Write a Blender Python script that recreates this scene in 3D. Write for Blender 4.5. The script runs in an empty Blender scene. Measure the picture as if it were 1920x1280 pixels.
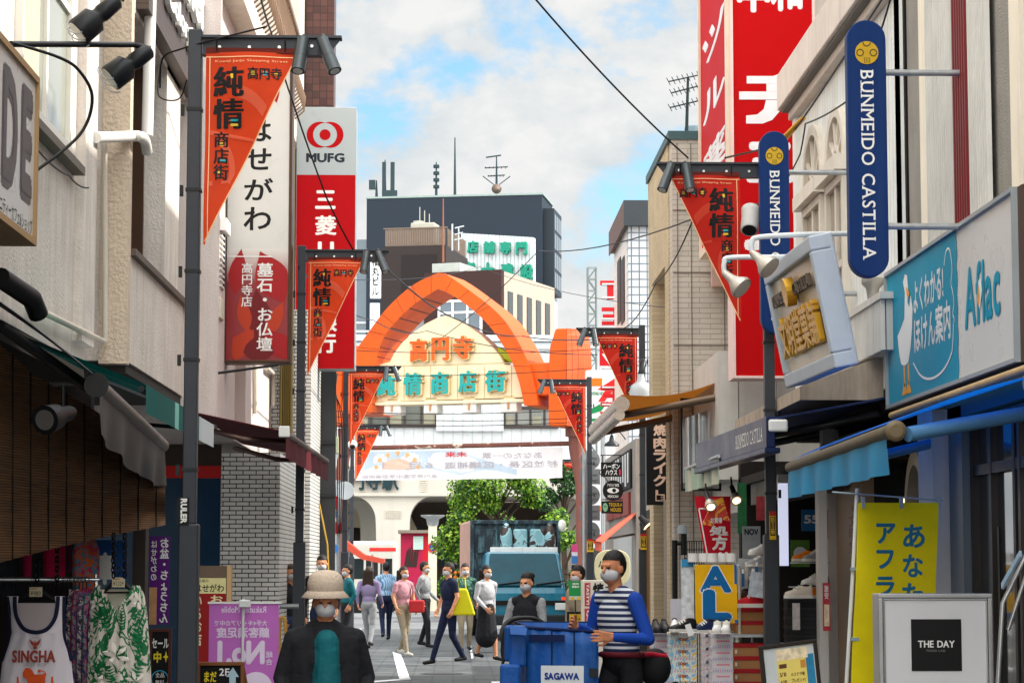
import bpy, math, random
import numpy as np
from mathutils import Vector, Matrix, Euler

sc = bpy.context.scene
COL = sc.collection
rnd = random.Random(11)
rad = math.radians

# ---------------------------------------------------------------- camera, sky, sun, exposure
FPX = 4370.0
cam_data = bpy.data.cameras.new("camera")
cam_data.sensor_width = 36.0
cam_data.lens = 36.0 * FPX / 1920.0
cam_data.clip_start = 0.1
cam_data.clip_end = 2000.0
cam = bpy.data.objects.new("camera", cam_data)
COL.objects.link(cam)
cam.location = (0, 0, 1.6)
cam.rotation_euler = (math.pi / 2 + math.atan(425 / FPX), 0, -math.atan(110 * 0.9953 / FPX))
sc.camera = cam

SUN_EL, SUN_AZ = rad(41), rad(80)          # azimuth clockwise from +Y (street direction)
world = bpy.data.worlds.new("World")
sc.world = world
world.use_nodes = True
wn, wl = world.node_tree.nodes, world.node_tree.links
bg = wn["Background"]
sky = wn.new("ShaderNodeTexSky")
sky.sky_type = 'NISHITA'
sky.sun_disc = False
sky.sun_elevation = SUN_EL
sky.sun_rotation = SUN_AZ
sky.air_density = 1.0
sky.dust_density = 0.6
sky.ozone_density = 1.6
bg.inputs[1].default_value = 0.12
tc = wn.new("ShaderNodeTexCoord")
mp = wn.new("ShaderNodeMapping"); mp.inputs['Scale'].default_value = (1.0, 1.0, 1.5)
mp.inputs['Location'].default_value = (0.2, 0.0, 0.13)
wl.new(tc.outputs['Generated'], mp.inputs['Vector'])
def wnoise(scale, detail, rough, dist):
 n = wn.new("ShaderNodeTexNoise")
 n.inputs['Scale'].default_value = scale; n.inputs['Detail'].default_value = detail
 n.inputs['Roughness'].default_value = rough; n.inputs['Distortion'].default_value = dist
 wl.new(mp.outputs['Vector'], n.inputs['Vector'])
 return n
def wmath(op, a, b):
 n = wn.new("ShaderNodeMath"); n.operation = op
 for i, q in enumerate((a, b)):
  if isinstance(q, (int, float)): n.inputs[i].default_value = q
  else: wl.new(q, n.inputs[i])
 return n.outputs[0]
n1 = wnoise(8.0, 10.0, 0.58, 0.15)
n2 = wnoise(30.0, 7.0, 0.6, 0.3)
ramp = wn.new("ShaderNodeValToRGB")
ramp.color_ramp.elements[0].position = 0.455; ramp.color_ramp.elements[0].color = (0, 0, 0, 1)
ramp.color_ramp.elements[1].position = 0.53; ramp.color_ramp.elements[1].color = (1, 1, 1, 1)
sepw = wn.new("ShaderNodeSeparateXYZ"); wl.new(tc.outputs['Generated'], sepw.inputs[0])
cover = wmath('ADD', n1.outputs['Fac'], wmath('MULTIPLY', wmath('SUBTRACT', 0.25, sepw.outputs[2]), 0.5))
cover = wmath('ADD', cover, wmath('MULTIPLY', wmath('MAXIMUM', wmath('SUBTRACT', sepw.outputs[2], 0.4), 0.0), 1.1))
cover = wmath('ADD', cover, wmath('MAXIMUM', wmath('MULTIPLY', sepw.outputs[1], -0.4), 0.0))  # extra cloud added overhead and behind the viewer to whiten the fill
wl.new(cover, ramp.inputs['Fac'])
shade = wn.new("ShaderNodeValToRGB")       # grey cloud undersides to white tops
shade.color_ramp.elements[0].position = 0.38; shade.color_ramp.elements[0].color = (2.45, 2.75, 2.95, 1)
shade.color_ramp.elements[1].position = 0.57; shade.color_ramp.elements[1].color = (3.75, 3.75, 3.7, 1)
wl.new(wmath('ADD', wmath('MULTIPLY', n1.outputs['Fac'], 0.7), wmath('MULTIPLY', n2.outputs['Fac'], 0.3)), shade.inputs['Fac'])
mix = wn.new("ShaderNodeMix"); mix.data_type = 'RGBA'
wl.new(ramp.outputs['Color'], mix.inputs['Factor'])
skyb = wn.new("ShaderNodeMix"); skyb.data_type = 'RGBA'; skyb.blend_type = 'MULTIPLY'
skyb.inputs['Factor'].default_value = 1.0
skyb.inputs['B'].default_value = (0.68, 0.86, 0.86, 1)
wl.new(sky.outputs['Color'], skyb.inputs['A'])
wl.new(skyb.outputs['Result'], mix.inputs['A'])
wl.new(shade.outputs['Color'], mix.inputs['B'])
# added fill: sky overhead and behind the viewer brightened and warmed to lift shade
boost = wmath('ADD', wmath('ADD', 1.0, wmath('MULTIPLY', wmath('MAXIMUM', wmath('MULTIPLY', sepw.outputs[1], -1.0), 0.0), 3.3)),
    wmath('MULTIPLY', wmath('MAXIMUM', wmath('SUBTRACT', sepw.outputs[2], 0.32), 0.0), 5.2))
warm = wn.new("ShaderNodeMix"); warm.data_type = 'RGBA'; warm.blend_type = 'MULTIPLY'; warm.inputs['B'].default_value = (1.03, 0.99, 0.94, 1)
wl.new(wmath('MINIMUM', wmath('SUBTRACT', boost, 1.0), 1.0), warm.inputs['Factor']); wl.new(mix.outputs['Result'], warm.inputs['A'])
bm = wn.new("ShaderNodeVectorMath"); bm.operation = 'SCALE'
wl.new(warm.outputs['Result'], bm.inputs[0]); wl.new(boost, bm.inputs['Scale'])
wl.new(bm.outputs[0], bg.inputs[0])

sun_data = bpy.data.lights.new("sun", 'SUN')
sun_data.energy = 3.2
sun_data.angle = rad(0.5)
sun_data.color = (1.0, 0.94, 0.84)
sun = bpy.data.objects.new("sun", sun_data)
COL.objects.link(sun)
sdir = Vector((math.sin(SUN_AZ) * math.cos(SUN_EL), math.cos(SUN_AZ) * math.cos(SUN_EL), math.sin(SUN_EL)))
sun.rotation_euler = sdir.to_track_quat('Z', 'Y').to_euler()
sun.location = (20, 0, 40)

sc.view_settings.view_transform = 'Standard'
sc.view_settings.look = 'None'
sc.view_settings.gamma = 1.0
sc.view_settings.exposure = 1.02
sc.cycles.max_bounces = 6
sc.cycles.diffuse_bounces = 4
sc.cycles.use_denoising = True

# ---------------------------------------------------------------- photograph pixel -> point in the street
CR = cam.rotation_euler.to_matrix()
C0 = Vector(cam.location)
def ray(px, py):
 return CR @ Vector(((px - 960) / FPX, (640 - py) / FPX, -1.0))
def PY(px, py, Y):
 d = ray(px, py); return C0 + d * (Y / d.y)
def PX(px, py, X):
 d = ray(px, py); return C0 + d * (X / d.x)
def Xat(px, Y):
 return PY(px, 1065, Y).x
def Yat(px, X):
 return PX(px, 1065, X).y
def Yrow(px, X, row):
 return PX(px, row, X).y
def Zat(py, Y, px=850):
 return PY(px, py, Y).z

# ---------------------------------------------------------------- materials
def lin(h, k=1.0):
 h = h.lstrip('#')
 out = []
 for i in (0, 2, 4):
  c = int(h[i:i + 2], 16) / 255
  out.append((c / 12.92 if c <= 0.04045 else ((c + 0.055) / 1.055) ** 2.4) * k)
 return tuple(out)
MATS = {}
def M(name, col='#808080', rough=0.6, metal=0.0, var=0.10, scale=3.0, bump=0.0, bscale=40.0, dirt=0.0, dcol='#3a332b',
  trans=0.0, emit=0.0, spec=0.25, k=1.0, streak=None, coat=0.0):
 if name in MATS: return MATS[name]
 m = bpy.data.materials.new(name); m.use_nodes = True
 MATS[name] = m
 nt = m.node_tree; N, L = nt.nodes, nt.links
 b = N['Principled BSDF']
 c = lin(col, k) if isinstance(col, str) else col
 b.inputs['Roughness'].default_value = rough
 b.inputs['Metallic'].default_value = metal
 b.inputs['Specular IOR Level'].default_value = spec
 if coat: b.inputs['Coat Weight'].default_value = coat
 t = N.new('ShaderNodeTexCoord')
 out = None
 if var > 0:
  n = N.new('ShaderNodeTexNoise'); n.inputs['Scale'].default_value = scale
  n.inputs['Detail'].default_value = 6; n.inputs['Roughness'].default_value = 0.65
  L.new(t.outputs['Object'], n.inputs['Vector'])
  r = N.new('ShaderNodeMapRange')
  r.inputs['From Min'].default_value = 0.3; r.inputs['From Max'].default_value = 0.7
  r.inputs['To Min'].default_value = 1 - var; r.inputs['To Max'].default_value = 1 + var * 0.6
  L.new(n.outputs['Fac'], r.inputs['Value'])
  mx = N.new('ShaderNodeMix'); mx.data_type = 'RGBA'; mx.blend_type = 'MULTIPLY'; mx.inputs['Factor'].default_value = 1
  mx.inputs['A'].default_value = (*c, 1)
  L.new(r.outputs['Result'], mx.inputs['B'])
  out = mx.outputs['Result']
  rr = N.new('ShaderNodeMapRange')
  rr.inputs['To Min'].default_value = max(0.02, rough - 0.12); rr.inputs['To Max'].default_value = min(1, rough + 0.12)
  L.new(n.outputs['Fac'], rr.inputs['Value']); L.new(rr.outputs['Result'], b.inputs['Roughness'])
 if dirt > 0:                                     # rain streaks and stains
  mpn = N.new('ShaderNodeMapping'); mpn.inputs['Scale'].default_value = streak or (7, 7, 0.5)
  L.new(t.outputs['Object'], mpn.inputs['Vector'])
  n = N.new('ShaderNodeTexNoise'); n.inputs['Scale'].default_value = 1.0
  n.inputs['Detail'].default_value = 8; n.inputs['Roughness'].default_value = 0.7
  L.new(mpn.outputs['Vector'], n.inputs['Vector'])
  r = N.new('ShaderNodeMapRange')
  r.inputs['From Min'].default_value = 0.48; r.inputs['From Max'].default_value = 0.75
  r.inputs['To Min'].default_value = 0; r.inputs['To Max'].default_value = dirt
  L.new(n.outputs['Fac'], r.inputs['Value'])
  mx = N.new('ShaderNodeMix'); mx.data_type = 'RGBA'
  if out: L.new(out, mx.inputs['A'])
  else: mx.inputs['A'].default_value = (*c, 1)
  mx.inputs['B'].default_value = (*lin(dcol), 1)
  L.new(r.outputs['Result'], mx.inputs['Factor'])
  out = mx.outputs['Result']
 if out: L.new(out, b.inputs['Base Color'])
 else: b.inputs['Base Color'].default_value = (*c, 1)
 if bump > 0:
  n = N.new('ShaderNodeTexNoise'); n.inputs['Scale'].default_value = bscale; n.inputs['Detail'].default_value = 4
  L.new(t.outputs['Object'], n.inputs['Vector'])
  bp = N.new('ShaderNodeBump'); bp.inputs['Strength'].default_value = bump; bp.inputs['Distance'].default_value = 0.02
  L.new(n.outputs['Fac'], bp.inputs['Height']); L.new(bp.outputs['Normal'], b.inputs['Normal'])
 if emit:
  b.inputs['Emission Color'].default_value = (*c, 1); b.inputs['Emission Strength'].default_value = emit
 if trans:
  tr = N.new('ShaderNodeBsdfTranslucent')
  if out: L.new(out, tr.inputs['Color'])
  else: tr.inputs['Color'].default_value = (*c, 1)
  ms = N.new('ShaderNodeMixShader'); ms.inputs['Fac'].default_value = trans
  L.new(b.outputs[0], ms.inputs[1]); L.new(tr.outputs[0], ms.inputs[2])
  L.new(ms.outputs[0], N['Material Output'].inputs['Surface'])
 return m

def wallvec(N, L):
 t = N.new('ShaderNodeTexCoord'); s = N.new('ShaderNodeSeparateXYZ'); L.new(t.outputs['Object'], s.inputs[0])
 a = N.new('ShaderNodeMath'); a.operation = 'ADD'; L.new(s.outputs[0], a.inputs[0]); L.new(s.outputs[1], a.inputs[1])
 c = N.new('ShaderNodeCombineXYZ'); L.new(a.outputs[0], c.inputs[0]); L.new(s.outputs[2], c.inputs[1])
 return c.outputs[0]

def brick(name, c1, c2, mortar, w, h, gap, rough=0.5, bump=0.35, offset=0.5, var=0.15):
 m = bpy.data.materials.new(name); m.use_nodes = True; MATS[name] = m
 N, L = m.node_tree.nodes, m.node_tree.links
 b = N['Principled BSDF']; b.inputs['Roughness'].default_value = rough; b.inputs['Specular IOR Level'].default_value = .25
 v = wallvec(N, L)
 t = N.new('ShaderNodeTexBrick'); L.new(v, t.inputs['Vector'])
 t.offset = offset
 t.inputs['Scale'].default_value = 1; t.inputs['Brick Width'].default_value = w; t.inputs['Row Height'].default_value = h
 t.inputs['Mortar Size'].default_value = gap; t.inputs['Mortar Smooth'].default_value = 0.1
 t.inputs['Color1'].default_value = (*lin(c1), 1); t.inputs['Color2'].default_value = (*lin(c2), 1)
 t.inputs['Mortar'].default_value = (*lin(mortar), 1)
 n = N.new('ShaderNodeTexNoise'); n.inputs['Scale'].default_value = 1.7; n.inputs['Detail'].default_value = 7
 tc2 = N.new('ShaderNodeTexCoord'); L.new(tc2.outputs['Object'], n.inputs['Vector'])
 r = N.new('ShaderNodeMapRange'); r.inputs['From Min'].default_value = 0.3; r.inputs['From Max'].default_value = 0.7
 r.inputs['To Min'].default_value = 1 - var; r.inputs['To Max'].default_value = 1.05
 L.new(n.outputs['Fac'], r.inputs['Value'])
 mx = N.new('ShaderNodeMix'); mx.data_type = 'RGBA'; mx.blend_type = 'MULTIPLY'; mx.inputs['Factor'].default_value = 1
 L.new(t.outputs['Color'], mx.inputs['A']); L.new(r.outputs['Result'], mx.inputs['B'])
 L.new(mx.outputs['Result'], b.inputs['Base Color'])
 bp = N.new('ShaderNodeBump'); bp.inputs['Strength'].default_value = bump; bp.inputs['Distance'].default_value = 0.01
 bp.invert = True
 L.new(t.outputs['Fac'], bp.inputs['Height']); L.new(bp.outputs['Normal'], b.inputs['Normal'])
 return m

def stripes(name, c1, c2, period, axis='z', duty=0.5, rough=0.7, soft=0.02, bump=0.0, grain=0):
 """bands across one axis: corrugation seams, knitted stripes, bamboo slats"""
 m = bpy.data.materials.new(name); m.use_nodes = True; MATS[name] = m
 N, L = m.node_tree.nodes, m.node_tree.links
 b = N['Principled BSDF']; b.inputs['Roughness'].default_value = rough
 t = N.new('ShaderNodeTexCoord'); s = N.new('ShaderNodeSeparateXYZ'); L.new(t.outputs['Object'], s.inputs[0])
 if axis == 'w':
  a = N.new('ShaderNodeMath'); L.new(s.outputs[0], a.inputs[0]); L.new(s.outputs[1], a.inputs[1]); src = a.outputs[0]
 else:
  src = s.outputs['xyz'.index(axis)]
 a = N.new('ShaderNodeMath'); a.operation = 'DIVIDE'; L.new(src, a.inputs[0]); a.inputs[1].default_value = period
 fr = N.new('ShaderNodeMath'); fr.operation = 'FRACT'; L.new(a.outputs[0], fr.inputs[0])
 r = N.new('ShaderNodeValToRGB')
 e = r.color_ramp.elements
 e[0].position = max(0, duty - soft); e[0].color = (*lin(c1), 1)
 e[1].position = duty + soft; e[1].color = (*lin(c2), 1)
 L.new(fr.outputs[0], r.inputs['Fac'])
 n = N.new('ShaderNodeTexNoise'); n.inputs['Scale'].default_value = 2.5; n.inputs['Detail'].default_value = 7
 L.new(t.outputs['Object'], n.inputs['Vector'])
 if grain:
  gm = N.new('ShaderNodeMapping'); gm.inputs['Scale'].default_value = (grain, grain, 60); L.new(t.outputs['Object'], gm.inputs['Vector'])
  L.new(gm.outputs['Vector'], n.inputs['Vector']); n.inputs['Scale'].default_value = 1
 mr = N.new('ShaderNodeMapRange'); mr.inputs['From Min'].default_value = 0.3; mr.inputs['From Max'].default_value = 0.7
 mr.inputs['To Min'].default_value = 0.45 if grain else 0.84; mr.inputs['To Max'].default_value = 1.06; L.new(n.outputs['Fac'], mr.inputs['Value'])
 mx = N.new('ShaderNodeMix'); mx.data_type = 'RGBA'; mx.blend_type = 'MULTIPLY'; mx.inputs['Factor'].default_value = 1
 L.new(r.outputs['Color'], mx.inputs['A']); L.new(mr.outputs['Result'], mx.inputs['B'])
 L.new(mx.outputs['Result'], b.inputs['Base Color'])
 if bump:
  bp = N.new('ShaderNodeBump'); bp.inputs['Strength'].default_value = bump; bp.inputs['Distance'].default_value = 0.01
  L.new(fr.outputs[0], bp.inputs['Height']); L.new(bp.outputs['Normal'], b.inputs['Normal'])
 return m

def patches(name, base, cols, scale=6.0, rough=0.8, thr=0.5, distort=1.0, stretch=(1, 1, 1)):
 """blotched print or peeling paint: noise thresholded between colours"""
 m = bpy.data.materials.new(name); m.use_nodes = True; MATS[name] = m
 N, L = m.node_tree.nodes, m.node_tree.links
 b = N['Principled BSDF']; b.inputs['Roughness'].default_value = rough
 t = N.new('ShaderNodeTexCoord'); mpn = N.new('ShaderNodeMapping'); mpn.inputs['Scale'].default_value = stretch
 L.new(t.outputs['Object'], mpn.inputs['Vector'])
 n = N.new('ShaderNodeTexNoise'); n.inputs['Scale'].default_value = scale; n.inputs['Detail'].default_value = 5
 n.inputs['Distortion'].default_value = distort; L.new(mpn.outputs['Vector'], n.inputs['Vector'])
 r = N.new('ShaderNodeValToRGB'); r.color_ramp.interpolation = 'CONSTANT'
 e = r.color_ramp.elements
 allc = [base] + list(cols)
 e[0].position = 0; e[0].color = (*lin(allc[0]), 1)
 e[1].position = thr; e[1].color = (*lin(allc[1]), 1)
 for i, c in enumerate(allc[2:]):
  q = e.new(min(0.98, thr + 0.09 * (i + 1))); q.color = (*lin(c), 1)
 L.new(n.outputs['Fac'], r.inputs['Fac']); L.new(r.outputs['Color'], b.inputs['Base Color'])
 return m

def glassm(name, col, rough=0.05, spec=0.8, var=0.2):
 return M(name, col, rough=rough, spec=spec, var=var, scale=0.7, coat=0.6)

STEEL = M('dark_grey_steel', '#3c3f45', 0.45, 0.3, 0.12, 6, dirt=0.12)
STEEL2 = M('black_painted_steel', '#202226', 0.4, 0.3, 0.15, 8)
BLACK = M('black_paint', '#0d0d0f', 0.45, var=0.2)
GALV = M('galvanised_metal', '#a9adb0', 0.35, 0.7, 0.15, 9, dirt=0.15)
WHITE = M('white_paint', '#e8e8e6', 0.5, var=0.05)
WHITEG = M('white_gloss', '#d3d5d4', 0.3, var=0.03)
INK = M('ink_black', '#121214', 0.6, var=0.08)
CABLE = M('black_cable', '#101012', 0.5, var=0)
LAMPGLASS = M('lamp_glass', '#cfcfc8', 0.2, var=0.05)
GLASS = glassm('shop_glass', '#1c2629')
GLASSB = glassm('blue_grey_glass', '#3c5261')
BRONZE = M('bronze_frame', '#4b3527', 0.4, 0.3, 0.1)
INTERIOR = M('dim_interior', '#3a3531', 0.9, var=0.25)
CREAMW = M('cream_stucco', '#d6cec6', 0.9, var=0.14, scale=1.6, bump=0.5, bscale=35, dirt=0.5, dcol='#8d8375')
WHITEST = M('white_stucco', '#e4e0d8', 0.9, var=0.07, scale=1.3, bump=0.4, bscale=45, dirt=0.3, dcol='#9c958a')
PINKW = M('pinkish_stucco', '#d6cbc6', 0.9, var=0.08, scale=1.4, bump=0.35, bscale=50, dirt=0.3, dcol='#95877c')
GREYST = M('grey_stucco', '#96928c', 0.95, var=0.14, scale=2.5, bump=0.6, bscale=60, dirt=0.35, dcol='#5a544c')
CONC = M('concrete', '#c9c6be', 0.9, var=0.12, scale=0.8, bump=0.2, dirt=0.3, dcol='#7b766c')

# ---------------------------------------------------------------- objects
def T(name, label, cat, loc=(0, 0, 0), group=None, rz=0.0):
 o = bpy.data.objects.new(name, None); COL.objects.link(o)
 o.location = loc; o.rotation_euler = (0, 0, rz)
 o.empty_display_size = 0.1
 o['label'] = label; o['category'] = cat
 if group: o['group'] = group
 return o
def tag(o, label, cat, group=None):
 o['label'] = label; o['category'] = cat
 if group: o['group'] = group
 return o
def structure(o):
 o['kind'] = 'structure'; return o
def root_loc(o):
 l = Vector((0, 0, 0))
 while o is not None:
  l = l + Vector(o.location); o = o.parent
 return l
def copy_thing(root, loc, label, group=None, rz=None):
 """one object at a time: the thing, its parts and their sub-parts"""
 r = root.copy(); COL.objects.link(r); r.location = loc; r['label'] = label
 if rz is not None: r.rotation_euler = (0, 0, rz)
 if group: r['group'] = group
 for ch in list(root.children):
  c = ch.copy(); COL.objects.link(c); c.parent = r
  for g in list(ch.children):
   d = g.copy(); COL.objects.link(d); d.parent = c
 return r

class Panel:
 """a flat or gently waving face: o bottom-left, U right, V up, N towards the viewer"""
 def __init__(s, o, U, V, w=1.0, h=1.0, wave=None):
  s.o = Vector(o); s.U = Vector(U).normalized(); s.V = Vector(V).normalized(); s.N = s.U.cross(s.V).normalized()
  s.w = w; s.h = h; s.wave = wave
 def at(s, u, v, d=0.0):
  if s.wave: d = d + s.wave(u, v)
  return s.o + s.U * u + s.V * v + s.N * d
 def uv(s, px, py):
  d = ray(px, py)
  k = (s.o - C0).dot(s.N) / d.dot(s.N)
  q = C0 + d * k - s.o
  # U and V may be slightly non-orthogonal
  a, b = q.dot(s.U), q.dot(s.V); c = s.U.dot(s.V)
  return ((a - b * c) / (1 - c * c), (b - a * c) / (1 - c * c))
 def rect(s, x0, y0, x1, y1):
  y0, y1 = min(y0, y1), max(y0, y1)
  u0, v1 = s.uv(x0, y0); u1, v0 = s.uv(x1, y1)
  return (u0, v0, u1, v1)
 def fr(s, a, b, c, d):
  return (a * s.w, b * s.h, c * s.w, d * s.h)
def FP(x0, y0, x1, y1, Y, wave=None):
 y0, y1 = min(y0, y1), max(y0, y1)
 a = PY(x0, y1, Y); b = PY(x1, y0, Y); ym = (y0 + y1) / 2; a.x = PY(x0, ym, Y).x; b.x = PY(x1, ym, Y).x
 return Panel(a, (1, 0, 0), (0, 0, 1), b.x - a.x, b.z - a.z, wave)
def RP(X, yfar, ynear, z0, z1, wave=None):         # face on the right of the street
 return Panel((X, yfar, z0), (0, -1, 0), (0, 0, 1), yfar - ynear, z1 - z0, wave)
def LP(X, ynear, yfar, z0, z1, wave=None):         # face on the left of the street
 return Panel((X, ynear, z0), (0, 1, 0), (0, 0, 1), yfar - ynear, z1 - z0, wave)

GLYPHS = {}
def glyph(ch):
 if ch in GLYPHS: return GLYPHS[ch]
 c = bpy.data.curves.new('g', 'FONT'); c.body = ch; c.resolution_u = 3
 o = bpy.data.objects.new('g', c); COL.objects.link(o)
 dg = bpy.context.evaluated_depsgraph_get(); dg.update()
 me = bpy.data.meshes.new_from_object(o.evaluated_get(dg))
 vs = [(v.co.x, v.co.y) for v in me.vertices]
 fs = [tuple(p.vertices) for p in me.polygons]
 # outline edges (used once) for the sides of raised letters
 cnt = {}
 for f in fs:
  for i in range(len(f)):
   e = (f[i], f[(i + 1) % len(f)]); cnt.setdefault((min(e), max(e)), []).append(e)
 edges = [v[0] for v in cnt.values() if len(v) == 1]
 bpy.data.objects.remove(o); bpy.data.curves.remove(c); bpy.data.meshes.remove(me)
 xs = [p[0] for p in vs] or [0, 0.3]
 wide = ord(ch) > 0x2E00
 adv = 1.0 if wide else (max(xs) + 0.055 if vs else 0.3)
 GLYPHS[ch] = (vs, fs, edges, adv)
 return GLYPHS[ch]
SERIF = {'B': [0.0], 'U': [0.0, 1.0], 'N': [0.0, 1.0], 'M': [0.0, 1.0], 'E': [0.0], 'I': [0.5], 'D': [0.0], 'A': [0.0, 1.0],
   'T': [0.5], 'L': [0.0], 'S': [], 'H': [0.0, 1.0], 'G': [], 'C': [], 'O': []}

class MB:
 def __init__(s, m=None):
  s.v = []; s.f = []; s.fm = []; s.fs = []; s.m = m
 def mat(s, m):
  s.m = m; return s
 def add(s, vs, fs, smooth=False):
  n = len(s.v); s.v += [tuple(q) for q in vs]
  for f in fs:
   s.f.append(tuple(n + i for i in f)); s.fm.append(s.m); s.fs.append(smooth)
  return s
 def hexa(s, p):
  return s.add(p, [(0, 3, 2, 1), (4, 5, 6, 7), (0, 1, 5, 4), (1, 2, 6, 5), (2, 3, 7, 6), (3, 0, 4, 7)])
 def box(s, x0, x1, y0, y1, z0, z1):
  return s.hexa([(x0, y0, z0), (x1, y0, z0), (x1, y1, z0), (x0, y1, z0), (x0, y0, z1), (x1, y0, z1), (x1, y1, z1), (x0, y1, z1)])
 def pbox(s, pn, u0, v0, u1, v1, d0, d1):
  return s.hexa([pn.at(u0, v0, d1), pn.at(u1, v0, d1), pn.at(u1, v0, d0), pn.at(u0, v0, d0),
      pn.at(u0, v1, d1), pn.at(u1, v1, d1), pn.at(u1, v1, d0), pn.at(u0, v1, d0)])
 def frame(s, pn, u0, v0, u1, v1, t, d0, d1):
  s.pbox(pn, u0, v0, u1, v0 + t, d0, d1); s.pbox(pn, u0, v1 - t, u1, v1, d0, d1)
  s.pbox(pn, u0, v0 + t, u0 + t, v1 - t, d0, d1); s.pbox(pn, u1 - t, v0 + t, u1, v1 - t, d0, d1)
  return s
 def quad(s, *p):
  return s.add(p, [tuple(range(len(p)))])
 def ppoly(s, pn, pts, d0, d1=None):
  n = len(pts)
  if d1 is None:
   return s.add([pn.at(u, v, d0) for u, v in pts], [tuple(range(n))])
  ar = sum(pts[i][0] * pts[(i + 1) % n][1] - pts[(i + 1) % n][0] * pts[i][1] for i in range(n))
  if ar < 0: pts = list(reversed(pts))
  vs = [pn.at(u, v, d1) for u, v in pts] + [pn.at(u, v, d0) for u, v in pts]
  fs = [tuple(range(n)), tuple(range(2 * n - 1, n - 1, -1))]
  fs += [(i, n + i, n + (i + 1) % n, (i + 1) % n) for i in range(n)]
  return s.add(vs, fs)
 def strip(s, pn, A, B, d0, d1):
  """band between two polylines of equal length, given thickness"""
  n = len(A)
  vs = [pn.at(*a, d1) for a in A] + [pn.at(*b, d1) for b in B] + [pn.at(*a, d0) for a in A] + [pn.at(*b, d0) for b in B]
  fs = []
  for i in range(n - 1):
   fs += [(i, i + 1, n + i + 1, n + i), (2 * n + i, 3 * n + i, 3 * n + i + 1, 2 * n + i + 1),
     (i, 2 * n + i, 2 * n + i + 1, i + 1), (n + i, n + i + 1, 3 * n + i + 1, 3 * n + i)]
  fs += [(0, n, 3 * n, 2 * n), (n - 1, 3 * n - 1, 4 * n - 1, 2 * n - 1)]
  return s.add(vs, fs)
 def disc(s, pn, u, v, r, d0, d1=None, seg=32, rv=None):
  rv = rv or r
  return s.ppoly(pn, [(u + r * math.cos(i * 2 * math.pi / seg), v + rv * math.sin(i * 2 * math.pi / seg)) for i in range(seg)], d0, d1)
 def ring(s, pn, u, v, r0, r1, d0, d1, seg=32, a0=0, a1=2 * math.pi, ry=1.0):
  A = [(u + r0 * math.cos(a0 + (a1 - a0) * i / seg), v + ry * r0 * math.sin(a0 + (a1 - a0) * i / seg)) for i in range(seg + 1)]
  B = [(u + r1 * math.cos(a0 + (a1 - a0) * i / seg), v + ry * r1 * math.sin(a0 + (a1 - a0) * i / seg)) for i in range(seg + 1)]
  return s.strip(pn, B, A, d0, d1)
 def tube(s, pts, r, seg=8, cap=True):
  pts = [Vector(p) for p in pts]; n = len(pts)
  rs = r if isinstance(r, (list, tuple)) else [r] * n
  vs = []; fs = []
  ref = Vector((0, 0, 1))
  d0 = (pts[1] - pts[0]).normalized()
  if abs(d0.dot(ref)) > 0.95: ref = Vector((1, 0, 0))
  a = d0.cross(ref).normalized()
  for i, p in enumerate(pts):
   d = ((pts[min(i + 1, n - 1)] - pts[max(i - 1, 0)])).normalized()
   a = (a - d * a.dot(d)).normalized(); b = d.cross(a)
   vs += [p + (a * math.cos(2 * math.pi * k / seg) + b * math.sin(2 * math.pi * k / seg)) * rs[i] for k in range(seg)]
  for i in range(n - 1):
   fs += [(i * seg + k, i * seg + (k + 1) % seg, (i + 1) * seg + (k + 1) % seg, (i + 1) * seg + k) for k in range(seg)]
  s.add(vs, fs, True)
  if cap:
   s.add(vs[:seg], [tuple(range(seg - 1, -1, -1))]); s.add(vs[-seg:], [tuple(range(seg))])
  return s
 def cyl(s, p0, p1, r0, r1=None, seg=16):
  return s.tube([p0, p1], [r0, r1 if r1 is not None else r0], seg)
 def ball(s, c, r, seg=16, rings=10, keep=None, jitter=0.0):
  c = Vector(c); r = (r, r, r) if isinstance(r, (int, float)) else r
  vs = []; fs = []
  for i in range(rings + 1):
   th = math.pi * i / rings
   for k in range(seg):
    ph = 2 * math.pi * k / seg
    q = Vector((math.sin(th) * math.cos(ph), math.sin(th) * math.sin(ph), math.cos(th)))
    j = 1 + jitter * (rnd.random() - 0.5) * 2
    vs.append(c + Vector((q.x * r[0], q.y * r[1], q.z * r[2])) * j)
  for i in range(rings):
   for k in range(seg):
    f = (i * seg + k, (i + 1) * seg + k, (i + 1) * seg + (k + 1) % seg, i * seg + (k + 1) % seg)
    if keep is None or keep(((vs[f[0]] + vs[f[2]]) / 2 - c)): fs.append(f)
  return s.add(vs, fs, True)
 def lathe(s, p0, axis, prof, seg=20):
  """profile [(distance along axis, radius)] turned about the axis"""
  ax = Vector(axis).normalized(); p0 = Vector(p0)
  s.tube([p0 + ax * d for d, r in prof], [max(r, 1e-4) for d, r in prof], seg, True)
  return s
 def grid(s, pn, u0, v0, u1, v1, nu, nv, d=0.0, edge=None):
  """cloth sheet; edge(t) gives (u0, u1) for height fraction t"""
  vs = []; fs = []
  for j in range(nv + 1):
   t = j / nv; a, b = edge(t) if edge else (u0, u1)
   for i in range(nu + 1):
    vs.append(pn.at(a + (b - a) * i / nu, v0 + (v1 - v0) * t, d))
  for j in range(nv):
   for i in range(nu):
    k = j * (nu + 1) + i
    fs.append((k, k + 1, k + nu + 2, k + nu + 1))
  return s.add(vs, fs, True)
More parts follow.
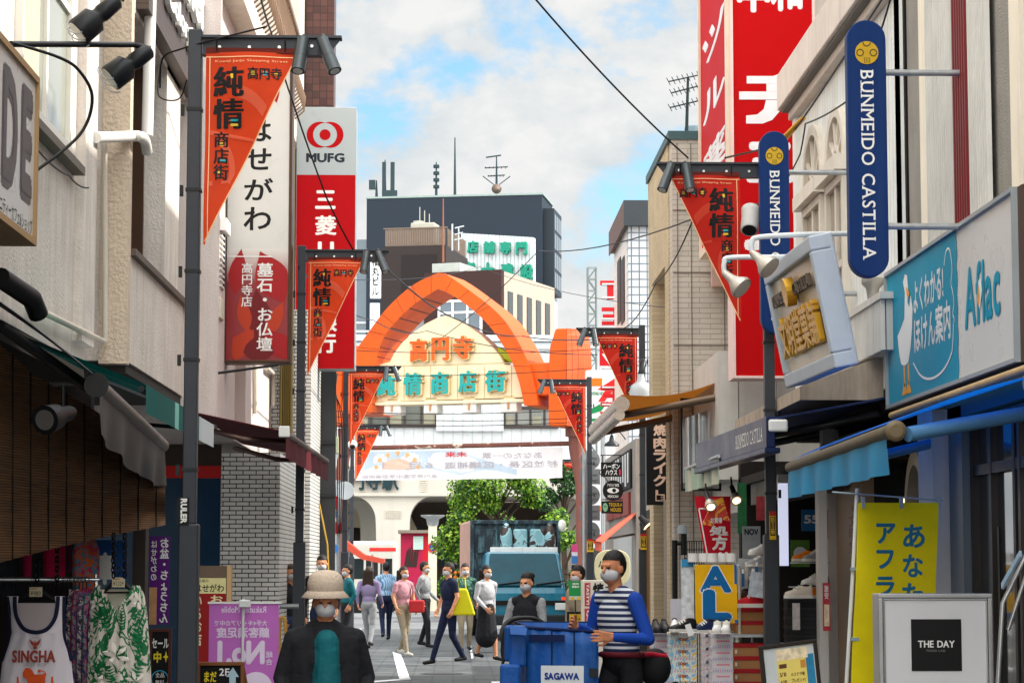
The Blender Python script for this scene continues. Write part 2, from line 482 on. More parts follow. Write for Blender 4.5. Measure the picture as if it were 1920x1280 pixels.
 def text(s, pn, string, rect, d=0.003, thick=0.0, bold=0.0, vert=False, serif=False, mirror=False, skew=0.0, rot=0, pitch=1.0, taper=None):
  """lettering fitted into rect (u0,v0,u1,v1); bold = (bx, by) in em"""
  bx, by = bold if isinstance(bold, tuple) else (bold, bold)
  V2 = []; Fc = []; Eg = []; layer = []
  if bx or by:
   offs = [(0, 0)] + [(bx * math.cos(a * math.pi / 4), by * math.sin(a * math.pi / 4)) for a in range(8)]
  else: offs = [(0, 0)]
  x = y = 0.0
  for ch in string:
   if ch == ' ':
    if vert: y -= 0.6
    else: x += 0.35
    continue
   vs, fs, eg, adv = glyph(ch)
   ox = 0.0
   if vert and adv < 1: ox = (1 - adv) / 2
   if vert and ch in 'ーー': pass
   for k, (dx, dy) in enumerate(offs):
    n = len(V2)
    if vert and ch == 'ー':      # the long mark stands upright in a column
     V2 += [(ox + 0.5 + (py - 0.38) + dx, y + 0.38 - (px - 0.5) + dy) for px, py in vs]
    else:
     V2 += [(x + ox + px + dx, y + py + dy) for px, py in vs]
    layer += [k] * len(vs)
    Fc += [tuple(n + i for i in f) for f in fs]; Eg += [(n + a, n + b) for a, b in eg]
   if serif and ch in SERIF:
    xs = [p[0] for p in vs]; ys = [p[1] for p in vs]
    lo, hi = min(xs), max(xs); bo, to = min(ys), max(ys); sw = 0.075
    for q in SERIF[ch]:
     cxs = lo + 0.05 + (hi - lo - 0.1) * q
     ends = [bo, to]
     if ch in 'A': ends = [bo]
     if ch == 'T': ends = [bo]
     for yy in ends:
      n = len(V2); h = 0.045; y2 = yy if yy == bo else yy - h
      V2 += [(x + cxs - sw * 1.5, y + y2), (x + cxs + sw * 1.5, y + y2), (x + cxs + sw * 1.5, y + y2 + h), (x + cxs - sw * 1.5, y + y2 + h)]
      layer += [len(offs)] * 4; Fc.append((n, n + 1, n + 2, n + 3)); Eg += [(n, n + 1), (n + 1, n + 2), (n + 2, n + 3), (n + 3, n)]
   if vert: y -= pitch if adv >= 1 else 0.85
   else: x += (adv * pitch + (0.04 if serif else 0))
  if not V2: return s
  if rot:                               # quarter turn clockwise (text running down a sign)
   V2 = [(py, -px) for px, py in V2]
  xs = [p[0] for p in V2]; ys = [p[1] for p in V2]
  x0, x1, y0, y1 = min(xs), max(xs), min(ys), max(ys)
  u0, v0, u1, v1 = rect
  vs = []; nL = len(offs)
  pts = []
  for (px, py) in V2:
   a = (px - x0) / max(1e-6, x1 - x0); b = (py - y0) / max(1e-6, y1 - y0)
   if mirror: a = 1 - a
   a2 = a + skew * (b - 0.5)
   u = u0 + (u1 - u0) * a2; v = v0 + (v1 - v0) * b
   if taper: u, v = taper(u, v, a, b)
   pts.append((u, v))
  for (u, v), k in zip(pts, layer): vs.append(pn.at(u, v, d + thick - k * 0.0004))
  F2 = [tuple(reversed(f)) for f in Fc] if mirror else Fc
  s.add(vs, F2)
  if thick > 0:
   nb = len(vs)
   vb = vs + [pn.at(u, v, d) for (u, v) in pts]
   s.add(vb, [(a, nb + a, nb + b, b) for a, b in Eg])
  return s
 def build(s, name, parent=None, bevel=0.0, loc=None, seg=2):
  me = bpy.data.meshes.new(name)
  base = root_loc(parent) if parent else Vector(loc if loc is not None else (0, 0, 0))
  me.from_pydata([(x - base.x, y - base.y, z - base.z) for x, y, z in s.v], [], s.f)
  ms = []
  for m in s.fm:
   if m not in ms: ms.append(m)
  for m in ms: me.materials.append(m)
  idx = {id(m): i for i, m in enumerate(ms)}
  me.polygons.foreach_set('material_index', [idx[id(m)] for m in s.fm])
  me.polygons.foreach_set('use_smooth', s.fs)
  me.update()
  o = bpy.data.objects.new(name, me); COL.objects.link(o)
  if parent: o.parent = parent
  else: o.location = base
  if bevel > 0:
   b = o.modifiers.new('bevel', 'BEVEL'); b.width = bevel; b.segments = seg; b.limit_method = 'ANGLE'; b.angle_limit = rad(40)
  return o
def sag(a, b, drop, n=14):
 a = Vector(a); b = Vector(b)
 return [a.lerp(b, i / n) - Vector((0, 0, drop * 4 * (i / n) * (1 - i / n))) for i in range(n + 1)]
def spline(pts, n=6):
 P = [Vector(p) for p in pts]; out = []
 for i in range(len(P) - 1):
  p0 = P[max(0, i - 1)]; p1 = P[i]; p2 = P[i + 1]; p3 = P[min(len(P) - 1, i + 2)]
  for k in range(n):
   t = k / n
   out.append(0.5 * ((2 * p1) + (p2 - p0) * t + (2 * p0 - 5 * p1 + 4 * p2 - p3) * t * t + (3 * p1 - p0 - 3 * p2 + p3) * t ** 3))
 return out + [P[-1]]
# ---------------------------------------------------------------- ground
g = MB(M('plaza_ground', '#77787a', 0.9, var=0.15, scale=0.4)).quad((-300, -60, 0), (300, -60, 0), (300, 600, 0), (-300, 600, 0)).build('ground')
structure(g)
PAVE = brick('street_paving', '#5f6264', '#565a5d', '#3f4245', 0.6, 0.3, 0.014, rough=0.85, bump=0.3, var=0.42)
def pavefix(m):                                    # paving lies flat: lay the bond out in x and y
 N, L = m.node_tree.nodes, m.node_tree.links
 t = N.new('ShaderNodeTexCoord')
 for n in N:
  if n.type == 'TEX_BRICK': L.new(t.outputs['Object'], n.inputs['Vector'])
pavefix(PAVE)
structure(MB(PAVE).box(-2.45, 3.35, -20, 62, 0.0, 0.012).build('road'))
KERB = M('kerb_granite', '#a7a7a3', 0.85, var=0.15, scale=5)
for nm, x0, x1 in (('pavement', -4.6, -2.45), ('pavement', 3.35, 5.4)):
 mb = MB(PAVE).box(x0, x1, -20, 60, 0.0, 0.06)
 structure(mb.build(nm))
structure(MB(KERB).box(-2.45, -2.33, -20, 60, 0, 0.075).build('kerb'))
structure(MB(KERB).box(3.23, 3.35, -20, 60, 0, 0.075).build('kerb'))
LINE = M('road_line_paint', '#d6d8da', 0.8, var=0.12, scale=6, dirt=0.3, streak=(5, 5, 5))
def gpt(px, py, z=0.016):
 d = ray(px, py); q = C0 + d * ((z - C0.z) / d.z); return (q.x, q.y, z)
lm = MB(LINE)
lm.quad(gpt(749, 1273), gpt(769, 1272), gpt(752, 1226), gpt(736, 1221))
structure(lm.build('road_line'))
lm = MB(LINE); lm.quad(gpt(690, 1279), gpt(770, 1272.5), gpt(770, 1270.5), gpt(690, 1276)); structure(lm.build('road_line'))
lm = MB(LINE); lm.quad(gpt(884, 1234), gpt(888, 1233), gpt(881, 1199), gpt(878.5, 1199)); structure(lm.build('road_line'))
lm = MB(LINE); lm.quad(gpt(922, 1280), gpt(948, 1280), gpt(946, 1276.5), gpt(921, 1276.5)); structure(lm.build('road_line'))
for i, (px, py, r_) in enumerate(((830, 1262, .30), (905, 1222, .22))):
 q = Vector(gpt(px, py)); t = T('manhole_cover', ['larger round iron cover in the paving left of the blue trolley', 'smaller round iron cover farther up the paving'][i], 'manhole cover', q)
 gp_ = Panel(q, (1, 0, 0), (0, 1, 0)); m = MB(M('cast_iron', '#3b3d3f', .6, .4, .25, 12)).disc(gp_, 0, 0, r_, -.002, .006, 36); m.build('lid', t)
 MB(M('iron_rim', '#55585a', .5, .4)).ring(gp_, 0, 0, r_ + .005, r_ + .04, -.002, .004, 36).build('rim', t)
# cross road in front of the station
structure(MB(M('plaza_asphalt', '#6b6d70', 0.9, var=0.2, scale=1.2)).box(-60, 60, 62, 92, 0.0, 0.014).build('road'))

# ---------------------------------------------------------------- station (far end of the street)
YS = 100.0
SIDING = stripes('white_corrugated_siding', '#c3c8cb', '#adb5b9', 0.42, 'x', 0.86, 0.55, 0.04, 0.6)
st = T('station_building', 'white corrugated railway station wall with two window bands above the viaduct', 'station', (0, YS, 0))
zb, zt = Zat(868, YS), Zat(640, YS)
xl, xr = Xat(560, YS), Xat(1240, YS)
MB(SIDING).box(xl, xr, YS, YS + 9, zb, zt).build('wall', st)
mb = MB(M('station_roof_edge', '#d4dde2', 0.5, var=0.06)).box(xl - .2, xr + .2, YS - .35, YS + 9.2, zt, zt + .25)
mb.box(xl, xr, YS - .12, YS, zt - .32, zt - .06); mb.build('roof_edge', st)
WFR = M('dark_window_frame', '#3b3330', 0.5, var=0.1)
SHADEW = glassm('station_window_glass', '#59605a', 0.15)
for (a, b, y0, y1, n) in ((664, 822, 752, 801, 5), (942, 1047, 762, 803, 4)):
 pn = FP(a, y0, b, y1, YS - 0.02)
 w = MB(WFR).frame(pn, 0, 0, pn.w, pn.h, 0.14, 0, 0.12)
 for i in range(1, n):
  u = pn.w * i / n; w.pbox(pn, u - .05, .14, u + .05, pn.h - .14, 0, 0.1)
 wo = w.build('window', st)
 p = MB(SHADEW).pbox(pn, .1, .1, pn.w - .1, pn.h - .1, 0.0, 0.04)
 p.mat(M('window_blind', '#8d8a78', 0.9, var=.2))
 for i in range(n):
  if i % 2 == 0: p.pbox(pn, pn.w * i / n + .1, .15, pn.w * (i + .8) / n, pn.h * .55, 0.04, 0.05)
 p.build('pane', wo)
pn = FP(818, 772, 944, 808, YS - 0.03)
MB(SIDING).pbox(pn, 0, 0, pn.w, pn.h, 0, 0.16).build('wall_panel', st)

VIAW = M('painted_viaduct_concrete', '#c4c0b6', 0.8, var=0.08, scale=0.35, dirt=0.22, dcol='#8f8a7e', streak=(1.5, 1.5, .25))
vd = T('railway_viaduct', 'white painted arched railway viaduct with station name across its beam', 'viaduct', (0, YS, 0))
zg0, zg1 = Zat(931, YS), Zat(868, YS)
mb = MB(VIAW)
mb.box(xl - 4, xr + 6, YS - 1.0, YS + 8.0, zg0, zg1 - 0.01)
mb.box(xl - 4, xr + 6, YS - 1.15, YS - 1.0, zg1 - .25, zg1 - 0.05)
mb.box(xl - 4, xr + 6, YS - 1.1, YS - 1.0, zg0, zg0 + .14)
mb.build('beam', vd)
pf = FP(600, 1065, 1200, 900, YS - 0.95)
def pier(cx, hw, y_):                               # flared pier: shaft with rounded haunches meeting the beam
 pts = []
 pn = Panel((0, y_, 0), (1, 0, 0), (0, 0, 1))
 x = Xat(cx, y_); r = 1.05; zt_ = zg0 + .02
 left = [(x - hw - r, zt_)] + [(x - hw - r + r * math.sin(a), zt_ - r + r * math.cos(a)) for a in [k * math.pi / 16 for k in range(1, 9)]]
 right = [(2 * x - u, v) for u, v in reversed(left)]
 pts = left + [(x - hw * .86, 0.0), (x + hw * .86, 0.0)] + right
 return MB(VIAW).ppoly(pn, pts, -1.6, 0.0)
for px, y_ in ((736, YS - .9), (1136, YS - .9), (560, YS - .9)):
 p = pier(px, 0.72, y_); p.build('pier', vd)
for px in (700, 1070):
 pier(px, 0.6, YS + 5.6).build('pier', vd)
# far side wall seen through the left opening, with its own small arch
pn = FP(640, 1066, 730, 932, YS + 7.0)
A = [(pn.w * .25 + 1.0 * math.cos(t), 1.15 + .75 * math.sin(t)) for t in [math.pi * k / 14 for k in range(15)]]
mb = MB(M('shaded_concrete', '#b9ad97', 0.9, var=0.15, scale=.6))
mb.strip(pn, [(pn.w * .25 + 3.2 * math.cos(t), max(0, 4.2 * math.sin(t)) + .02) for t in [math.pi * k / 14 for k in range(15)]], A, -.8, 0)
mb.build('far_arch', vd)
lt = MB(M('station_letters', '#14323a', 0.5, var=.05))
pl_ = FP(600, 930, 800, 890, YS - 1.12)
lt.text(pl_, '高円寺駅', pl_.rect(622, 878, 748, 919), 0.0, 0.08, bold=(.035, .025))
lt.build('lettering', vd)
mb = MB(M('viaduct_rivets', '#d3cdbf', 0.8))
for cx in (681, 792):
 for k in range(8):
  p0 = PY(cx - 4, 897 + k * 4, YS - 1.02); mb.box(p0.x, p0.x + .26, YS - 1.07, YS - 1.0, p0.z, p0.z + .05)
for k in range(5):
 for j in range(9):
  p0 = PY(722 + j * 3.5, 958 + k * 3.2, YS - .9); mb.box(p0.x, p0.x + .05, YS - .95, YS - .9, p0.z, p0.z + .04)
mb.build('rivet_bands', vd)
# dark concourse behind the arches
cb = T('concourse_shop', 'dim station concourse front under the viaduct with lit signs', 'shop front', (0, YS + 8.2, 0))
MB(M('dark_concourse', '#4a4138', 0.9, var=.3, scale=.8)).box(xl, xr, YS + 8.3, YS + 8.6, 0, zg0).build('wall', cb)
mb = MB(M('concourse_dark_glass', '#23323a', .2, var=.3))
for a, b in ((756, 790), (815, 850), (860, 900), (985, 1030)):
 pn = FP(a, 1060, b, 985, YS + 8.25); mb.pbox(pn, 0, 0, pn.w, pn.h, 0, .06)
mb.build('window', cb)
kb = T('kiosk', 'crimson kiosk wall with dark tree motif under the viaduct', 'kiosk', PY(780, 1065, YS - 6) - Vector((0, 0, 1.6)))
pn = FP(751, 1072, 804, 999, YS - 6)
MB(M('crimson_panel', '#a3123f', .5, var=.15)).pbox(pn, 0, -1.6, pn.w * .78, pn.h, -2, 0).mat(M('red_panel', '#b60f22', .5)).pbox(pn, pn.w * .78, -1.6, pn.w, pn.h, -2, 0).build('wall', kb)
mb = MB(M('kiosk_motif', '#33211f', .7))
for k in range(5):
 u = pn.w * (.12 + .09 * k); mb.ppoly(pn, [(u, .2), (u + .1, .2), (u + .22, 1.0 + .12 * (k % 3)), (u + .1, .8)], 0.005, .02)
mb.mat(M('kiosk_sign', '#b9d3cb', .5)).pbox(pn, pn.w * .45, pn.h * .58, pn.w * .8, pn.h * .92, 0, .05)
mb.build('sign_panel', kb)
MB(M('kiosk_canopy', '#7d7468', .7)).pbox(pn, -.1, pn.h, pn.w + .1, pn.h + .12, -2, .4).build('roof', kb)

# plaza vehicles and furniture on the far left
bu = T('parked_bus', 'white bus with a red roof stripe parked before the viaduct', 'bus', (Xat(700, 84), 84, 0))
pn = FP(655, 1150, 744, 1014, 84)
MB(M('bus_white', '#c3c1b8', .35, var=.06)).pbox(pn, 0, .35, pn.w, pn.h, -2.2, 0).build('body', bu, bevel=.12)
MB(M('bus_stripe', '#d5302c', .4)).pbox(pn, pn.w * .42, pn.h * .86, pn.w * .98, pn.h * .91, 0, .012).build('stripe', bu)
mb = MB(GLASS)
for k in range(3): mb.pbox(pn, pn.w * (.05 + .3 * k), pn.h * .48, pn.w * (.3 + .3 * k), pn.h * .76, 0, .015)
mb.build('window', bu)
mb = MB(M('tyre_rubber', '#17171a', .8))
for u in (.2, .8):
 c = pn.at(pn.w * u, .42, 0); mb.cyl(c + Vector((0, .3, 0)), c + Vector((0, -.03, 0)), .42)
mb.build('wheel', bu)
aw = T('awning', 'small salmon red awning on a post before the parked bus', 'awning', (Xat(690, 58), 58, 0))
pn = FP(645, 1070, 720, 1010, 58)
MB(M('salmon_canvas', '#d9604c', .8, var=.1, trans=.25)).ppoly(pn, [(0, pn.h), (.0, pn.h * .72), (pn.w * .45, pn.h * .36), (pn.w, pn.h * .22), (pn.w, pn.h * .38), (pn.w * .5, pn.h * .52)], -1.2, 0).build('canvas', aw)
MB(GALV).cyl((Xat(697, 58), 58.4, 0), (Xat(697, 58), 58.4, 1.95), .03).cyl((Xat(716, 58), 58.9, 0), (Xat(716, 58), 58.9, 1.85), .03).build('post', aw)
lp = T('lamp_pillar', 'white station plaza lamp pillar with a flared head', 'lamp', (Xat(811, 88), 88, 0))
x = Xat(811, 88)
MB(M('lamp_pillar_white', '#ded8c2', .4)).box(x - .16, x + .16, 87.85, 88.15, 0, Zat(985, 88)).build('pillar', lp)
z = Zat(985, 88); MB(GALV).lathe((x, 88, z), (0, 0, 1), [(0, .2), (.25, .25), (.35, .45), (.4, .45)]).build('lamp_head', lp)
pn = FP(806, 1045, 816, 985, 87.84)
MB(M('no_parking_red', '#c62b2b', .5)).ring(pn, pn.w / 2, .38, .13, .19, 0, .03).mat(M('no_parking_blue', '#27408f', .5)).disc(pn, pn.w / 2, .38, .13, 0, .02).build('sign_disc', lp)

# ---------------------------------------------------------------- buildings behind the station
def yawpanel(px, py, Y, deg):
 return Panel(PY(px, py, Y), (math.cos(rad(deg)), -math.sin(rad(deg)), 0), (0, 0, 1))
def block(mb, pn, u0, v0, u1, v1, depth, d1=0.0):
 return mb.pbox(pn, u0, v0, u1, v1, -depth, d1)
NAVY = M('navy_cladding', '#1c2835', .55, var=.10, scale=.25, dirt=.1)
nb = T('office_building', 'tall navy clad office block with mast antennas on its flat roof', 'building', (Xat(850, 150), 150, 0))
pn = yawpanel(686, 640, 150, 10)
u1, vt = pn.uv(1016, 366); vt = pn.uv(850, 369)[1]
block(MB(NAVY), pn, 0, -20, u1, vt, 5).build('wall', nb)
MB(M('navy_parapet', '#8fa09c', .5)).pbox(pn, -.05, vt, u1 + .1, vt + .12, -5, .05).build('parapet', nb)
sp = Panel(pn.at(u1, -20), -pn.N, (0, 0, 1)); hs = vt + 20
mb = MB(M('side_bay_dark', '#202a33', .5)).pbox(sp, .6, hs - 6.2, 4.4, hs - .8, 0, .7)
mb.build('side_bay', nb)
mb = MB(GLASSB)
for k in range(4):
 for j in range(4): mb.pbox(sp, .8 + .9 * k, hs - 5.9 + 1.25 * j, 1.5 + .9 * k, hs - 4.9 + 1.25 * j, .7, .73)
mb.build('side_window', nb)
MB(M('side_wall_blue', '#a3b3bd', .5)).pbox(sp, .5, hs - 20, 4.5, hs - 6.3, 0, .4).build('side_wall', nb)
MB(GLASSB).pbox(pn, -1.0, -20, -.04, vt - 2.6, -6, -.4).build('glass_wing', nb)
mb = MB(M('white_mullion', '#cfd6da', .5))
for k in range(7): mb.pbox(pn, -1.02, -18 + 3.2 * k, -.03, -17.88 + 3.2 * k, -.4, -.34)
mb.build('mullion', nb)
def mast(px, y0, y1, Y, label, deco=None):
 t = T('antenna', label, 'antenna', PY(px, y1, Y))
 a = PY(px, y1, Y); b = PY(px, y0, Y)
 MB(M('antenna_metal', '#2b3b40', .5, .3)).tube([a, b], [.11, .04], 6).build('mast', t)
 return t, a, b
AM = M('antenna_metal', '#2b3b40', .5, .3)
t, a, b = mast(706, 338, 372, 152, 'short rooftop mast with a side box, left end of navy block')
MB(AM).box(a.x - .5, a.x - .08, a.y - .2, a.y + .2, a.z + .6, a.z + 1.2).build('antenna_box', t)
t, a, b = mast(722, 300, 372, 152, 'twin panel cellular mast on navy roof')
MB(AM).box(a.x - .2, a.x + .05, a.y - .15, a.y + .15, a.z + .2, a.z + 2.4).box(a.x + .35, a.x + .62, a.y - .15, a.y + .15, a.z + .2, a.z + 2.4).box(a.x - .2, a.x + .8, a.y - .3, a.y + .3, a.z, a.z + .5).build('antenna_panel', t)
t, a, b = mast(818, 304, 370, 152, 'slim knobbed mast at the middle of navy roof')
mb = MB(AM)
for k in range(4): mb.cyl((a.x, a.y, a.z + .6 + .45 * k), (a.x, a.y, a.z + .8 + .45 * k), .2)
mb.build('antenna_ring', t)
t, a, b = mast(853, 258, 369, 152, 'tallest plain mast on navy roof')
t, a, b = mast(931, 294, 368, 152, 'rooftop television aerial with a round dish on navy roof')
mb = MB(AM)
mb.tube([b + Vector((-.7, 0, -.05)), b + Vector((.3, 0, .1))], .05)
for dz, w in ((-.75, .75), (-1.3, .55)):
 mb.tube([b + Vector((-w, 0, dz)), b + Vector((w, 0, dz + .08))], .04)
 for k in range(6): mb.tube([b + Vector((-w + w * .36 * k, -.25, dz + .02)), b + Vector((-w + w * .36 * k, .25, dz + .02))], .03)
mb.tube([b + Vector((-.9, 0, -1.3)), b + Vector((0, 0, -2.0)), b + Vector((.9, 0, -1.3))], .035)
mb.build('aerial', t)
c = PY(931, 355, 152); MB(M('dish_rust', '#6e5f56', .6)).lathe(c, (0, -1, 0), [(0, .05), (.08, .3), (.16, .33), (.18, .30), (.10, .05)], 24).build('dish', t)

BRN = M('dark_brown_tile', '#2f2625', .6, var=.12, scale=.5)
b2 = T('office_building', 'dark brown tower with a roof railing and white rooftop air unit', 'building', (Xat(780, 128), 128, 0))
pn = yawpanel(722, 640, 128, 12)
u1, vt = pn.uv(836, 459)
block(MB(BRN), pn, -.2, -18, u1, vt, 6).mat(M('brown_inset', '#251e1f', .7, var=.1)).pbox(pn, u1 * .26, vt - 3.2, u1 * .86, vt - .5, 0, .01).build('wall', b2)
MB(GLASS).pbox(pn, .25, vt - 7.0, .75, vt - 5.2, 0, .05).build('window', b2)
mb = MB(M('roof_rail_brown', '#7a6a5e', .6))
for k in range(34): mb.pbox(pn, u1 * k / 34 - .1, vt, u1 * k / 34 - .02, vt + 1.0, -.4, -.34)
mb.pbox(pn, -.2, vt + 1.0, u1, vt + 1.06, -.44, -.3)
for k in range(14): mb.pbox(pn, u1 - .1, vt, u1 - .02, vt + 1.0, -.8 - k * .36, -.7 - k * .36)
mb.build('roof_railing', b2)
mb = MB(M('roof_unit_white', '#a9a79c', .5, var=.1)).pbox(pn, u1 * .38, vt + .2, u1 * .78, vt + 1.35, -1.8, -.5)
mb.cyl(pn.at(u1 * .48, vt + 1.35, -1), pn.at(u1 * .48, vt + 1.5, -1), .3)
for k in range(3): mb.cyl(pn.at(u1 * (.5 + .08 * k), vt + 1.35, -1), pn.at(u1 * (.5 + .08 * k), vt + 2.3 - .2 * k, -1), .025)
mb.build('air_unit', b2, bevel=.05)
MB(M('rusty_mast', '#8d5a48', .6)).tube([PY(831, 492, 126), PY(831, 372, 126)], [.07, .03], 6).build('mast', b2)
t = tag(MB(M('rooftop_aerial_white', '#b9c0c2', .4, .4)).tube([PY(848, 470, 127), PY(848, 420, 127)], .05).tube([PY(860, 470, 127), PY(860, 425, 127)], .04)
  .tube([PY(853, 428, 127), PY(870, 424, 127)], .04).tube([PY(853, 440, 127), PY(868, 436, 127)], .04).tube([PY(852, 450, 127), PY(868, 447, 127)], .04).build('aerial', loc=PY(848, 470, 127)),
  'pale small aerial between brown tower and white letter board', 'aerial')

b3 = T('low_office', 'lower maroon brown building with beige side wall behind arch top', 'building', (Xat(870, 118), 118, 0))
pn = yawpanel(795, 640, 118, 22)
u1, vt = pn.uv(940, 505)
MBROWN = M('maroon_brown_panel', '#38211f', .6, var=.1, scale=.6)
block(MB(MBROWN), pn, 0, -16, u1, vt, .4).build('wall', b3)
sp = Panel(pn.at(u1, 0), -pn.N, (0, 0, 1))
MB(M('beige_side', '#ab9c8e', .8, var=.1)).pbox(sp, .4, -16, 8, vt - .05, -.3, 0).build('side_wall', b3)
mb = MB(GLASS)
for k in range(5): mb.pbox(sp, .9 + 1.4 * k, vt - 4.2, 1.6 + 1.4 * k, vt - 1.0, 0, .04)
mb.build('side_window', b3)
fr = MB(WHITE); gl = MB(GLASSB)
u0, v0 = pn.uv(822, 632); ua, va = pn.uv(905, 560)
fr.frame(pn, u0, v0, ua, va, .12, 0, .1)
for k in (1, 2): fr.pbox(pn, u0 + (ua - u0) * k / 3 - .05, v0, u0 + (ua - u0) * k / 3 + .05, va, 0, .09)
fr.pbox(pn, u0, v0 + (va - v0) * .62, ua, v0 + (va - v0) * .68, 0, .08)
w = fr.build('window', b3); gl.pbox(pn, u0 + .1, v0 + .1, ua - .1, va - .1, 0, .03).build('pane', w)
q0 = pn.uv(806, 504); q1 = pn.uv(858, 492)
MB(M('roof_cap_white', '#a8aca6', .5)).pbox(pn, q0[0], vt, q1[0], vt + .5, -2.5, -.3).build('roof_cap', b3)
MB(M('light_panel', '#8a8b8d', .6)).pbox(pn, -1.0, -16, -.02, vt - .6, -2, -.3).build('stair_wall', b3)

b4 = T('letter_board', 'white corrugated rooftop board with green raised letters', 'sign board', (Xat(930, 138), 138, 0))
pn = yawpanel(864, 640, 138, 14)
u1, vt = pn.uv(1000, 445); v0t = pn.uv(864, 437)[1]
CORRW = stripes('white_corrugated_board', '#d9e0e2', '#a9b4b8', .22, 'x', .7, .5, .1, .5)
MB(CORRW).ppoly(pn, [(0, -12), (u1, -12), (u1, vt), (0, v0t)], -.6, 0).build('board', b4)
MB(M('board_side_blue', '#9fb6c6', .5)).pbox(pn, -.75, -12, -.01, v0t - .4, -3, -.5).build('side_wall', b4)
GREENL = M('green_sign_letter', '#128a72', .45, var=.08)
mb = MB(GREENL)
for i, ch in enumerate('店舗専門'): mb.text(pn, ch, pn.rect(878 + i * 30.4, 453 + i * .8, 899 + i * 30.4, 475 + i * 1.2), .1, .3, bold=(.05, .04))
for i, ch in enumerate('富士建設'): mb.text(pn, ch, pn.rect(869 + i * 36, 492 + i * 1.5, 892 + i * 36.5, 521 + i * 1.3), .1, .3, bold=(.05, .04))
mb.build('lettering', b4)
vs = T('vertical_sign', 'narrow white vertical sign with black letters beside navy block', 'sign', PY(704, 640, 108))
pn = FP(694, 558, 714, 478, 108)
MB(M('sign_white', '#e3e6e6', .5, var=.04)).pbox(pn, 0, 0, pn.w, pn.h, -.4, 0).build('board', vs, bevel=.03)
MB(INK).text(pn, '福丸ビル', (pn.w * .14, pn.h * .05, pn.w * .86, pn.h * .96), .006, bold=.03, vert=True).build('lettering', vs)
MB(M('sign_white_lower', '#c9ced2', .5)).pbox(pn, 0, -2.6, pn.w * .9, -.25, -.4, 0).build('lower_board', vs)
MB(GALV).pbox(pn, -.8, -1.6, 0, -1.5, -.3, -.2).pbox(pn, -.8, -2.4, 0, -2.3, -.3, -.2).pbox(pn, -1, -14, -.7, 3, -.4, -.2).build('bracket', vs)

# ---------------------------------------------------------------- gate arch
YA = 68.0
ap = yawpanel(824, 1065, YA, 20)
ORANGE = M('orange_arch_paint', '#d9560c', .5, var=.2, scale=.9, dirt=.18, dcol='#9a3f14', streak=(1.5, 1.5, .6))
SOFFIT = stripes('orange_slatted_soffit', '#e2601a', '#7c2f0d', .28, 'z', .88, .5, .03, .3)
ga = T('street_gate_arch', 'orange pointed arch gate spanning the street with cream name board', 'gate arch', (ap.o.x, ap.o.y, 0))
D = -1.7
Lo = [(640, 775), (645, 720), (655, 682), (668, 655), (681, 636), (702, 607), (720, 582), (743, 560), (766, 538), (794, 522), (822, 511.5)]
Li = [(697, 775), (699, 720), (702, 690), (709, 660), (716, 636), (728, 618), (742, 603), (757, 587), (772, 573), (796, 556), (821, 541.5)]
Ro = [(833, 512.5), (855, 525), (876, 542), (912, 567), (943, 594), (958, 618), (968, 634), (976, 648), (991, 678), (1002, 711), (1009, 759)]
Ri = [(821.5, 541.5), (840, 549), (858, 558), (888, 582), (910, 602), (924, 618), (935, 635), (948, 655), (959, 674), (974, 711), (983, 760)]
def dens(P, n=4):
 q = spline([Vector((x, y, 0)) for x, y in P], n)
 for _ in range(14): q = [q[0]] + [(q[i - 1] + q[i] * 2 + q[i + 1]) / 4 for i in range(1, len(q) - 1)] + [q[-1]]
 return [(p.x, p.y) for p in q]
uv = lambda P: [ap.uv(*p) for p in dens(P)]
A, B = uv(Lo), uv(Li)
A2, B2 = uv(Ro), uv(Ri)
mb = MB(ORANGE)
def archstrip(A, B):
 n = len(A)
 mb.mat(ORANGE)
 vs = [ap.at(*a, 0) for a in A] + [ap.at(*b, 0) for b in B] + [ap.at(*a, D) for a in A] + [ap.at(*b, D) for b in B]
 F = []; I = []
 for i in range(n - 1):
  F += [(i, i + 1, n + i + 1, n + i), (2 * n + i, 3 * n + i, 3 * n + i + 1, 2 * n + i + 1), (i, 2 * n + i, 2 * n + i + 1, i + 1)]
  I += [(n + i, n + i + 1, 3 * n + i + 1, 3 * n + i)]
 F += [(0, n, 3 * n, 2 * n), (n - 1, 3 * n - 1, 4 * n - 1, 2 * n - 1)]
 mb.add(vs, F); mb.mat(SOFFIT); mb.add(vs, I)
archstrip(A, B); archstrip(A2, B2)
mb.mat(ORANGE).strip(ap, [A[-1], A2[0]], [B[-1], B2[0]], D, 0)
mb.build('arch', ga)
sm_ = MB(M('arch_seam', '#9c3c0c', .6))
for P_, Q_ in ((A, B), (A2, B2)):
 for i in range(3, len(P_) - 1, 5):
  a_, b__ = Vector((*P_[i], 0)), Vector((*Q_[i], 0)); t_ = (b__ - a_).normalized(); n_ = Vector((-t_.y, t_.x, 0)) * .011
  sm_.add([ap.at(a_.x + n_.x, a_.y + n_.y, .004), ap.at(b__.x + n_.x, b__.y + n_.y, .004), ap.at(b__.x - n_.x, b__.y - n_.y, .004), ap.at(a_.x - n_.x, a_.y - n_.y, .004)], [(0, 1, 2, 3)])
sm_.build('panel_seam', ga)
def up(px, py): return ap.uv(px, py)
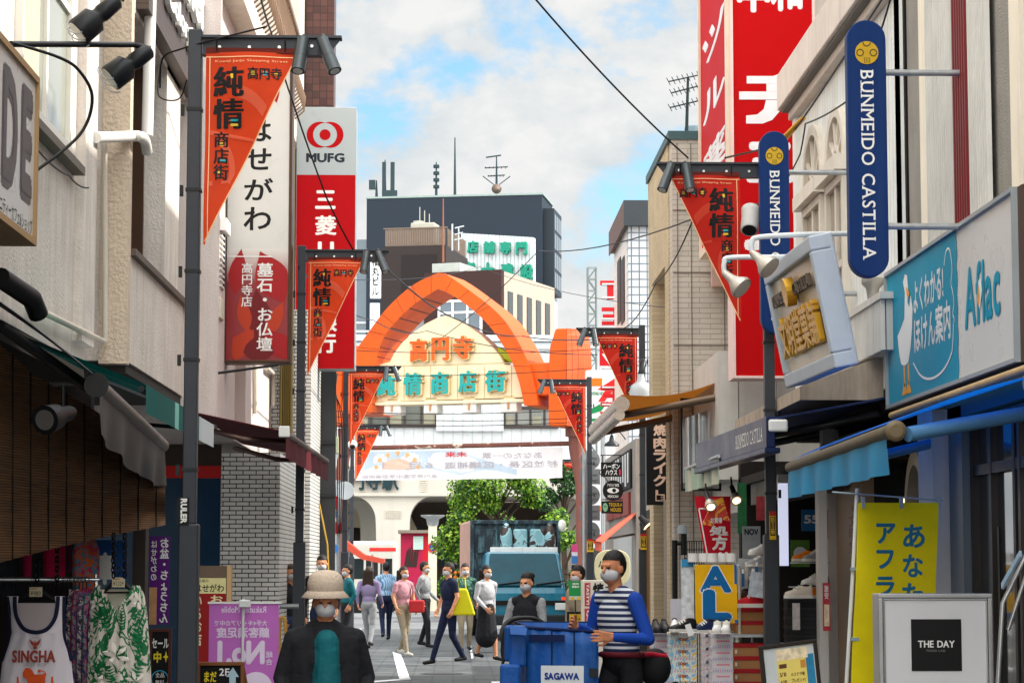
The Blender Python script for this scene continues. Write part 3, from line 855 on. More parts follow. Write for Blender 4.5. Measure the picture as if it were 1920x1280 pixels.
# shoulders: beam from each arch foot to the rounded head of each column
def headpts(x0, x1, y0, y1):
 (u0, v1), (u1, v0) = up(x0, y0), up(x1, y1)
 r = (u1 - u0)
 return [(u0, v0), (u1, v0)] + [(u1, v1 - .1), (u1 - r * .15, v1)] + [(u0 + r * .35, v1)] + [(u0 + r * .12, v1 - .35), (u0, v1 - 1.0)]
mb = MB(ORANGE)
a0, a1 = up(988, 741), up(1036, 678); mb.pbox(ap, a0[0], a0[1], a1[0], a1[1], -1.3, -.15)
c0, c1 = up(1028, 798), up(1062, 615)
lensr = [(c0[0], c0[1]), (c1[0], c0[1]), (c1[0], c1[1]), (c0[0] + .1, c1[1]), (c0[0] - .05, c1[1] - .8), (c0[0], c1[1] - 1.6)]
nA = 12
A_ = [ap.at(c0[0] + (.18 * math.sin(math.pi * k / nA) * -1), c0[1] + (c1[1] - c0[1]) * k / nA) for k in range(nA + 1)]
mb.ppoly(ap, [(c0[0], c0[1]), (c1[0], c0[1]), (c1[0], c1[1]), (c0[0] + .22, c1[1]), (c0[0] + .05, c1[1] - .5), (c0[0], c1[1] - 1.2)], -1.7, 0)
mb.build('column_head', ga, bevel=.04)
# curved outer cheek of the column head, closing to an edge at the back
mb = MB(stripes('orange_ribbed_cheek', '#e4581c', '#9a3512', .11, 'y', .85, .5, .05, .3))
nk = 14; vs = []; fs = []
for k in range(nk + 1):
 t = k / nk; v = c0[1] + (c1[1] - c0[1]) * t
 bulge = .46 * math.sin(math.pi * min(1, .25 + .75 * (1 - t))) + .02
 for j, (f, dd) in enumerate(((0, 0), (.75, -.45), (1, -.9), (.75, -1.3), (0, -1.7))):
  vs.append(ap.at(c1[0] + .004 + bulge * f, v, dd))
for k in range(nk):
 for j in range(4): fs.append((k * 5 + j, k * 5 + j + 1, k * 5 + j + 6, k * 5 + j + 5))
mb.add(vs, fs, False); mb.add(vs, [(4, 3, 2, 1, 0), tuple(nk * 5 + j for j in range(5))]); mb.build('column_cheek', ga)
l0, l1 = up(612, 798), up(641, 640)
mb = MB(ORANGE).pbox(ap, l0[0], l0[1], l1[0], l1[1], -1.7, 0); b0, b1 = up(640, 741), up(664, 678)
mb.pbox(ap, b0[0], b0[1], b1[0], b1[1], -1.3, -.15); mb.build('column_head', ga, bevel=.04)
POSTC = M('brown_gate_post', '#7b4b42', .5, var=.12, dirt=.2, dcol='#3d2723')
def col(pts, r): return MB(POSTC).tube([ap.at(*up(x, y), -.85) for x, y in pts], r, 18)
col([(1063, 800), (1063, 838), (1065, 856), (1070, 880), (1074, 905), (1075, 940), (1075, 1000), (1075, 1165)], [.22, .2, .18, .18, .18, .18, .18, .18]).cyl(ap.at(*up(1063, 799), -.85), ap.at(*up(1063, 815), -.85), .3, .3).build('post', ga)
col([(626, 800), (626, 838), (624, 856), (620, 880), (617, 905), (616, 940), (616, 1165)], [.22, .2, .18, .18, .18, .18, .18]).build('post', ga)
CREAM = M('cream_board_paint', '#e9d7b4', .5, var=.05, scale=.7, dirt=.12, dcol='#a08a66')
top = [(668, 690), (722, 676), (730, 660), (745, 640), (765, 622), (790, 604), (812, 593), (827, 589), (842, 594), (868, 607), (895, 626), (915, 646), (930, 664), (940, 682), (985, 680)]
bp = [up(668, 753)] + [up(*p) for p in top] + [up(985, 743)]
mb = MB(CREAM).ppoly(ap, bp, -1.0, -.35)
mb.build('name_board', ga, bevel=.03)
mb = MB(M('board_joint', '#b59f74', .6))
for px in (700, 749.5, 799.5, 850, 901, 952):
 a = up(px, 750 - (px - 690) * .026); b_ = up(px, 684); mb.pbox(ap, a[0] - .012, a[1], a[0] + .012, b_[1], -.35, -.346)
a = up(690, 686); b_ = up(980, 681); mb.pbox(ap, a[0], a[1] - .012, b_[0], a[1] + .012, -.35, -.346)
a, b_ = up(668, 756), up(990, 750); mb.mat(CREAM).pbox(ap, a[0], a[1] - .05, b_[0], a[1] + .04, -1.02, -.25)
mb.build('board_trim', ga)
ORL = M('orange_letter', '#ee5a17', .4, var=.05); TEL = M('teal_letter', '#1a9a96', .4, var=.05); STAND = M('letter_return', '#d9c38e', .5, var=.04)
def raised(mb, ch, px, m):
 r = ap.rect(*px)
 mb.mat(STAND).text(ap, ch, (r[0] - .015, r[1] - .03, r[2] + .035, r[3] + .01), -.34, .15, bold=(.045, .02))
 mb.mat(m).text(ap, ch, r, -.18, .012, bold=(.05, .018))
mb = MB()
for ch, px in zip('高円寺', ((764, 634, 797, 676), (805, 632, 838, 674), (845, 629, 882, 671))): raised(mb, ch, px, ORL)
for ch, px in zip('純情商店街', ((702, 702, 737, 740), (752, 698, 787, 739), (803, 696, 838, 737), (855, 694, 890, 734), (905, 693, 944, 733))): raised(mb, ch, px, TEL)
mb.build('lettering', ga)
LBOX = M('light_box_plastic', '#d9d6cf', .35, var=.12, scale=5)
for px, w in ((728, 34), (800, 28), (873, 28), (947, 33)):
 u, v = up(px, 763 - (px - 728) * .02); hw = w / 2 / 64.3
 mb = MB(LBOX).pbox(ap, u - hw, v - .2, u + hw, v + .2, -.8, -.3)
 o = mb.build('light_box', ga, bevel=.04)
 MB(M('light_tube', '#b98a62', .5)).cyl(ap.at(u, v - .1, -.292), ap.at(u, v + .1, -.292), .035).mat(STAND).pbox(ap, u - .16, v + .2, u + .16, v + .28, -.75, -.35).build('lamp', o)
leaf = MB(M('lime_leaf_paint', '#a9b818', .35, var=.1))
pts = [(920, 645), (930, 650), (950, 661), (960, 668), (960, 677), (945, 677), (932, 670), (924, 660)]
leaf.ppoly(ap, [up(*p) for p in pts], -1.0, -.5).build('leaf_ornament', ga, bevel=.12, seg=3)
RUST = patches('rusty_pipe', '#6b3d33', ['#7a4a3e', '#c9b7a5', '#5d332b'], 2.2, .7, .5)
a, b_ = up(616, 838), up(1063, 828)
MB(RUST).tube([ap.at(*a, -.85), ap.at(*b_, -.85)], .07, 10).build('cross_pipe', ga)

# cloth banner hung from the pipe: its printed side shows through mirrored
bn = T('street_banner', 'long white cloth banner with sun and clouds seen from behind under the arch', 'banner', ap.at(*up(845, 865), -.75))
r0, r1 = up(648, 899), up(1042, 836)
wv = lambda u, v: .05 * math.sin(u * 2.1) * (1.3 - v * .6) + .02 * math.sin(u * 7 + v * 3) + .03 * math.sin(v * 4)
bpn = Panel(ap.at(r0[0], r0[1], -.72), ap.U, ap.V, r1[0] - r0[0], r1[1] - r0[1], wv)
W, H = bpn.w, bpn.h
MB(M('banner_cloth', '#e9e6e6', .9, var=.05, trans=.3)).grid(bpn, 0, 0, W, H, 60, 8).build('cloth', bn)
cl = MB(M('banner_sky', '#c6d6e4', .9, var=.06, trans=.3))
def strip_grid(mb, pts_lo, pts_hi, d):
 n = len(pts_lo); vs = [bpn.at(*p, d) for p in pts_lo] + [bpn.at(*p, d) for p in pts_hi]
 mb.add(vs, [(i, i + 1, n + i + 1, n + i) for i in range(n - 1)])
N_ = 48
def cloud(t): return .12 + .16 * abs(math.sin(t * 9.5)) + .22 * max(0, math.sin(t * 5.2 + .3))
strip_grid(cl, [(W * .78 * i / N_, H * min(.9, cloud(i / N_))) for i in range(N_ + 1)],
   [(W * .78 * i / N_, H * (.97 if i / N_ < .62 else .97 - (i / N_ - .62) * 1.75)) for i in range(N_ + 1)], .006)
cl.mat(M('banner_sun', '#ecc9b6', .9, trans=.3))
su, sv, sr = W * .21, H * .36, H * .36
cl.ppoly(bpn, [(su + sr * 1.5 * math.cos(math.pi * k / 16), sv + sr * math.sin(math.pi * k / 16)) for k in range(17)], .010)
cl.mat(M('banner_ray', '#edbd85', .9, trans=.3))
for k in range(7):
 a = math.pi * (.04 + k * .153); cx, cy = su + sr * 2.0 * math.cos(a), sv + sr * 1.45 * math.sin(a)
 if cy < H * .95: cl.ppoly(bpn, [(cx + .09 * math.cos(a + s_ * .9), min(H * .99, cy + .09 * math.sin(a + s_ * .9))) for s_ in (-1.2, 0, 1.2, 3.5)], .010)
cl.build('print', bn)
bl = MB(M('banner_faded_ink', '#c2bcc6', .9, trans=.2))
def bt(s, x0, x1, y0, y1): bl.text(bpn, s, (W * x0, H * y0, W * x1, H * y1), .013, bold=.01, mirror=True)
bt('あなたの一票', .62, .90, .66, .86); bt('杉並区長・区議補選', .44, .98, .36, .58); bt('6月9日', .14, .38, .38, .60); bt('高円寺学園中学部美術部', .04, .40, .05, .19)
bl.mat(M('banner_red_ink', '#d5484e', .9)).text(bpn, '未来', (W * .44, H * .74, W * .55, H * .92), .013, bold=.02, mirror=True)
bl.build('lettering', bn)

# ---------------------------------------------------------------- truck
TR = T('box_truck', 'weathered teal box lorry with rusty patched box facing down the street', 'truck', (Xat(985, 52), 52, 0), rz=rad(3.5))
tq = lambda x: x
Y0 = 52.0; X0 = Xat(985, 52)
def tb(mb): return mb
sT = 4370 / 52.0
bw = 2.12; zt = 1.6 + (1065 - 973) / sT; zr = 1.6 + (1065 - 1030) / sT
PEEL = M('peeling_teal_paint', '#26333b', .65, var=.35, scale=5, dirt=.75, dcol='#6f9aa5', streak=(7, 7, 2.6), bump=.4, bscale=14)
SIDEP = M('dusty_pink_box_side', '#b58f80', .7, var=.2, dirt=.4, dcol='#5a4038')
TEAL = M('teal_cab_paint', '#146a84', .3, var=.08, coat=.5, dirt=.1)
xa, xb = X0 - 1.13, X0 + .94
m = MB(SIDEP).box(xa, xb, Y0 + 1.5, Y0 + 5.2, .8, zt); m.build('box', TR, bevel=.05)
pn = Panel((xa, Y0 + 1.49, 0), (1, 0, 0), (0, 0, 1))
wB = xb - xa
m = MB(PEEL).pbox(pn, .02, .9, wB - .02, zt - .02, 0, .03).frame(pn, 0, .9, wB, zt, .09, 0, .09)
m.pbox(pn, .18, zt - .75, .62, zt - .2, .03, .07)
m.build('box_front', TR, bevel=.02)
HUMP = patches('flaking_light_blue', '#76a6b2', ['#8fbac2', '#33211f', '#3b2c2a', '#82aeb9'], 3.4, .5, .46, .6)
m = MB(HUMP)
for u, w in ((.92, .2), (2.0 - .08, .18)):
 m.ball(pn.at(u - .1, zt - .48, .1), (w * .75, .16, .42), 14, 10)
m.pbox(pn, .98, zt - .86, 1.3, zt - .2, .03, .16).pbox(pn, 1.36, zt - .86, 1.72, zt - .2, .03, .16)
m.build('box_relief', TR, bevel=.04)
MB(M('rusty_dark_panel', '#2a1d1b', .6, var=.3)).pbox(pn, 1.62 + .02, zt - .86, 1.96, zt - .32, .04, .1).build('rust_panel', TR)
m = MB(M('white_truck_rail', '#d9dcdc', .5, dirt=.2)); m.pbox(pn, .42, zr - .11, wB - .12, zr + .06, .5, .58); m.build('roof_rail', TR, bevel=.01)
m = MB(WHITE).ball((xb + .03, Y0 + 1.4, zt - .12), (.09, .08, .14), 12, 8); m.build('marker_lamp', TR)
# cab
def cab_section(y, zlow, ztop, x0, x1): return [(x0, y, zlow), (x1, y, zlow), (x1, y, ztop), (x0, y, ztop)]
cx0, cx1 = xa + .18, xb - .02
zc = 1.6 + (1065 - 1034) / sT
ws0 = 1.6 - (1101 - 1065) / sT
secs = [((Y0 + 1.4), .5, zc - .05, cx0 + .06, cx1 - .06), (Y0 + .55, .5, zc, cx0 + .10, cx1 - .10), (Y0 + .12, .5, ws0, cx0 + .0, cx1 - .0), (Y0, .5, ws0 - .15, cx0, cx1), (Y0, .42, .55, cx0, cx1)]
m = MB(TEAL)
prof = [(Y0 + 1.4, .5), (Y0 + 1.4, zc - .04), (Y0 + .62, zc), (Y0 + .5, zc - .05), (Y0 + .06, ws0), (Y0, ws0 - .12), (Y0 - .02, .5)]
inset = [0, .1, .12, .1, .02, 0, 0]
vs = [(cx0 + i_, y, z) for (y, z), i_ in zip(prof, inset)] + [(cx1 - i_, y, z) for (y, z), i_ in zip(prof, inset)]
n = len(prof)
m.add(vs, [tuple(range(n)), tuple(range(2 * n - 1, n - 1, -1))] + [(i, n + i, n + (i + 1) % n, (i + 1) % n) for i in range(n)])
m.build('cab', TR, bevel=.05, seg=3)
wp = Panel((cx0 + .1, Y0 + .05, ws0 + .03), (1, 0, 0), (0, .44, zc - ws0 - .05)); wp.w = cx1 - cx0 - .2
hh = math.hypot(.44, zc - ws0 - .05) - .03
m = MB(M('truck_windscreen', '#0f4352', .2, spec=.14, var=.3, scale=1.5)).ppoly(wp, [(0, 0), (wp.w, 0), (wp.w - .1, hh), (.1, hh)], 0, .03); wsn = m.build('windscreen', TR, bevel=.02)
MB(BLACK).tube([wp.at(.25, .02, .05), wp.at(.95, .12, .05)], .015).tube([wp.at(1.1, .02, .05), wp.at(1.75, .12, .05)], .015).build('wiper', TR)
fp_ = Panel((cx0, Y0 - .03, 0), (1, 0, 0), (0, 0, 1)); fw = cx1 - cx0
MB(M('number_plate', '#c9c9a8', .5)).pbox(fp_, fw * .42, .60, fw * .6, .70, 0, .02).build('number_plate', TR)
MB(BLACK).pbox(fp_, .05, ws0 - .38, fw - .05, ws0 - .28, 0, .02).build('grille', TR)
MB(M('bumper_dark', '#20262a', .5)).pbox(fp_, -.02, .35, fw + .02, .58, -.05, .1).build('bumper', TR, bevel=.03)
for u in (.14, fw - .14):
 MB(M('headlamp_glass', '#cfd4d3', .15)).pbox(fp_, u - .12, .68, u + .12, .84, 0, .03).build('headlight', TR, bevel=.02)
MB(M('indicator_red', '#d5401a', .3, emit=.4)).pbox(fp_, fw - .12, .9, fw - .03, .97, 0, .03).build('indicator_lamp', TR)
for s_, x in ((-1, cx0), (1, cx1)):
 mm = MB(BLACK).tube([(x, Y0 + .3, ws0 + .3), (x + s_ * .16, Y0 + .05, ws0 + .28), (x + s_ * .16, Y0 + .05, ws0 + .05)], .015)
 mm.box(x + s_ * .16 - .07, x + s_ * .16 + .07, Y0 - .02, Y0 + .04, ws0 - .12, ws0 + .2); mm.build('wing_mirror', TR, bevel=.015)
TYRE = M('tyre_rubber', '#17171a', .8)
for x in (cx0 + .14, cx1 - .14):
 for y in (Y0 + .7, Y0 + 4.2):
  MB(TYRE).cyl((x - .1, y, .34), (x + .1, y, .34), .34, seg=24).build('wheel', TR)
MB(BLACK).box(xa + .3, xb - .3, Y0 + .4, Y0 + 5.1, .42, .8).build('chassis', TR)

# ---------------------------------------------------------------- trees
def leafmat(name, cols):
 m = bpy.data.materials.new(name); m.use_nodes = True; MATS[name] = m
 N, L = m.node_tree.nodes, m.node_tree.links
 b = N['Principled BSDF']; b.inputs['Roughness'].default_value = .45
 oi = N.new('ShaderNodeNewGeometry'); r = N.new('ShaderNodeValToRGB')
 e = r.color_ramp.elements; e[0].color = (*lin(cols[0]), 1); e[1].color = (*lin(cols[-1]), 1)
 for i, c in enumerate(cols[1:-1]): q = e.new((i + 1) / (len(cols) - 1)); q.color = (*lin(c), 1)
 L.new(oi.outputs['Random Per Island'], r.inputs['Fac']); L.new(r.outputs['Color'], b.inputs['Base Color'])
 tr = N.new('ShaderNodeBsdfTranslucent'); L.new(r.outputs['Color'], tr.inputs['Color'])
 ms = N.new('ShaderNodeMixShader'); ms.inputs['Fac'].default_value = .35
 L.new(b.outputs[0], ms.inputs[1]); L.new(tr.outputs[0], ms.inputs[2]); L.new(ms.outputs[0], N['Material Output'].inputs['Surface'])
 return m
BARK = M('tree_bark', '#4a3d33', .95, var=.25, scale=8, bump=.5)
def tree(label, base, H, W, D, n, lm, seed, leaf=.13, low=.25):
 rg = random.Random(seed); base = Vector(base)
 t = T('street_tree', label, 'tree', base)
 tk = MB(BARK); tips = []
 tk.tube([base, base + Vector((.05, 0, H * .25)), base + Vector((-.03, .05, H * .5)), base + Vector((.02, 0, H * .8))], [.16, .13, .09, .03], 10)
 cr = MB(lm)
 for k in range(34):
  a = rg.random() * 6.28; h = rg.uniform(low, .98); rr = (1 - abs((h - .48) / .62) ** 2.2) * rg.uniform(.45, 1.0)
  p = base + Vector((math.cos(a) * W / 2 * rr, math.sin(a) * D / 2 * rr, H * h))
  st_ = base + Vector((0, 0, H * max(.12, h - .22)))
  tk.tube([st_, st_.lerp(p, .5) + Vector((0, 0, .1)), p], [.05, .03, .01], 5)
  tips.append((p, rg.uniform(.20, .36) * W / 4.5))
 for k in range(n):
  c, r = tips[k % len(tips)]
  d = Vector((rg.gauss(0, 1), rg.gauss(0, 1), rg.gauss(0, .7))).normalized() * r * rg.random() ** .5 * 1.5
  p = c + d
  s_ = leaf * rg.uniform(.6, 1.3)
  nv = (d.normalized() + Vector((rg.gauss(0, .6), rg.gauss(0, .6), .7 + rg.gauss(0, .5)))).normalized()
  ax = nv.orthogonal().normalized(); ax.rotate(Matrix.Rotation(rg.random() * 6.28, 3, nv)); bx = nv.cross(ax)
  cr.add([p - ax * s_ * .5, p + bx * s_ * .32, p + ax * s_ * .5 - nv * s_ * .12, p - bx * s_ * .32], [(0, 1, 2, 3)])
 tk.build('trunk', t); cr.build('crown', t)
LEAF = leafmat('fresh_green_leaf', ['#12300a', '#2f6014', '#6fa524', '#bcd84a'])  # tones painted from leaf shadow to sunlit highlight, dealt out leaf by leaf
LEAFD = leafmat('deep_green_leaf', ['#0d2410', '#1c3d17', '#2e5a20', '#3c6b25'])
tree('bright green leafy street tree behind the box lorry', (Xat(935, 76), 76, 0), 4.75, 5.4, 3.4, 24000, LEAF, 3, .125, .2)
tree('dark green tree between lorry and gate post', (Xat(1058, 82), 82, 0), 5.2, 2.6, 3.0, 9000, LEAFD, 5, .12, .05)
fl = T('flower_bed', 'orange flowers with green leaves under the bright tree', 'flowers', (Xat(868, 72), 72, 0))
m = MB(M('orange_petal', '#e5731b', .6, var=.2)); m2 = MB(LEAFD)
for k in range(90):
 c = Vector((Xat(848 + rnd.random() * 55, 72), 72 + rnd.random(), .9 + rnd.random() * .6)); m.ball(c, .05, 6, 4)
 m2.add([c + Vector((rnd.gauss(0, .1), -.03, rnd.gauss(0, .1))) for _ in range(4)], [(0, 1, 2, 3)])
m.build('blossoms', fl); m2.build('leaves', fl)
MB(M('planter_grey', '#7d7a75', .8)).box(Xat(845, 72), Xat(906, 72), 72, 73, 0, .85).build('planter', fl, bevel=.03)
# ---------------------------------------------------------------- banner poles and pennants
BAN_L = M('pennant_cloth_sunlit', '#e4481f', .7, var=.16, scale=1.5, trans=.35)  # pennant red brightened to paint in sun shining through
BAN_R = M('pennant_cloth_shaded', '#bd2416', .7, var=.16, scale=1.5, trans=.25)  # same cloth kept deeper, painting in the shaded side of the street
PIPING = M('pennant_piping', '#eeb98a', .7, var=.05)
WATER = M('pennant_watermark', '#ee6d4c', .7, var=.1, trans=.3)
WATERR = M('pennant_watermark_shaded', '#d44530', .7, var=.1, trans=.2)
YEL = M('pennant_yellow', '#e8c03c', .6, var=.05); CYAN = M('pennant_turquoise', '#27a9b0', .6, var=.05)
def make_pole(sg, label):
 t = T('banner_pole', label, 'street pole', (0, 0, 0), 'steel banner poles along the street')
 m = MB(STEEL).box(-.072, .072, -.072, .072, 0, 1.92); m.build('base_post', t, bevel=.012)
 m = MB(STEEL).box(-.05, .05, -.05, .05, 1.92, 5.56); m.build('post', t, bevel=.008)
 m = MB(STEEL)
 L = 1.08
 a = Panel((0, -.06, 5.385), (1, 0, 0), (0, 0, 1))
 m.ppoly(a, [(sg * .055, .0), (sg * .99, .0), (sg * L, .11), (sg * .055, .11)], -.03, -.02)
 m.pbox(a, min(sg * .055, sg * L), .106, max(sg * .055, sg * L), .125, -.1, .015)
 m.pbox(a, min(sg * .055, sg * .99), -.02, max(sg * .055, sg * .99), .0, -.1, .0)
 m.build('arm', t)
 m = MB(M('bolt_head', '#d9d9d6', .3, .6))
 for u in (.18, .40, .62, .86): m.disc(a, sg * u, .04 if u < .8 else .05, .012, -.02, -.008, 10)
 m.build('bolt', t)
 for k, u in enumerate((.80, .94)):
  p = Vector((sg * u, -.12, 5.47)); tilt = Vector((sg * (-.03 + .13 * k), -.10, -.26))
  q = MB(M('spot_lamp_grey', '#4c5256', .35, .5))
  q.cyl(p, p + tilt * .55, .045, .048).cyl(p + tilt * .56, p + tilt * 1.0, .05, .052).tube([p + tilt * .5, p + Vector((0, .08, .05))], .014)
  s_ = q.build('spotlight', t)
  MB(LAMPGLASS).cyl(p + tilt * 1.0, p + tilt * 1.006, .036).build('lens', s_)
 m = MB(M('cable_band', '#2b2c2e', .6))
 for z in (2.3, 3.1, 3.75, 4.35, 4.95): m.box(-.056, .056, -.056, .056, z, z + .025); m.box(-.09 * sg - .012, -.09 * sg + .012, -.02, .02, z - .03, z + .05)
 m.build('cable_band', t)
 return t
def make_pennant(sg, label):
 t = T('pennant_banner', label, 'banner', (0, 0, 0), 'red shopping street pennants')
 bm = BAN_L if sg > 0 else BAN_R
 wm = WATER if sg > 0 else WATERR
 wave = lambda u, v: .020 * math.sin(u * 8 + v * 4) + .016 * math.sin(v * 6 + 1) - .008 * math.sin(u * 15 - v * 5)
 p = Panel((sg * .085 if sg > 0 else -.765, -.085, 3.92), (1, 0, 0), (0, 0, 1), .68, 1.40, wave)
 W, H = .68, 1.40
 if sg > 0: edge = lambda q: (0, max(.012, W * q))
 else: edge = lambda q: (min(W - .012, W * (1 - q)), W)
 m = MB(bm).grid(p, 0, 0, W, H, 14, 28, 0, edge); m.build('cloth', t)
 mm = MB(M('pennant_hem', '#5b1d14', .8)).pbox(p, 0, H - .005, W, H + .035, -.006, .006); mm.build('hem', t)
 fx = (lambda u: u) if sg > 0 else (lambda u: W - u)
 # watermark: arch line and pale swooshes printed in the cloth
 m = MB(wm)
 seg = 26
 for (cx, cy, r0, r1, a0, a1) in ((.20, .62, .30, .36, .15, 1.45), (.06, .55, .12, .16, -.5, 1.2)):
  A = []; B = []
  for i in range(seg + 1):
   aa = a0 + (a1 - a0) * i / seg
   for (r, Lst) in ((r0, A), (r1, B)):
    u = cx + r * math.cos(aa); v = cy + r * 1.5 * math.sin(aa)
    u = min(u, W * v / H - .03); Lst.append((fx(max(.02, u)), v))
  vs = [p.at(*q, .003) for q in A] + [p.at(*q, .003) for q in B]
  m.add(vs, [(i, i + 1, seg + i + 2, seg + i + 1) for i in range(seg)])
 for v0, sl in ((.42, .03), (.80, -.05)):
  q0 = [(fx(.03), v0), (fx(W * v0 / H - .03), v0 + sl), (fx(W * v0 / H - .03), v0 + sl + .02), (fx(.03), v0 + .035)]
  m.add([p.at(*q, .0035) for q in q0], [(0, 1, 2, 3)])
 m.build('watermark', t)
 m = MB(PIPING)
 def line(a, b, w):
  a = Vector((*a, 0)); b = Vector((*b, 0)); n_ = Vector((-(b - a).y, (b - a).x, 0)).normalized() * w / 2; k = 16
  vs = []
  for i in range(k + 1):
   c = a.lerp(b, i / k); vs += [p.at(c.x + n_.x, c.y + n_.y, .005), p.at(c.x - n_.x, c.y - n_.y, .005)]
  m.add(vs, [(2 * i, 2 * i + 1, 2 * i + 3, 2 * i + 2) for i in range(k)])
 line((fx(.03), .06), (fx(.03), H - .03), .007); line((fx(.0), H - .035), (fx(W - .02), H - .035), .007); line((fx(.01), .02), (fx(W - .012), H - .02), .009)
 m.build('piping', t)
 m = MB(INK)
 if sg > 0:
  c1 = (.056, .835, .285, 1.30); c2 = (.064, .465, .174, .825); tp = (.31, 1.195, .56, 1.285); ro = (.07, 1.32, .60, 1.343)
 else:
  c1 = (.375, .80, .615, 1.285); c2 = (.49, .43, .605, .79); tp = (.09, 1.185, .355, 1.28); ro = (.08, 1.315, .60, 1.338)
 def chars(s, r, b):
  n_ = len(s); h = (r[3] - r[1]) / n_
  for i, ch in enumerate(s):
   m.text(p, ch, (r[0], r[3] - (i + 1) * h + h * .03, r[2], r[3] - i * h - h * .03), .007, bold=b)
 chars('純情', c1, (.042, .012)); chars('商店街', c2, (.034, .010))
 m.text(p, '高円寺', tp, .007, bold=(.035, .015))
 # bright windows inside the characters
 for (a, b, c, d), col_ in (((.55, .80, .68, .90), YEL), ((.57, .13, .90, .18), CYAN), ((.57, .055, .90, .10), YEL)):
  u0 = c1[0] + (c1[2] - c1[0]) * a; u1 = c1[0] + (c1[2] - c1[0]) * c
  v0 = c1[1] + (c1[3] - c1[1]) * b; v1 = c1[1] + (c1[3] - c1[1]) * d
  m.mat(col_).ppoly(p, [(u0, v0), (u1, v0), (u1, v1), (u0, v1)], .0055)
 for (a, b, c, d), col_ in (((.35, .70, .65, .78), YEL), ((.45, .37, .8, .43), CYAN), ((.30, .12, .50, .2), YEL)):
  u0 = c2[0] + (c2[2] - c2[0]) * a; u1 = c2[0] + (c2[2] - c2[0]) * c
  v0 = c2[1] + (c2[3] - c2[1]) * b; v1 = c2[1] + (c2[3] - c2[1]) * d
  m.mat(col_).ppoly(p, [(u0, v0), (u1, v0), (u1, v1), (u0, v1)], .0055)
 for a, col_ in ((.45, CYAN), (.1, YEL), (.78, YEL)):
  u0 = tp[0] + (tp[2] - tp[0]) * a; m.mat(col_).ppoly(p, [(u0, tp[1] + .03), (u0 + .03, tp[1] + .03), (u0 + .03, tp[1] + .06), (u0, tp[1] + .06)], .0055)
 m.mat(PIPING).text(p, 'Koenji Junjo Shopping Street', ro, .007)
 m.build('lettering', t)
 m = MB(BLACK)
 for u in (.08, W - .1): m.tube([p.at(fx(u), H + .01, .01), p.at(fx(u), H + .09, .03)], .006, 6)
 m.build('tie', t)
 return t
def at_px(px, Y): return Vector((Xat(px, Y), Y, 0))
LPOLES = [(354, 17.0, 'banner pole with the RULER sticker beside the clothes shop'), (561, 28.6, 'banner pole standing before the white brick wall and maroon awning'),
   (646, 45.2, 'banner pole by the black louvred wall with a round mirror'), (659, 64.0, 'grey banner pole carrying a white dome camera')]
RPOLES = [(1446, 22.3, 'banner pole behind the smaller navy sign, before the drugstore sign'), (1206, 37.9, 'banner pole carrying a white bell lamp beside black grill sign'),
   (1106, 48.3, 'banner pole beside the column of traffic signs seen from behind'), (1090, 84.0, 'distant banner pole behind the brown gate post')]
LB = ['largest orange pennant, overlapping the tall altar shop sign', 'orange pennant overlapping the red bank sign', 'red pennant overlapping the first character of the arch board', 'small orange pennant in front of white cloth banner']
RB = ['large red pennant against the tall grey brick house', 'red pennant between the lattice tower and cream brick side wall', 'red pennant in front of the orange column head', 'small red pennant partly hidden by brown gate post']
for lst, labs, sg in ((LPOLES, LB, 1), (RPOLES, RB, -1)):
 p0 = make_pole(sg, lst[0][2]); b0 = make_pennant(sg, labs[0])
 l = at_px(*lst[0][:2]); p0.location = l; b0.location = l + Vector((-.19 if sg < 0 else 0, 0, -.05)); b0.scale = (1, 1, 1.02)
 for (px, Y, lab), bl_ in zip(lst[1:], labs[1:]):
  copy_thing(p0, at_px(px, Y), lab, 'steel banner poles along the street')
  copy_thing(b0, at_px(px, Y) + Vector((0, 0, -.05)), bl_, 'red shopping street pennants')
# small things strapped to the poles
l = at_px(354, 17.0); pn = FP(333, 983, 357, 932, 16.92)
s1 = T('sticker_plate', 'black sticker reading RULER on a banner pole', 'sticker', pn.o)
MB(BLACK).pbox(pn, -.004, 0, .082, pn.h, -.004, 0).build('plate', s1)
MB(WHITE).text(pn, 'RULER', (.02, pn.h * .05, .068, pn.h * .96), .003, bold=(.05, .06), rot=1).build('lettering', s1)
def camplate(px, Y, y0, y1, lab):
 pn = FP(px - 6, y1, px + 6, y0, Y)
 t = T('camera_notice', lab, 'notice', pn.o)
 MB(M('notice_yellow', '#d9b21f', .5, var=.05)).pbox(pn, 0, 0, pn.w, pn.h, -.01, 0).mat(M('notice_red', '#b2241c', .5)).pbox(pn, 0, pn.h * .84, pn.w, pn.h, 0, .002).mat(INK).pbox(pn, pn.w * .1, pn.h * .14, pn.w * .9, pn.h * .8, 0, .0015).build('plate', t)
 MB(YEL).text(pn, '防犯カメラ作動中', (pn.w * .18, pn.h * .17, pn.w * .82, pn.h * .78), .004, bold=.03, vert=True).build('lettering', t)
camplate(1449, 22.2, 958, 1011, 'yellow and black camera notice on pole beside the shoe shop')
camplate(1207, 37.8, 1000, 1030, 'tiny yellow camera notice on pole beside the grill shop front')
camplate(1107, 48.2, 1010, 1034, 'tiny yellow camera notice on pole beside the oval bar sign')
cc = T('security_camera', 'white dome camera on a grey banner pole', 'camera', PY(660, 832, 63.7))
c = PY(661, 833, 63.6); MB(WHITEG).ball(c, .13, 16, 12).build('dome', cc); MB(BLACK).ball(c + Vector((.0, -.06, -.05)), .085, 12, 8).build('lens', cc)
sp_ = T('speaker', 'grey cylindrical loudspeaker between large red pennant and navy sign', 'speaker', PY(1409, 410, 22.6))
a = PY(1408, 388, 22.3); b_ = PY(1405, 432, 22.1)
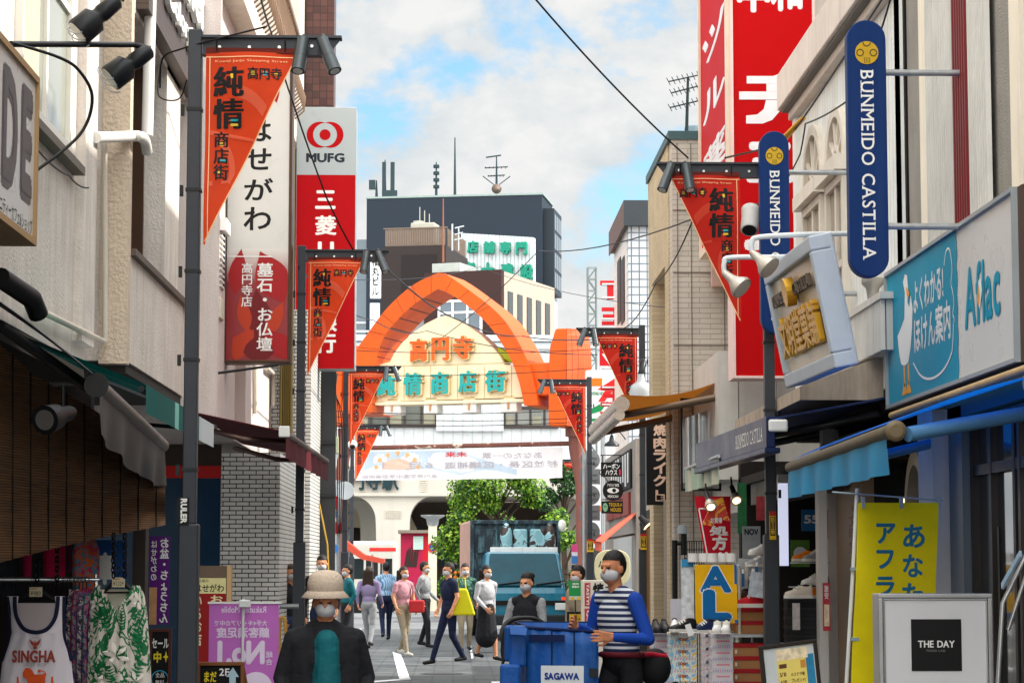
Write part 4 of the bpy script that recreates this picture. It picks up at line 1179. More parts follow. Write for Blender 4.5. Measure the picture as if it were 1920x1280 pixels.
MB(M('speaker_grey', '#c3c2bf', .5)).lathe(b_, a - b_, [(0, .075), (.01, .088), (.22, .085), (.23, .092), (.29, .092), (.30, .05)], 20).build('housing', sp_)
MB(BLACK).cyl(b_ + (a - b_) * .02, b_ - (a - b_) * .004, .07).build('mouth', sp_)
sp2 = T('street_lamp', 'white bell lamp strapped to pole above the tan awning', 'lamp', PY(1203, 740, 37.5))
c = PY(1202, 750, 37.5); MB(M('lamp_bell_white', '#b4bcc2', .3)).lathe(c, (0, 0, 1), [(0, .19), (.14, .19), (.24, .16), (.3, .07), (.42, .05)], 18).build('shade', sp2)
MB(STEEL2).tube([c + Vector((0, 0, .42)), c + Vector((.05, .05, .62)), c + Vector((.05, .3, .66))], .05, 8).build('bracket', sp2)

# ---------------------------------------------------------------- left side of the street
# stucco house nearest on the left
h1 = T('stucco_house', 'cream stucco house with tall white window above the bamboo blind', 'house', (-3.2, 12, 0))
m = MB(CREAMW).box(-9, -3.2, -4, 20.2, 3.35, 12.0).box(-9, -3.2, -4, 9.0, 0, 3.19); m.box(-3.2, -3.12, 19.55, 20.2, 3.5, 12.0)
m.build('wall', h1)
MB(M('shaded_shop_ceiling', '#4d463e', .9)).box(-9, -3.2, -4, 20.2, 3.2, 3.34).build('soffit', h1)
wy0, wy1, wz0 = Yrow(25, -3.2, 150), Yrow(122, -3.2, 150), 4.98
pn = LP(-3.2, wy0, wy1, wz0, 9.2)
WFRW = M('white_window_frame', '#e3ded4', .45, var=.06)
m = MB(WFRW).frame(pn, 0, 0, pn.w, pn.h, .07, -.02, .06)
m.pbox(pn, pn.w * .5 - .04, .07, pn.w * .5 + .04, pn.h - .07, 0, .05); m.pbox(pn, .07, 1.15, pn.w - .07, 1.21, 0, .045)
w = m.build('window', h1)
MB(glassm('house_glass', '#8f9488', .08)).pbox(pn, .05, .05, pn.w - .05, pn.h - .05, 0, .02).mat(M('curtain_beige', '#c9bda6', .9)).pbox(pn, .1, .1, pn.w * .4, pn.h - .1, .02, .024).build('pane', w)
MB(M('window_ledge', '#6f675d', .7)).pbox(pn, -.1, -.1, pn.w + .5, -.03, 0, .1).build('sill', h1)
m = MB(M('drain_pipe_white', '#e1dfda', .4, var=.05, dirt=.15))
xq = -2.86; p = lambda px, py: PX(px, py, xq)
m.tube([(xq, Yat(276, xq), 12), PX(276, 255, xq)], .055, 12)
m.tube(spline([PX(276, 285, xq), PX(272, 265, xq), PX(262, 256, xq), PX(240, 256, -2.95), PX(180, 258, -3.1)], 5), .05, 12)
m.build('drain_pipe', h1)
m = MB(M('thin_conduit', '#cfc6b8', .5, dirt=.2)).tube([PX(196, 270, -3.12), PX(197, 640, -3.12)], .025, 8)
m.tube([PX(60, 575, -3.14), PX(194, 640, -3.12)], .028, 8)
m.build('conduit', h1)

h2 = T('stucco_shop_house', 'cream shop house with dark window band above a plain stucco parapet', 'house', (-2.95, 21, 0))
y0, y1 = 20.95, Yat(366, -2.95)
m = MB(CREAMW).box(-9, -2.95, y0, y1, 3.46, 4.44)
m.box(-9, -2.95, y0, y0 + .18, 4.44, 12)
ROUGH = M('rough_render', '#cdbca8', .95, var=.12, scale=2, bump=1.0, bscale=28, dirt=.3, dcol='#8f7f6c')
m.mat(ROUGH).box(-3.19, -2.94, y0 - .02, y0 + .16, 3.43, 12)
m.mat(CREAMW)
for ya, yb in ((Yat(300, -2.95), Yat(326, -2.95)), (y1 - .35, y1)): m.box(-3.6, -2.95, ya, yb, 4.44, 12)
m.box(-9, -2.95, y0 + .18, y1 - .35, 6.7, 6.95)
m.build('wall', h2)
MB(M('sill_dark', '#5d5148', .6)).box(-3.0, -2.9, y0 + .2, y1, 4.44, 4.5).build('sill', h2)
m = MB(GLASS).box(-3.5, -3.2, y0 + .2, y1 - .36, 4.5, 6.7)
m.build('window', h2)
m = MB(BRONZE)
for k in range(7):
 y = y0 + .25 + k * (y1 - y0 - .7) / 6; m.box(-3.2, -3.08, y, y + .06, 4.5, 6.7)
m.build('window_frame', h2)
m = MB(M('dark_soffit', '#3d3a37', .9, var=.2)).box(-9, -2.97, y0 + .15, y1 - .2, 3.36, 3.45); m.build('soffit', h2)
pn = LP(-2.95, y0 + .3, Yat(350, -2.95), 6.75, 8.1)
ks = T('shop_sign', 'dark brown upper sign board with raised white latin lettering', 'sign', pn.o)
MB(stripes('brown_slat_board', '#4a3a30', '#2a201a', .06, 'z', .8, .5, .05, .3)).pbox(pn, 0, 0, pn.w, pn.h, .0, .12).build('board', ks)
m = MB(WHITE); m.text(pn, 'Kitchen', (pn.w * .06, pn.h * .52, pn.w * .92, pn.h * .98), .13, .06, bold=.03)
m.text(pn, 'ar Color Shop', (pn.w * .04, pn.h * .16, pn.w * .9, pn.h * .40), .13, .05, bold=.02); m.build('lettering', ks)

h3 = T('pink_house', 'pinkish stucco house behind the tall altar shop sign', 'house', (-2.75, 26, 0))
y0, y1 = Yat(372, -2.75), Yat(518, -2.75)
m = MB(PINKW).box(-9, -2.75, y0, y1, 3.2, 8.3)
m.box(-2.75, -2.62, Yat(437, -2.75), Yat(449, -2.75), 3.4, 8.3)
m.box(-2.75, -2.58, y0, y0 + .14, 3.1, 8.3)
m.build('wall', h3)
m = MB(M('balcony_slab', '#e2d7c8', .8, dirt=.2)).box(-9, -2.5, y0 + .1, y1, 8.3, 8.62); m.build('balcony', h3)
m = MB(M('balcony_rail_brown', '#7d6756', .5, .2))
for k in range(46):
 y = y0 + .15 + k * (y1 - y0 - .3) / 46
 m.tube([(-2.5, y, 8.6), (-2.36, y, 8.72), (-2.34, y, 8.95), (-2.46, y, 9.2), (-2.46, y, 9.9)], .014, 5, False)
m.box(-2.5, -2.42, y0, y1, 9.85, 9.92); m.build('balcony_railing', h3)
m = MB(M('upper_wall_beige', '#cbbba8', .9, dirt=.2)).box(-9, -3.4, y0, y1, 8.62, 14); m.build('upper_wall', h3)
# window grille box
pn = FP(376, 536, 416, 432, 27.2)
m = MB(WHITE)
for k in range(10): m.pbox(pn, 0, pn.h * k / 10, pn.w, pn.h * k / 10 + .02, -.35, .0)
m.pbox(pn, pn.w * .45, 0, pn.w * .75, pn.h, -.02, -.005); m.pbox(pn, -.02, pn.h, pn.w + .05, pn.h + .15, -.5, .03)
m.build('window_grille', h3)
MB(GLASSB).pbox(pn, 0, 0, pn.w, pn.h, -.42, -.36).build('window', h3)
pn = FP(374, 596, 414, 556, 27.1); MB(M('meter_box_cream', '#d6d2c2', .6, dirt=.4)).pbox(pn, 0, 0, pn.w, pn.h, -.4, 0).build('meter_box', h3, bevel=.02)
m = MB(M('thin_conduit', '#cfc6b8')).tube([PX(477, 560, -2.72), PX(478, 775, -2.72)], .03, 8)
m.tube([PX(500, 690, -2.7), PX(512, 700, -2.7), PX(512, 760, -2.7)], .035, 8); m.build('conduit', h3)

WBRICK = brick('white_glazed_brick', '#eeece7', '#e4e2dd', '#2e2c2a', .168, .057, .0062, rough=.3, bump=.6)
h4 = T('white_brick_wall', 'white glazed brick shop front with dark mortar under maroon awning', 'wall', (-2.7, 30, 0))
xa, xb = Xat(413, 30), Xat(523, 30)
m = MB(WBRICK).box(xa, xb, 30, 34.0, 0, 3.08); m.build('pillar', h4)
x2 = Xat(552, 33)
m = MB(WBRICK).box(xa, Xat(553, 33), 33.0, 35.0, 0, 3.02); m.build('return_wall', h4)
pn = FP(365, 1062, 413, 896, 30.3)
m = MB(glassm('blue_shop_glass', '#22405a', .06)).pbox(pn, -2, -1.6 - pn.o.z + 1.6 - .8, pn.w, pn.h, -.1, 0); m.build('window', h4)
m = MB(M('red_fascia', '#c4120f', .4)).pbox(pn, -2, pn.h, pn.w, pn.h + .16, -.12, .02).mat(M('dark_fascia', '#3d3128', .6)).pbox(pn, -2, pn.h + .16, pn.w, pn.h + 1.0, -.1, .0).build('fascia', h4)
b5 = T('brick_building', 'brown tile tower over black louvred shop wall, left of bank sign', 'building', (-2.2, 36, 0))
TILE = brick('brown_small_tile', '#5e3a33', '#472b27', '#33211e', .12, .12, .006, rough=.35, bump=.2, offset=0)
xr_ = Xat(619, 38.2)
m = MB(TILE).box(-6, xr_, 38.2, 38.8, 3.2, 22); m.build('tile_wall', b5)
MB(M('white_side_wall', '#d5d3ce', .8, dirt=.25)).box(-6, Xat(553, 37), 37, 38.15, 8.5, 22).build('upper_wall', b5)
x6 = Xat(575, 35.2); x7 = Xat(628, 44)
m = MB(WBRICK).box(-6, Xat(580, 35.2), 35.2, 37.9, 0, 5.5); m.build('brick_pier', b5)
m = MB(stripes('black_louvre_wall', '#23262b', '#0c0d10', .12, 'y', .75, .5, .05, .6)).box(-6, Xat(600, 38), 37.95, 38.6, 0, 4.9).box(Xat(577, 37.9), Xat(628, 37.9), 37.85, 37.94, 0, 4.85)
m.box(Xat(577, 37.9), Xat(628, 37.9), 37.8, 37.86, 3.6, 3.66).box(Xat(577, 37.9), Xat(628, 37.9), 37.8, 37.86, 2.75, 2.8)
m.build('louvre_wall', b5)
m = MB(M('brass_louvre', '#6f5f33', .4, .5))
for k in range(6): x = Xat(524 + k * 3.4, 34.9); m.box(x, x + .04, 34.75, 34.9, 3.42, 8.0)
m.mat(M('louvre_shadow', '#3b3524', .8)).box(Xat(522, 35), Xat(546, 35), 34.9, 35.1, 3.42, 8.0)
m.build('louvre_screen', b5)
MB(M('yellow_hose', '#c29a3c', .6)).tube([PY(580, 870, 37.6), PY(600, 950, 37.6), PY(614, 1020, 37.6), PY(616, 1075, 37.6)], .014, 6).build('hose', b5)

# tall altar shop sign
hs = T('vertical_sign', 'tall white and crimson vertical sign with lotus and black kana', 'sign', PY(485, 680, 27.9))
pn = FP(421, 680, 547, 105, 27.9)
MB(BRONZE).pbox(pn, 0, 0, pn.w, pn.h, -.34, -.02).frame(pn, 0, 0, pn.w, pn.h, .035, -.02, .02).build('frame', hs, bevel=.008)
SGW = M('sign_acrylic_white', '#cacbc7', .3, var=.03)  # plain white sign face, no glow of its own
split = pn.uv(480, 466)[1]
m = MB(SGW).pbox(pn, .036, split, pn.w - .036, pn.h - .036, -.02, 0)
def blend(name, c1, c2, z0, z1):
 """printed blend on the sign face between two inks"""
 q = bpy.data.materials.new(name); q.use_nodes = True; N, L = q.node_tree.nodes, q.node_tree.links
 b = N['Principled BSDF']; b.inputs['Roughness'].default_value = .3
 t = N.new('ShaderNodeTexCoord'); s = N.new('ShaderNodeSeparateXYZ'); L.new(t.outputs['Object'], s.inputs[0])
 r = N.new('ShaderNodeMapRange'); r.inputs['From Min'].default_value = z0; r.inputs['From Max'].default_value = z1; L.new(s.outputs[2], r.inputs['Value'])
 mx = N.new('ShaderNodeMix'); mx.data_type = 'RGBA'; mx.inputs['A'].default_value = (*lin(c1), 1); mx.inputs['B'].default_value = (*lin(c2), 1)
 L.new(r.outputs['Result'], mx.inputs['Factor']); L.new(mx.outputs['Result'], b.inputs['Base Color']); return q
o_ = root_loc(hs)
zc0 = PY(480, 530, 27.9).z - o_.z; zc1 = PY(480, 462, 27.9).z - o_.z
m.mat(blend('crimson_to_white_print', '#850a16', '#d3d4cf', zc0, zc1)).pbox(pn, .036, .036, pn.w - .036, split, -.02, 0)
m.build('face', hs)
PET = [M('petal_red', '#9c0f16', .35, var=.06), M('petal_dark', '#6b0811', .35, var=.06), M('petal_orange', '#b03414', .35, var=.06)]
def petal(mb, px, py, w, h, ang, m, d):
 u, v = pn.uv(px, py); k = w / 156.6; l = h / 156.6
 pts = []
 for i in range(13):
  t = i / 12; pts.append((k / 2 * math.sin(math.pi * t) ** 1.2 * (1 if t < .5 else .9), l * (t - .5)))
 pts = pts + [(-x, y) for x, y in reversed(pts[1:-1])]
 ca, sa = math.cos(rad(ang)), math.sin(rad(ang))
 q = []
 for x, y in pts:
  a_, b__ = u + x * ca - y * sa, v + x * sa + y * ca
  q.append((min(max(a_, .038), pn.w - .038), min(max(b__, .038), pn.h)))
 mb.mat(m).ppoly(pn, q, d)
m = MB()
petal(m, 446, 510, 36, 90, -8, PET[0], .002); petal(m, 510, 520, 70, 110, 25, PET[0], .0025); petal(m, 485, 600, 60, 120, 5, PET[1], .003)
petal(m, 458, 590, 28, 75, 12, PET[2], .004); petal(m, 515, 600, 30, 80, -25, PET[2], .0045); petal(m, 455, 645, 70, 44, 60, PET[2], .005); petal(m, 520, 645, 70, 50, -50, PET[0], .0055); petal(m, 485, 655, 60, 60, 0, PET[1], .006)
petal(m, 513, 170, 22, 50, 15, PET[0], .003); petal(m, 500, 180, 10, 34, -40, PET[0], .0035)
m.build('lotus_print', hs)
m = MB(INK)
for ch, y in zip('はせがわ', (248, 308, 371, 411)): pass
for ch, b_ in zip('はせがわ', ((462, 224, 509, 266), (458, 278, 509, 319), (458, 334, 512, 376), (457, 388, 508, 432))): m.text(pn, ch, pn.rect(*b_), .004, bold=.018)
m.mat(WHITE).text(pn, '墓石・お仏壇', pn.rect(482, 493, 511, 658), .008, bold=.02, vert=True).text(pn, '高円寺店', pn.rect(453, 493, 473, 575), .008, bold=.012, vert=True)
m.pbox(pn, .04, pn.uv(480, 482)[1], pn.w * .72, pn.uv(480, 480)[1], .007, .0075)
m.build('lettering', hs)
MB(STEEL2).tube([PY(373, 704, 26.8), PY(520, 684, 27.8)], .018, 6).tube([PY(375, 230, 26.8), PY(425, 240, 27.8)], .02, 6).build('bracket', hs)

# bank sign
mu = T('vertical_sign', 'red bank sign with grey emblem panel, left of arch', 'sign', PY(610, 692, 37))
pn = FP(554, 692, 667, 201, 37)
MB(M('sign_edge_grey', '#9aa2a6', .4, .3)).pbox(pn, 0, 0, pn.w, pn.h, -.45, -.005).build('frame', mu, bevel=.01)
RED = M('sign_red', '#aa0510', .55, var=.08, scale=.8, spec=.1, dirt=.16, dcol='#5a0a0e')
vs_ = pn.uv(600, 328)[1]
m = MB(RED).pbox(pn, .012, .012, pn.w - .012, vs_, -.005, .0).mat(M('emblem_panel_grey', '#a3adb1', .3, var=.03)).pbox(pn, .012, vs_, pn.w - .012, pn.h - .012, -.005, .001)
m.build('face', mu)
u, v = pn.uv(609.5, 253); k = 1 / 118.3
m = MB(RED); m.disc(pn, u - 10 * k, v, 25 * k, .003, seg=48).disc(pn, u + 10 * k, v, 25 * k, .0035, seg=48)
m.mat(M('emblem_panel_grey')).disc(pn, u, v, 22.5 * k, .006, seg=48).mat(RED).disc(pn, u, v, 10.5 * k, .009, seg=40)
m.build('emblem', mu)
m = MB(M('navy_ink', '#1b2530', .5)).text(pn, 'MUFG', pn.rect(574, 287, 646, 305), .004, bold=.045)
m.mat(WHITE)
for ch, b_ in zip('三菱UFJ銀行', ((591, 357, 629, 392), (591, 404, 631, 441), (596, 453, 626, 488), (596, 500, 626, 534), (596, 545, 626, 578), (591, 585, 632, 622), (591, 624, 630, 662))): m.text(pn, ch, pn.rect(*b_), .004, bold=.03)
m.build('lettering', mu)

# awnings on the left
m = T('awning', 'maroon retractable awning over the altar shop', 'awning', (-2.2, 26, 0)); aw1 = m
MAR = M('maroon_canvas', '#5d1420', .75, var=.15, trans=.12)
na, nb_ = PY(534, 808, 23.4), PY(613, 862, 29.8)
wa, wb = PY(364, 772, 23.6), PX(500, 800, -2.74)
wb = Vector((-2.7, 29.9, wa.z + .02))
mm = MB(MAR).add([wa, wb, nb_, na] + [q - Vector((0, 0, .012)) for q in (wa, wb, nb_, na)], [(0, 1, 2, 3), (7, 6, 5, 4), (0, 3, 7, 4), (1, 5, 6, 2)]); mm.build('canvas', aw1)
ARM = M('awning_arm_brown', '#5a463f', .45, .3)
mm = MB(ARM)
mm.tube([na + Vector((0, 0, -.02)), nb_ + Vector((0, 0, -.02))], .035, 8).build('front_bar', aw1)
for t_ in (.08, .8):
 mm = MB(ARM)
 w_ = wa.lerp(wb, t_) - Vector((0, 0, .12)); f_ = na.lerp(nb_, t_ + .1) - Vector((0, 0, .05)); e_ = (w_ + f_) / 2 + Vector((.05, -.9, -.1))
 mm.tube([w_, e_, f_], .028, 6).build('arm', aw1)
vm = MB(MAR); K = 24
V_ = [na.lerp(nb_, k / K) + Vector((.01 + .012 * math.sin(k * 1.7), 0, -.03)) for k in range(K + 1)]; V2_ = [q + Vector((.015 * math.sin(i * 2.1), 0, -.24)) for i, q in enumerate(V_)]
vm.add(V_ + V2_, [(i, i + 1, K + i + 2, K + i + 1) for i in range(K)], True); vm.build('valance', aw1)
MB(WHITE).box(na.x - .06, na.x + .05, na.y - .03, na.y + .02, na.z - .06, na.z + .05).build('end_cap', aw1, bevel=.01)

ga2 = T('awning', 'dark green awning with white end stripe behind the RULER pole', 'awning', (-2.3, 18, 0))
GRN = M('teal_green_canvas', '#0f6b66', .7, var=.12, trans=.1); WSTR = M('awning_white_stripe', '#d5dbe0', .6, var=.06)
ya, yb = 16.2, 20.8; xf = -2.14; zf = 2.87
mm = MB()
segs = [(ya, 17.9, GRN), (17.9, 18.15, M('pale_teal_stripe', '#8fd6c8', .6)), (18.15, 19.6, GRN), (19.6, yb, WSTR)]
for a_, b_, mt in segs:
 mm.mat(mt).add([(-3.1, a_, 3.25), (-3.1, b_, 3.25), (xf, b_, zf), (xf, a_, zf)], [(0, 1, 2, 3)])
 mm.add([(xf + .004, a_, zf), (xf + .004, b_, zf), (xf + .004, b_, zf - .2), (xf + .004, a_, zf - .2)], [(0, 1, 2, 3)])
mm.build('canvas', ga2)
MB(STEEL2).tube([(xf - .03, ya, zf - .03), (xf - .03, yb, zf - .03)], .025, 6).tube([(-3.1, yb - .1, 2.9), (xf - .03, yb - .1, zf - .05)], .02, 6).build('front_bar', ga2)

# clothes shop awning with grey vinyl skirt and bamboo screen
ca = T('awning', 'sagging grey vinyl awning with metal roller over the clothes shop', 'awning', (-2.4, 15, 0))
VIN = M('grey_vinyl', '#353537', .45, var=.3, scale=3, trans=.1); ROL = M('worn_roller_metal', '#6d665f', .4, .6, .25, dirt=.4, dcol='#54463a')
n0, n1 = PY(181, 722, 14.2), PY(304, 835, 17.4)
mm = MB(ROL).tube([n0, n1], .052, 14); mm.build('roller', ca)
MB(BLACK).cyl(n0 - (n1 - n0).normalized() * .012, n0, .075).build('end_cap', ca)
b0 = PY(0, 506, 13.0); b1 = PY(66, 566, 13.9)
w0 = Vector((-3.15, 13.2, 3.45)); w1 = Vector((-3.15, 17.2, 3.4))
mm = MB(VIN); nu, nv = 10, 8; vs = []
for i in range(nu + 1):
 for j in range(nv + 1):
  a_ = w0.lerp(w1, i / nu); b_ = n0.lerp(n1, i / nu) + Vector((0, 0, .05)); q = a_.lerp(b_, j / nv)
  q.z += .05 * math.sin(math.pi * j / nv) + .01 * math.sin(i * 2.2); vs.append(q)
mm.add(vs, [(i * (nv + 1) + j, i * (nv + 1) + j + 1, (i + 1) * (nv + 1) + j + 1, (i + 1) * (nv + 1) + j) for i in range(nu) for j in range(nv)], True); mm.build('canvas', ca)
mm = MB(VIN); vs = []; nu, nv = 40, 8
for i in range(nu + 1):
 t_ = i / nu; top_ = n0.lerp(n1, t_)
 drop = .27 + .06 * math.sin(t_ * 3) + .012 * math.sin(t_ * 17)
 for j in range(nv + 1):
  s_ = j / nv; vs.append(top_ + Vector((.018 * math.sin(t_ * 26 + s_) * s_ + .02, .0, -.03 - drop * s_)))
mm.add(vs, [(i * (nv + 1) + j, i * (nv + 1) + j + 1, (i + 1) * (nv + 1) + j + 1, (i + 1) * (nv + 1) + j) for i in range(nu) for j in range(nv)], True); mm.build('skirt', ca)
mm = MB(BLACK).tube([PY(0, 520, 13.4), PY(60, 560, 13.8), PY(72, 590, 13.9)], .06, 12).tube([PY(0, 610, 13.6), PY(170, 730, 14.6)], .035, 8)
mm.build('frame_bar', ca)
bs = T('bamboo_blind', 'brown bamboo reed blind sagging under the grey awning', 'blind', PY(150, 950, 15))
BAM = stripes('bamboo_reed', '#7c532c', '#2d1b0d', .017, 'z', .66, .8, .14, .5, 3)
mm = MB(BAM)
def edge_z(px, P_):
 for (x0, y0), (x1, y1) in zip(P_, P_[1:]):
  if x0 <= px <= x1: return y0 + (y1 - y0) * (px - x0) / (x1 - x0)
 return P_[-1][1]
TOP = [(-60, 640), (0, 645), (60, 700), (180, 770), (300, 868), (310, 880)]; BOT = [(-60, 1068), (0, 1054), (100, 1028), (200, 1005), (300, 986), (310, 984)]
nu, nv = 44, 40; vs = []
for i in range(nu + 1):
 px = -60 + 370 * i / nu; Y = 14.0 + 3.4 * i / nu
 ta, tb_ = edge_z(px, TOP), edge_z(px, BOT)
 for j in range(nv + 1):
  q = PY(px, ta + (tb_ - ta) * j / nv, Y + .08 * math.sin(j * .25) + .02 * math.sin(i * 1.3 + j * .4)); vs.append(q)
mm.add(vs, [(i * (nv + 1) + j, (i + 1) * (nv + 1) + j, (i + 1) * (nv + 1) + j + 1, i * (nv + 1) + j + 1) for i in range(nu) for j in range(nv)], True)
mm.build('reeds', bs)
mm = MB(M('blind_cord', '#1b130c', .9))
for i in range(2, nu, 4): mm.tube([vs[i * (nv + 1) + j] + Vector((.0, -.012, 0)) for j in range(0, nv + 1, 4)], .006, 4, False)
mm.build('cord', bs)
fl_ = T('clip_lamp', 'black clip lamp hanging under the grey awning edge', 'lamp', PY(110, 780, 13.8))
a_, b_ = PY(136, 772, 13.9), PY(84, 787, 13.6)
d_ = (b_ - a_)
MB(BLACK).lathe(a_, d_, [(0, .03), (.04, .045), (d_.length * .55, .05), (d_.length * .6, .075), (d_.length * 1.0, .088)], 18).build('shade', fl_)
MB(M('lamp_glass_dark', '#4d4a48', .2)).cyl(b_, b_ + d_.normalized() * .005, .06).build('bulb', fl_)
MB(BLACK).tube([PY(118, 722, 13.9), PY(118, 765, 13.9)], .012, 6).build('stem', fl_)

# white DE box sign and its flood lamps
pn = Panel(PX(-90, 425, -2.55), (0, 1, 0), (0, 0, 1))
yA, yB = Yrow(-100, -2.55, 300), Yrow(66, -2.55, 300)
zA = Zat(462, yB, 66); zB = Zat(147, yB, 66)
pn = LP(-2.55, yA, yB, zA, zB)
de = T('box_sign', 'white box sign with big grey letters DE', 'sign', pn.o)
MB(M('sign_edge_tan', '#a8875e', .6)).pbox(pn, 0, 0, pn.w, pn.h, -.35, -.01).frame(pn, 0, 0, pn.w, pn.h, .04, -.01, .02).build('frame', de)
MB(SGW).pbox(pn, .04, .04, pn.w - .04, pn.h - .04, -.01, .0).build('face', de)
gl_ = M('sign_grey_ink', '#5b5a5c', .5)
u0, u1, u2, u3 = [Yrow(q_, -2.55, 280) - yA for q_ in (2, 32, 38, 60)]
zf_ = lambda py, px: Zat(py, Yat(px, -2.55), px) - zA
m = MB(gl_); m.text(pn, 'D', (u0, zf_(370, 15), u1, zf_(145, 15) + .0), .004, bold=.06).text(pn, 'E', (u2, zf_(392, 48), u3, zf_(180, 48)), .004, bold=.06)
m.mat(INK).text(pn, 'ュニティーカフェ&ショップ', (u0 - .1, zf_(430, 30), u3 + .04, zf_(400, 30)), .004); m.build('lettering', de)
def flood(px0, py0, px1, py1, Y, lab):
 a, b = PY(px0, py0, Y), PY(px1, py1, Y - .08)
 t = T('flood_lamp', lab, 'lamp', a); d = (b - a); L = d.length
 MB(STEEL2).lathe(a, d, [(0, .035), (L * .05, .06), (L * .42, .066), (L * .45, .06), (L * .52, .06), (L * .6, .10), (L * .97, .105), (L, .10)], 22).build('housing', t)
 MB(LAMPGLASS).cyl(b, b + d.normalized() * .004, .09).build('lens', t)
 m = MB(GALV); n = d.normalized(); ax = n.orthogonal().normalized(); bx = n.cross(ax)
 for k in range(3):
  m.tube([b + ax * .1 * math.cos(q) + (bx * (.07 * (k - 1))) + n * (.05 * math.sin(q)) for q in [math.pi * j / 8 for j in range(9)]], .005, 5)
 m.build('guard', t); return t
f1 = flood(283, 93, 206, 148, 17.2, 'lower black flood lamp with wire guard at end of arm')
f2 = flood(222, 0, 146, 62, 16.6, 'upper black flood lamp with wire guard near window')
MB(STEEL2).tube([PY(20, 83, 15.6), PY(250, 84, 17.2), PY(282, 92, 17.2)], .022, 8).build('arm', f1)
f2b = MB(STEEL2).tube([PY(250, -40, 16.6), PY(225, 0, 16.6)], .03, 8).build('arm', f2)

# ---------------------------------------------------------------- right side of the street
r1 = T('insurance_shop', 'grey stucco building with white corrugated cladding above insurance sign', 'building', (3.9, 17, 0))
XR = 3.9
yy = lambda px: Yrow(px, XR, 250)
m = MB(GREYST).box(XR, 12, -2, yy(1702), 2.9, 11.5).box(XR, 12, -2, 11.5, 0, 2.89); m.build('wall', r1)
m = MB(M('bright_pillar', '#e9e0cf', .8, var=.06, dirt=.15)).box(XR - .05, XR + .1, yy(1752), yy(1736), 4.2, 11.5).box(XR - .04, XR + .1, yy(1925), yy(1906), 4.2, 11.5); m.build('pilaster', r1)
CORR = M('ribbed_white_cladding', '#c9c8c3', .5, var=.1, dirt=.35, dcol='#8a8075')
def ribs(mb, ya, yb, z0, z1, x):
 n = max(2, int((yb - ya) / .075)); 
 for k in range(n):
  a = ya + (yb - ya) * k / n; w = (yb - ya) / n
  mb.add([(x, a, z0), (x - .035, a + w * .25, z0), (x - .035, a + w * .6, z0), (x, a + w * .85, z0), (x, a + w, z0),
    (x, a, z1), (x - .035, a + w * .25, z1), (x - .035, a + w * .6, z1), (x, a + w * .85, z1), (x, a + w, z1)],
    [(i, i + 5, i + 6, i + 1) for i in range(4)])
 return mb
m = ribs(MB(CORR), yy(1805), yy(1752), 4.0, 11.5, XR - .04); ribs(m, yy(1870), yy(1833), 4.0, 11.5, XR - .04); m.build('cladding', r1)
m = ribs(MB(M('dark_red_rib', '#6b0f16', .45, var=.1)), yy(1833), yy(1806), 4.0, 11.5, XR - .05); m.build('red_strip', r1)
m = MB(M('downpipe_grey', '#b9b5ae', .5, dirt=.25)).box(XR - .05, XR, yy(1700), yy(1690), 3.0, 11).mat(M('dark_gap', '#1a1615', .9)).box(XR - .02, XR + .3, yy(1703), yy(1699.5), 3, 11)
m.mat(M('downpipe_grey')).box(XR - .03, XR + .3, yy(1689), yy(1672), 3.9, 11)
m.build('downpipe', r1)
# glass shop front below
gx = XR + .12
pn = RP(gx, yy(1790), yy(2000), 0, 2.75)
m = MB(BRONZE.copy() if False else M('dark_door_frame', '#3a3431', .4, .4))
m.frame(pn, 0, 0, pn.w, pn.h, .09, -.06, .06)
for u in (.62, 1.35, 1.5): m.pbox(pn, u, .09, u + .07, pn.h - .09, -.05, .05)
m.pbox(pn, .09, 2.3, pn.w - .09, 2.38, -.04, .045)
m.build('door_frame', r1)
MB(glassm('door_glass', '#2a3638', .03, spec=1.0)).pbox(pn, .05, .05, pn.w - .05, pn.h - .05, -.02, 0).build('door_glass', r1)
m = MB(M('door_post_white', '#d9d4cb', .5, dirt=.15)).box(XR - .12, XR + .2, yy(1766), yy(1738), 0, 2.85).build('post', r1)
MB(M('door_post_grey', '#68737a', .4, .4)).box(XR + .0, XR + .2, yy(1792), yy(1768), 0, 2.85).build('jamb', r1)
MB(BLACK).box(gx - .07, gx - .05, yy(1845), yy(1842), 1.2, 1.9).build('door_handle', r1)
m = MB(M('blue_inner_panel', '#1d6f9e', .6)).box(XR, XR + .1, 12, yy(1760), 2.76, 2.88).build('header_panel', r1)

# Insurance sign
pn = RP(3.8, Yrow(1665, 3.8, 640), Yrow(1908, 3.8, 520), 2.98, 4.17)
sl = 0.0
af = T('box_sign', 'turquoise and white insurance sign with duck over blue awning', 'sign', pn.o)
W, H = pn.w, pn.h
MB(M('sign_edge_brown', '#54443d', .5)).pbox(pn, 0, 0, W, H, -.3, -.01).mat(M('sign_edge_grey')).frame(pn, 0, 0, W, H, .03, -.01, .03).build('frame', af)
TQ = M('turquoise_print', '#0b8dac', .5, var=.04, spec=.12)
m = MB(SGW).pbox(pn, .03, .03, W - .03, H - .03, -.01, 0).mat(TQ)
edge = [(W * .60 + .03 * abs(math.sin(k * .55)), .03 + (H - .06) * k / 30) for k in range(31)]
m.ppoly(pn, [(.03, .03)] + edge + [(.03, H - .03)], .003)
m.build('face', af)
m = MB(WHITE); q = lambda a, b: (W * (.10 + (a - .06) * 1.5), H * b)
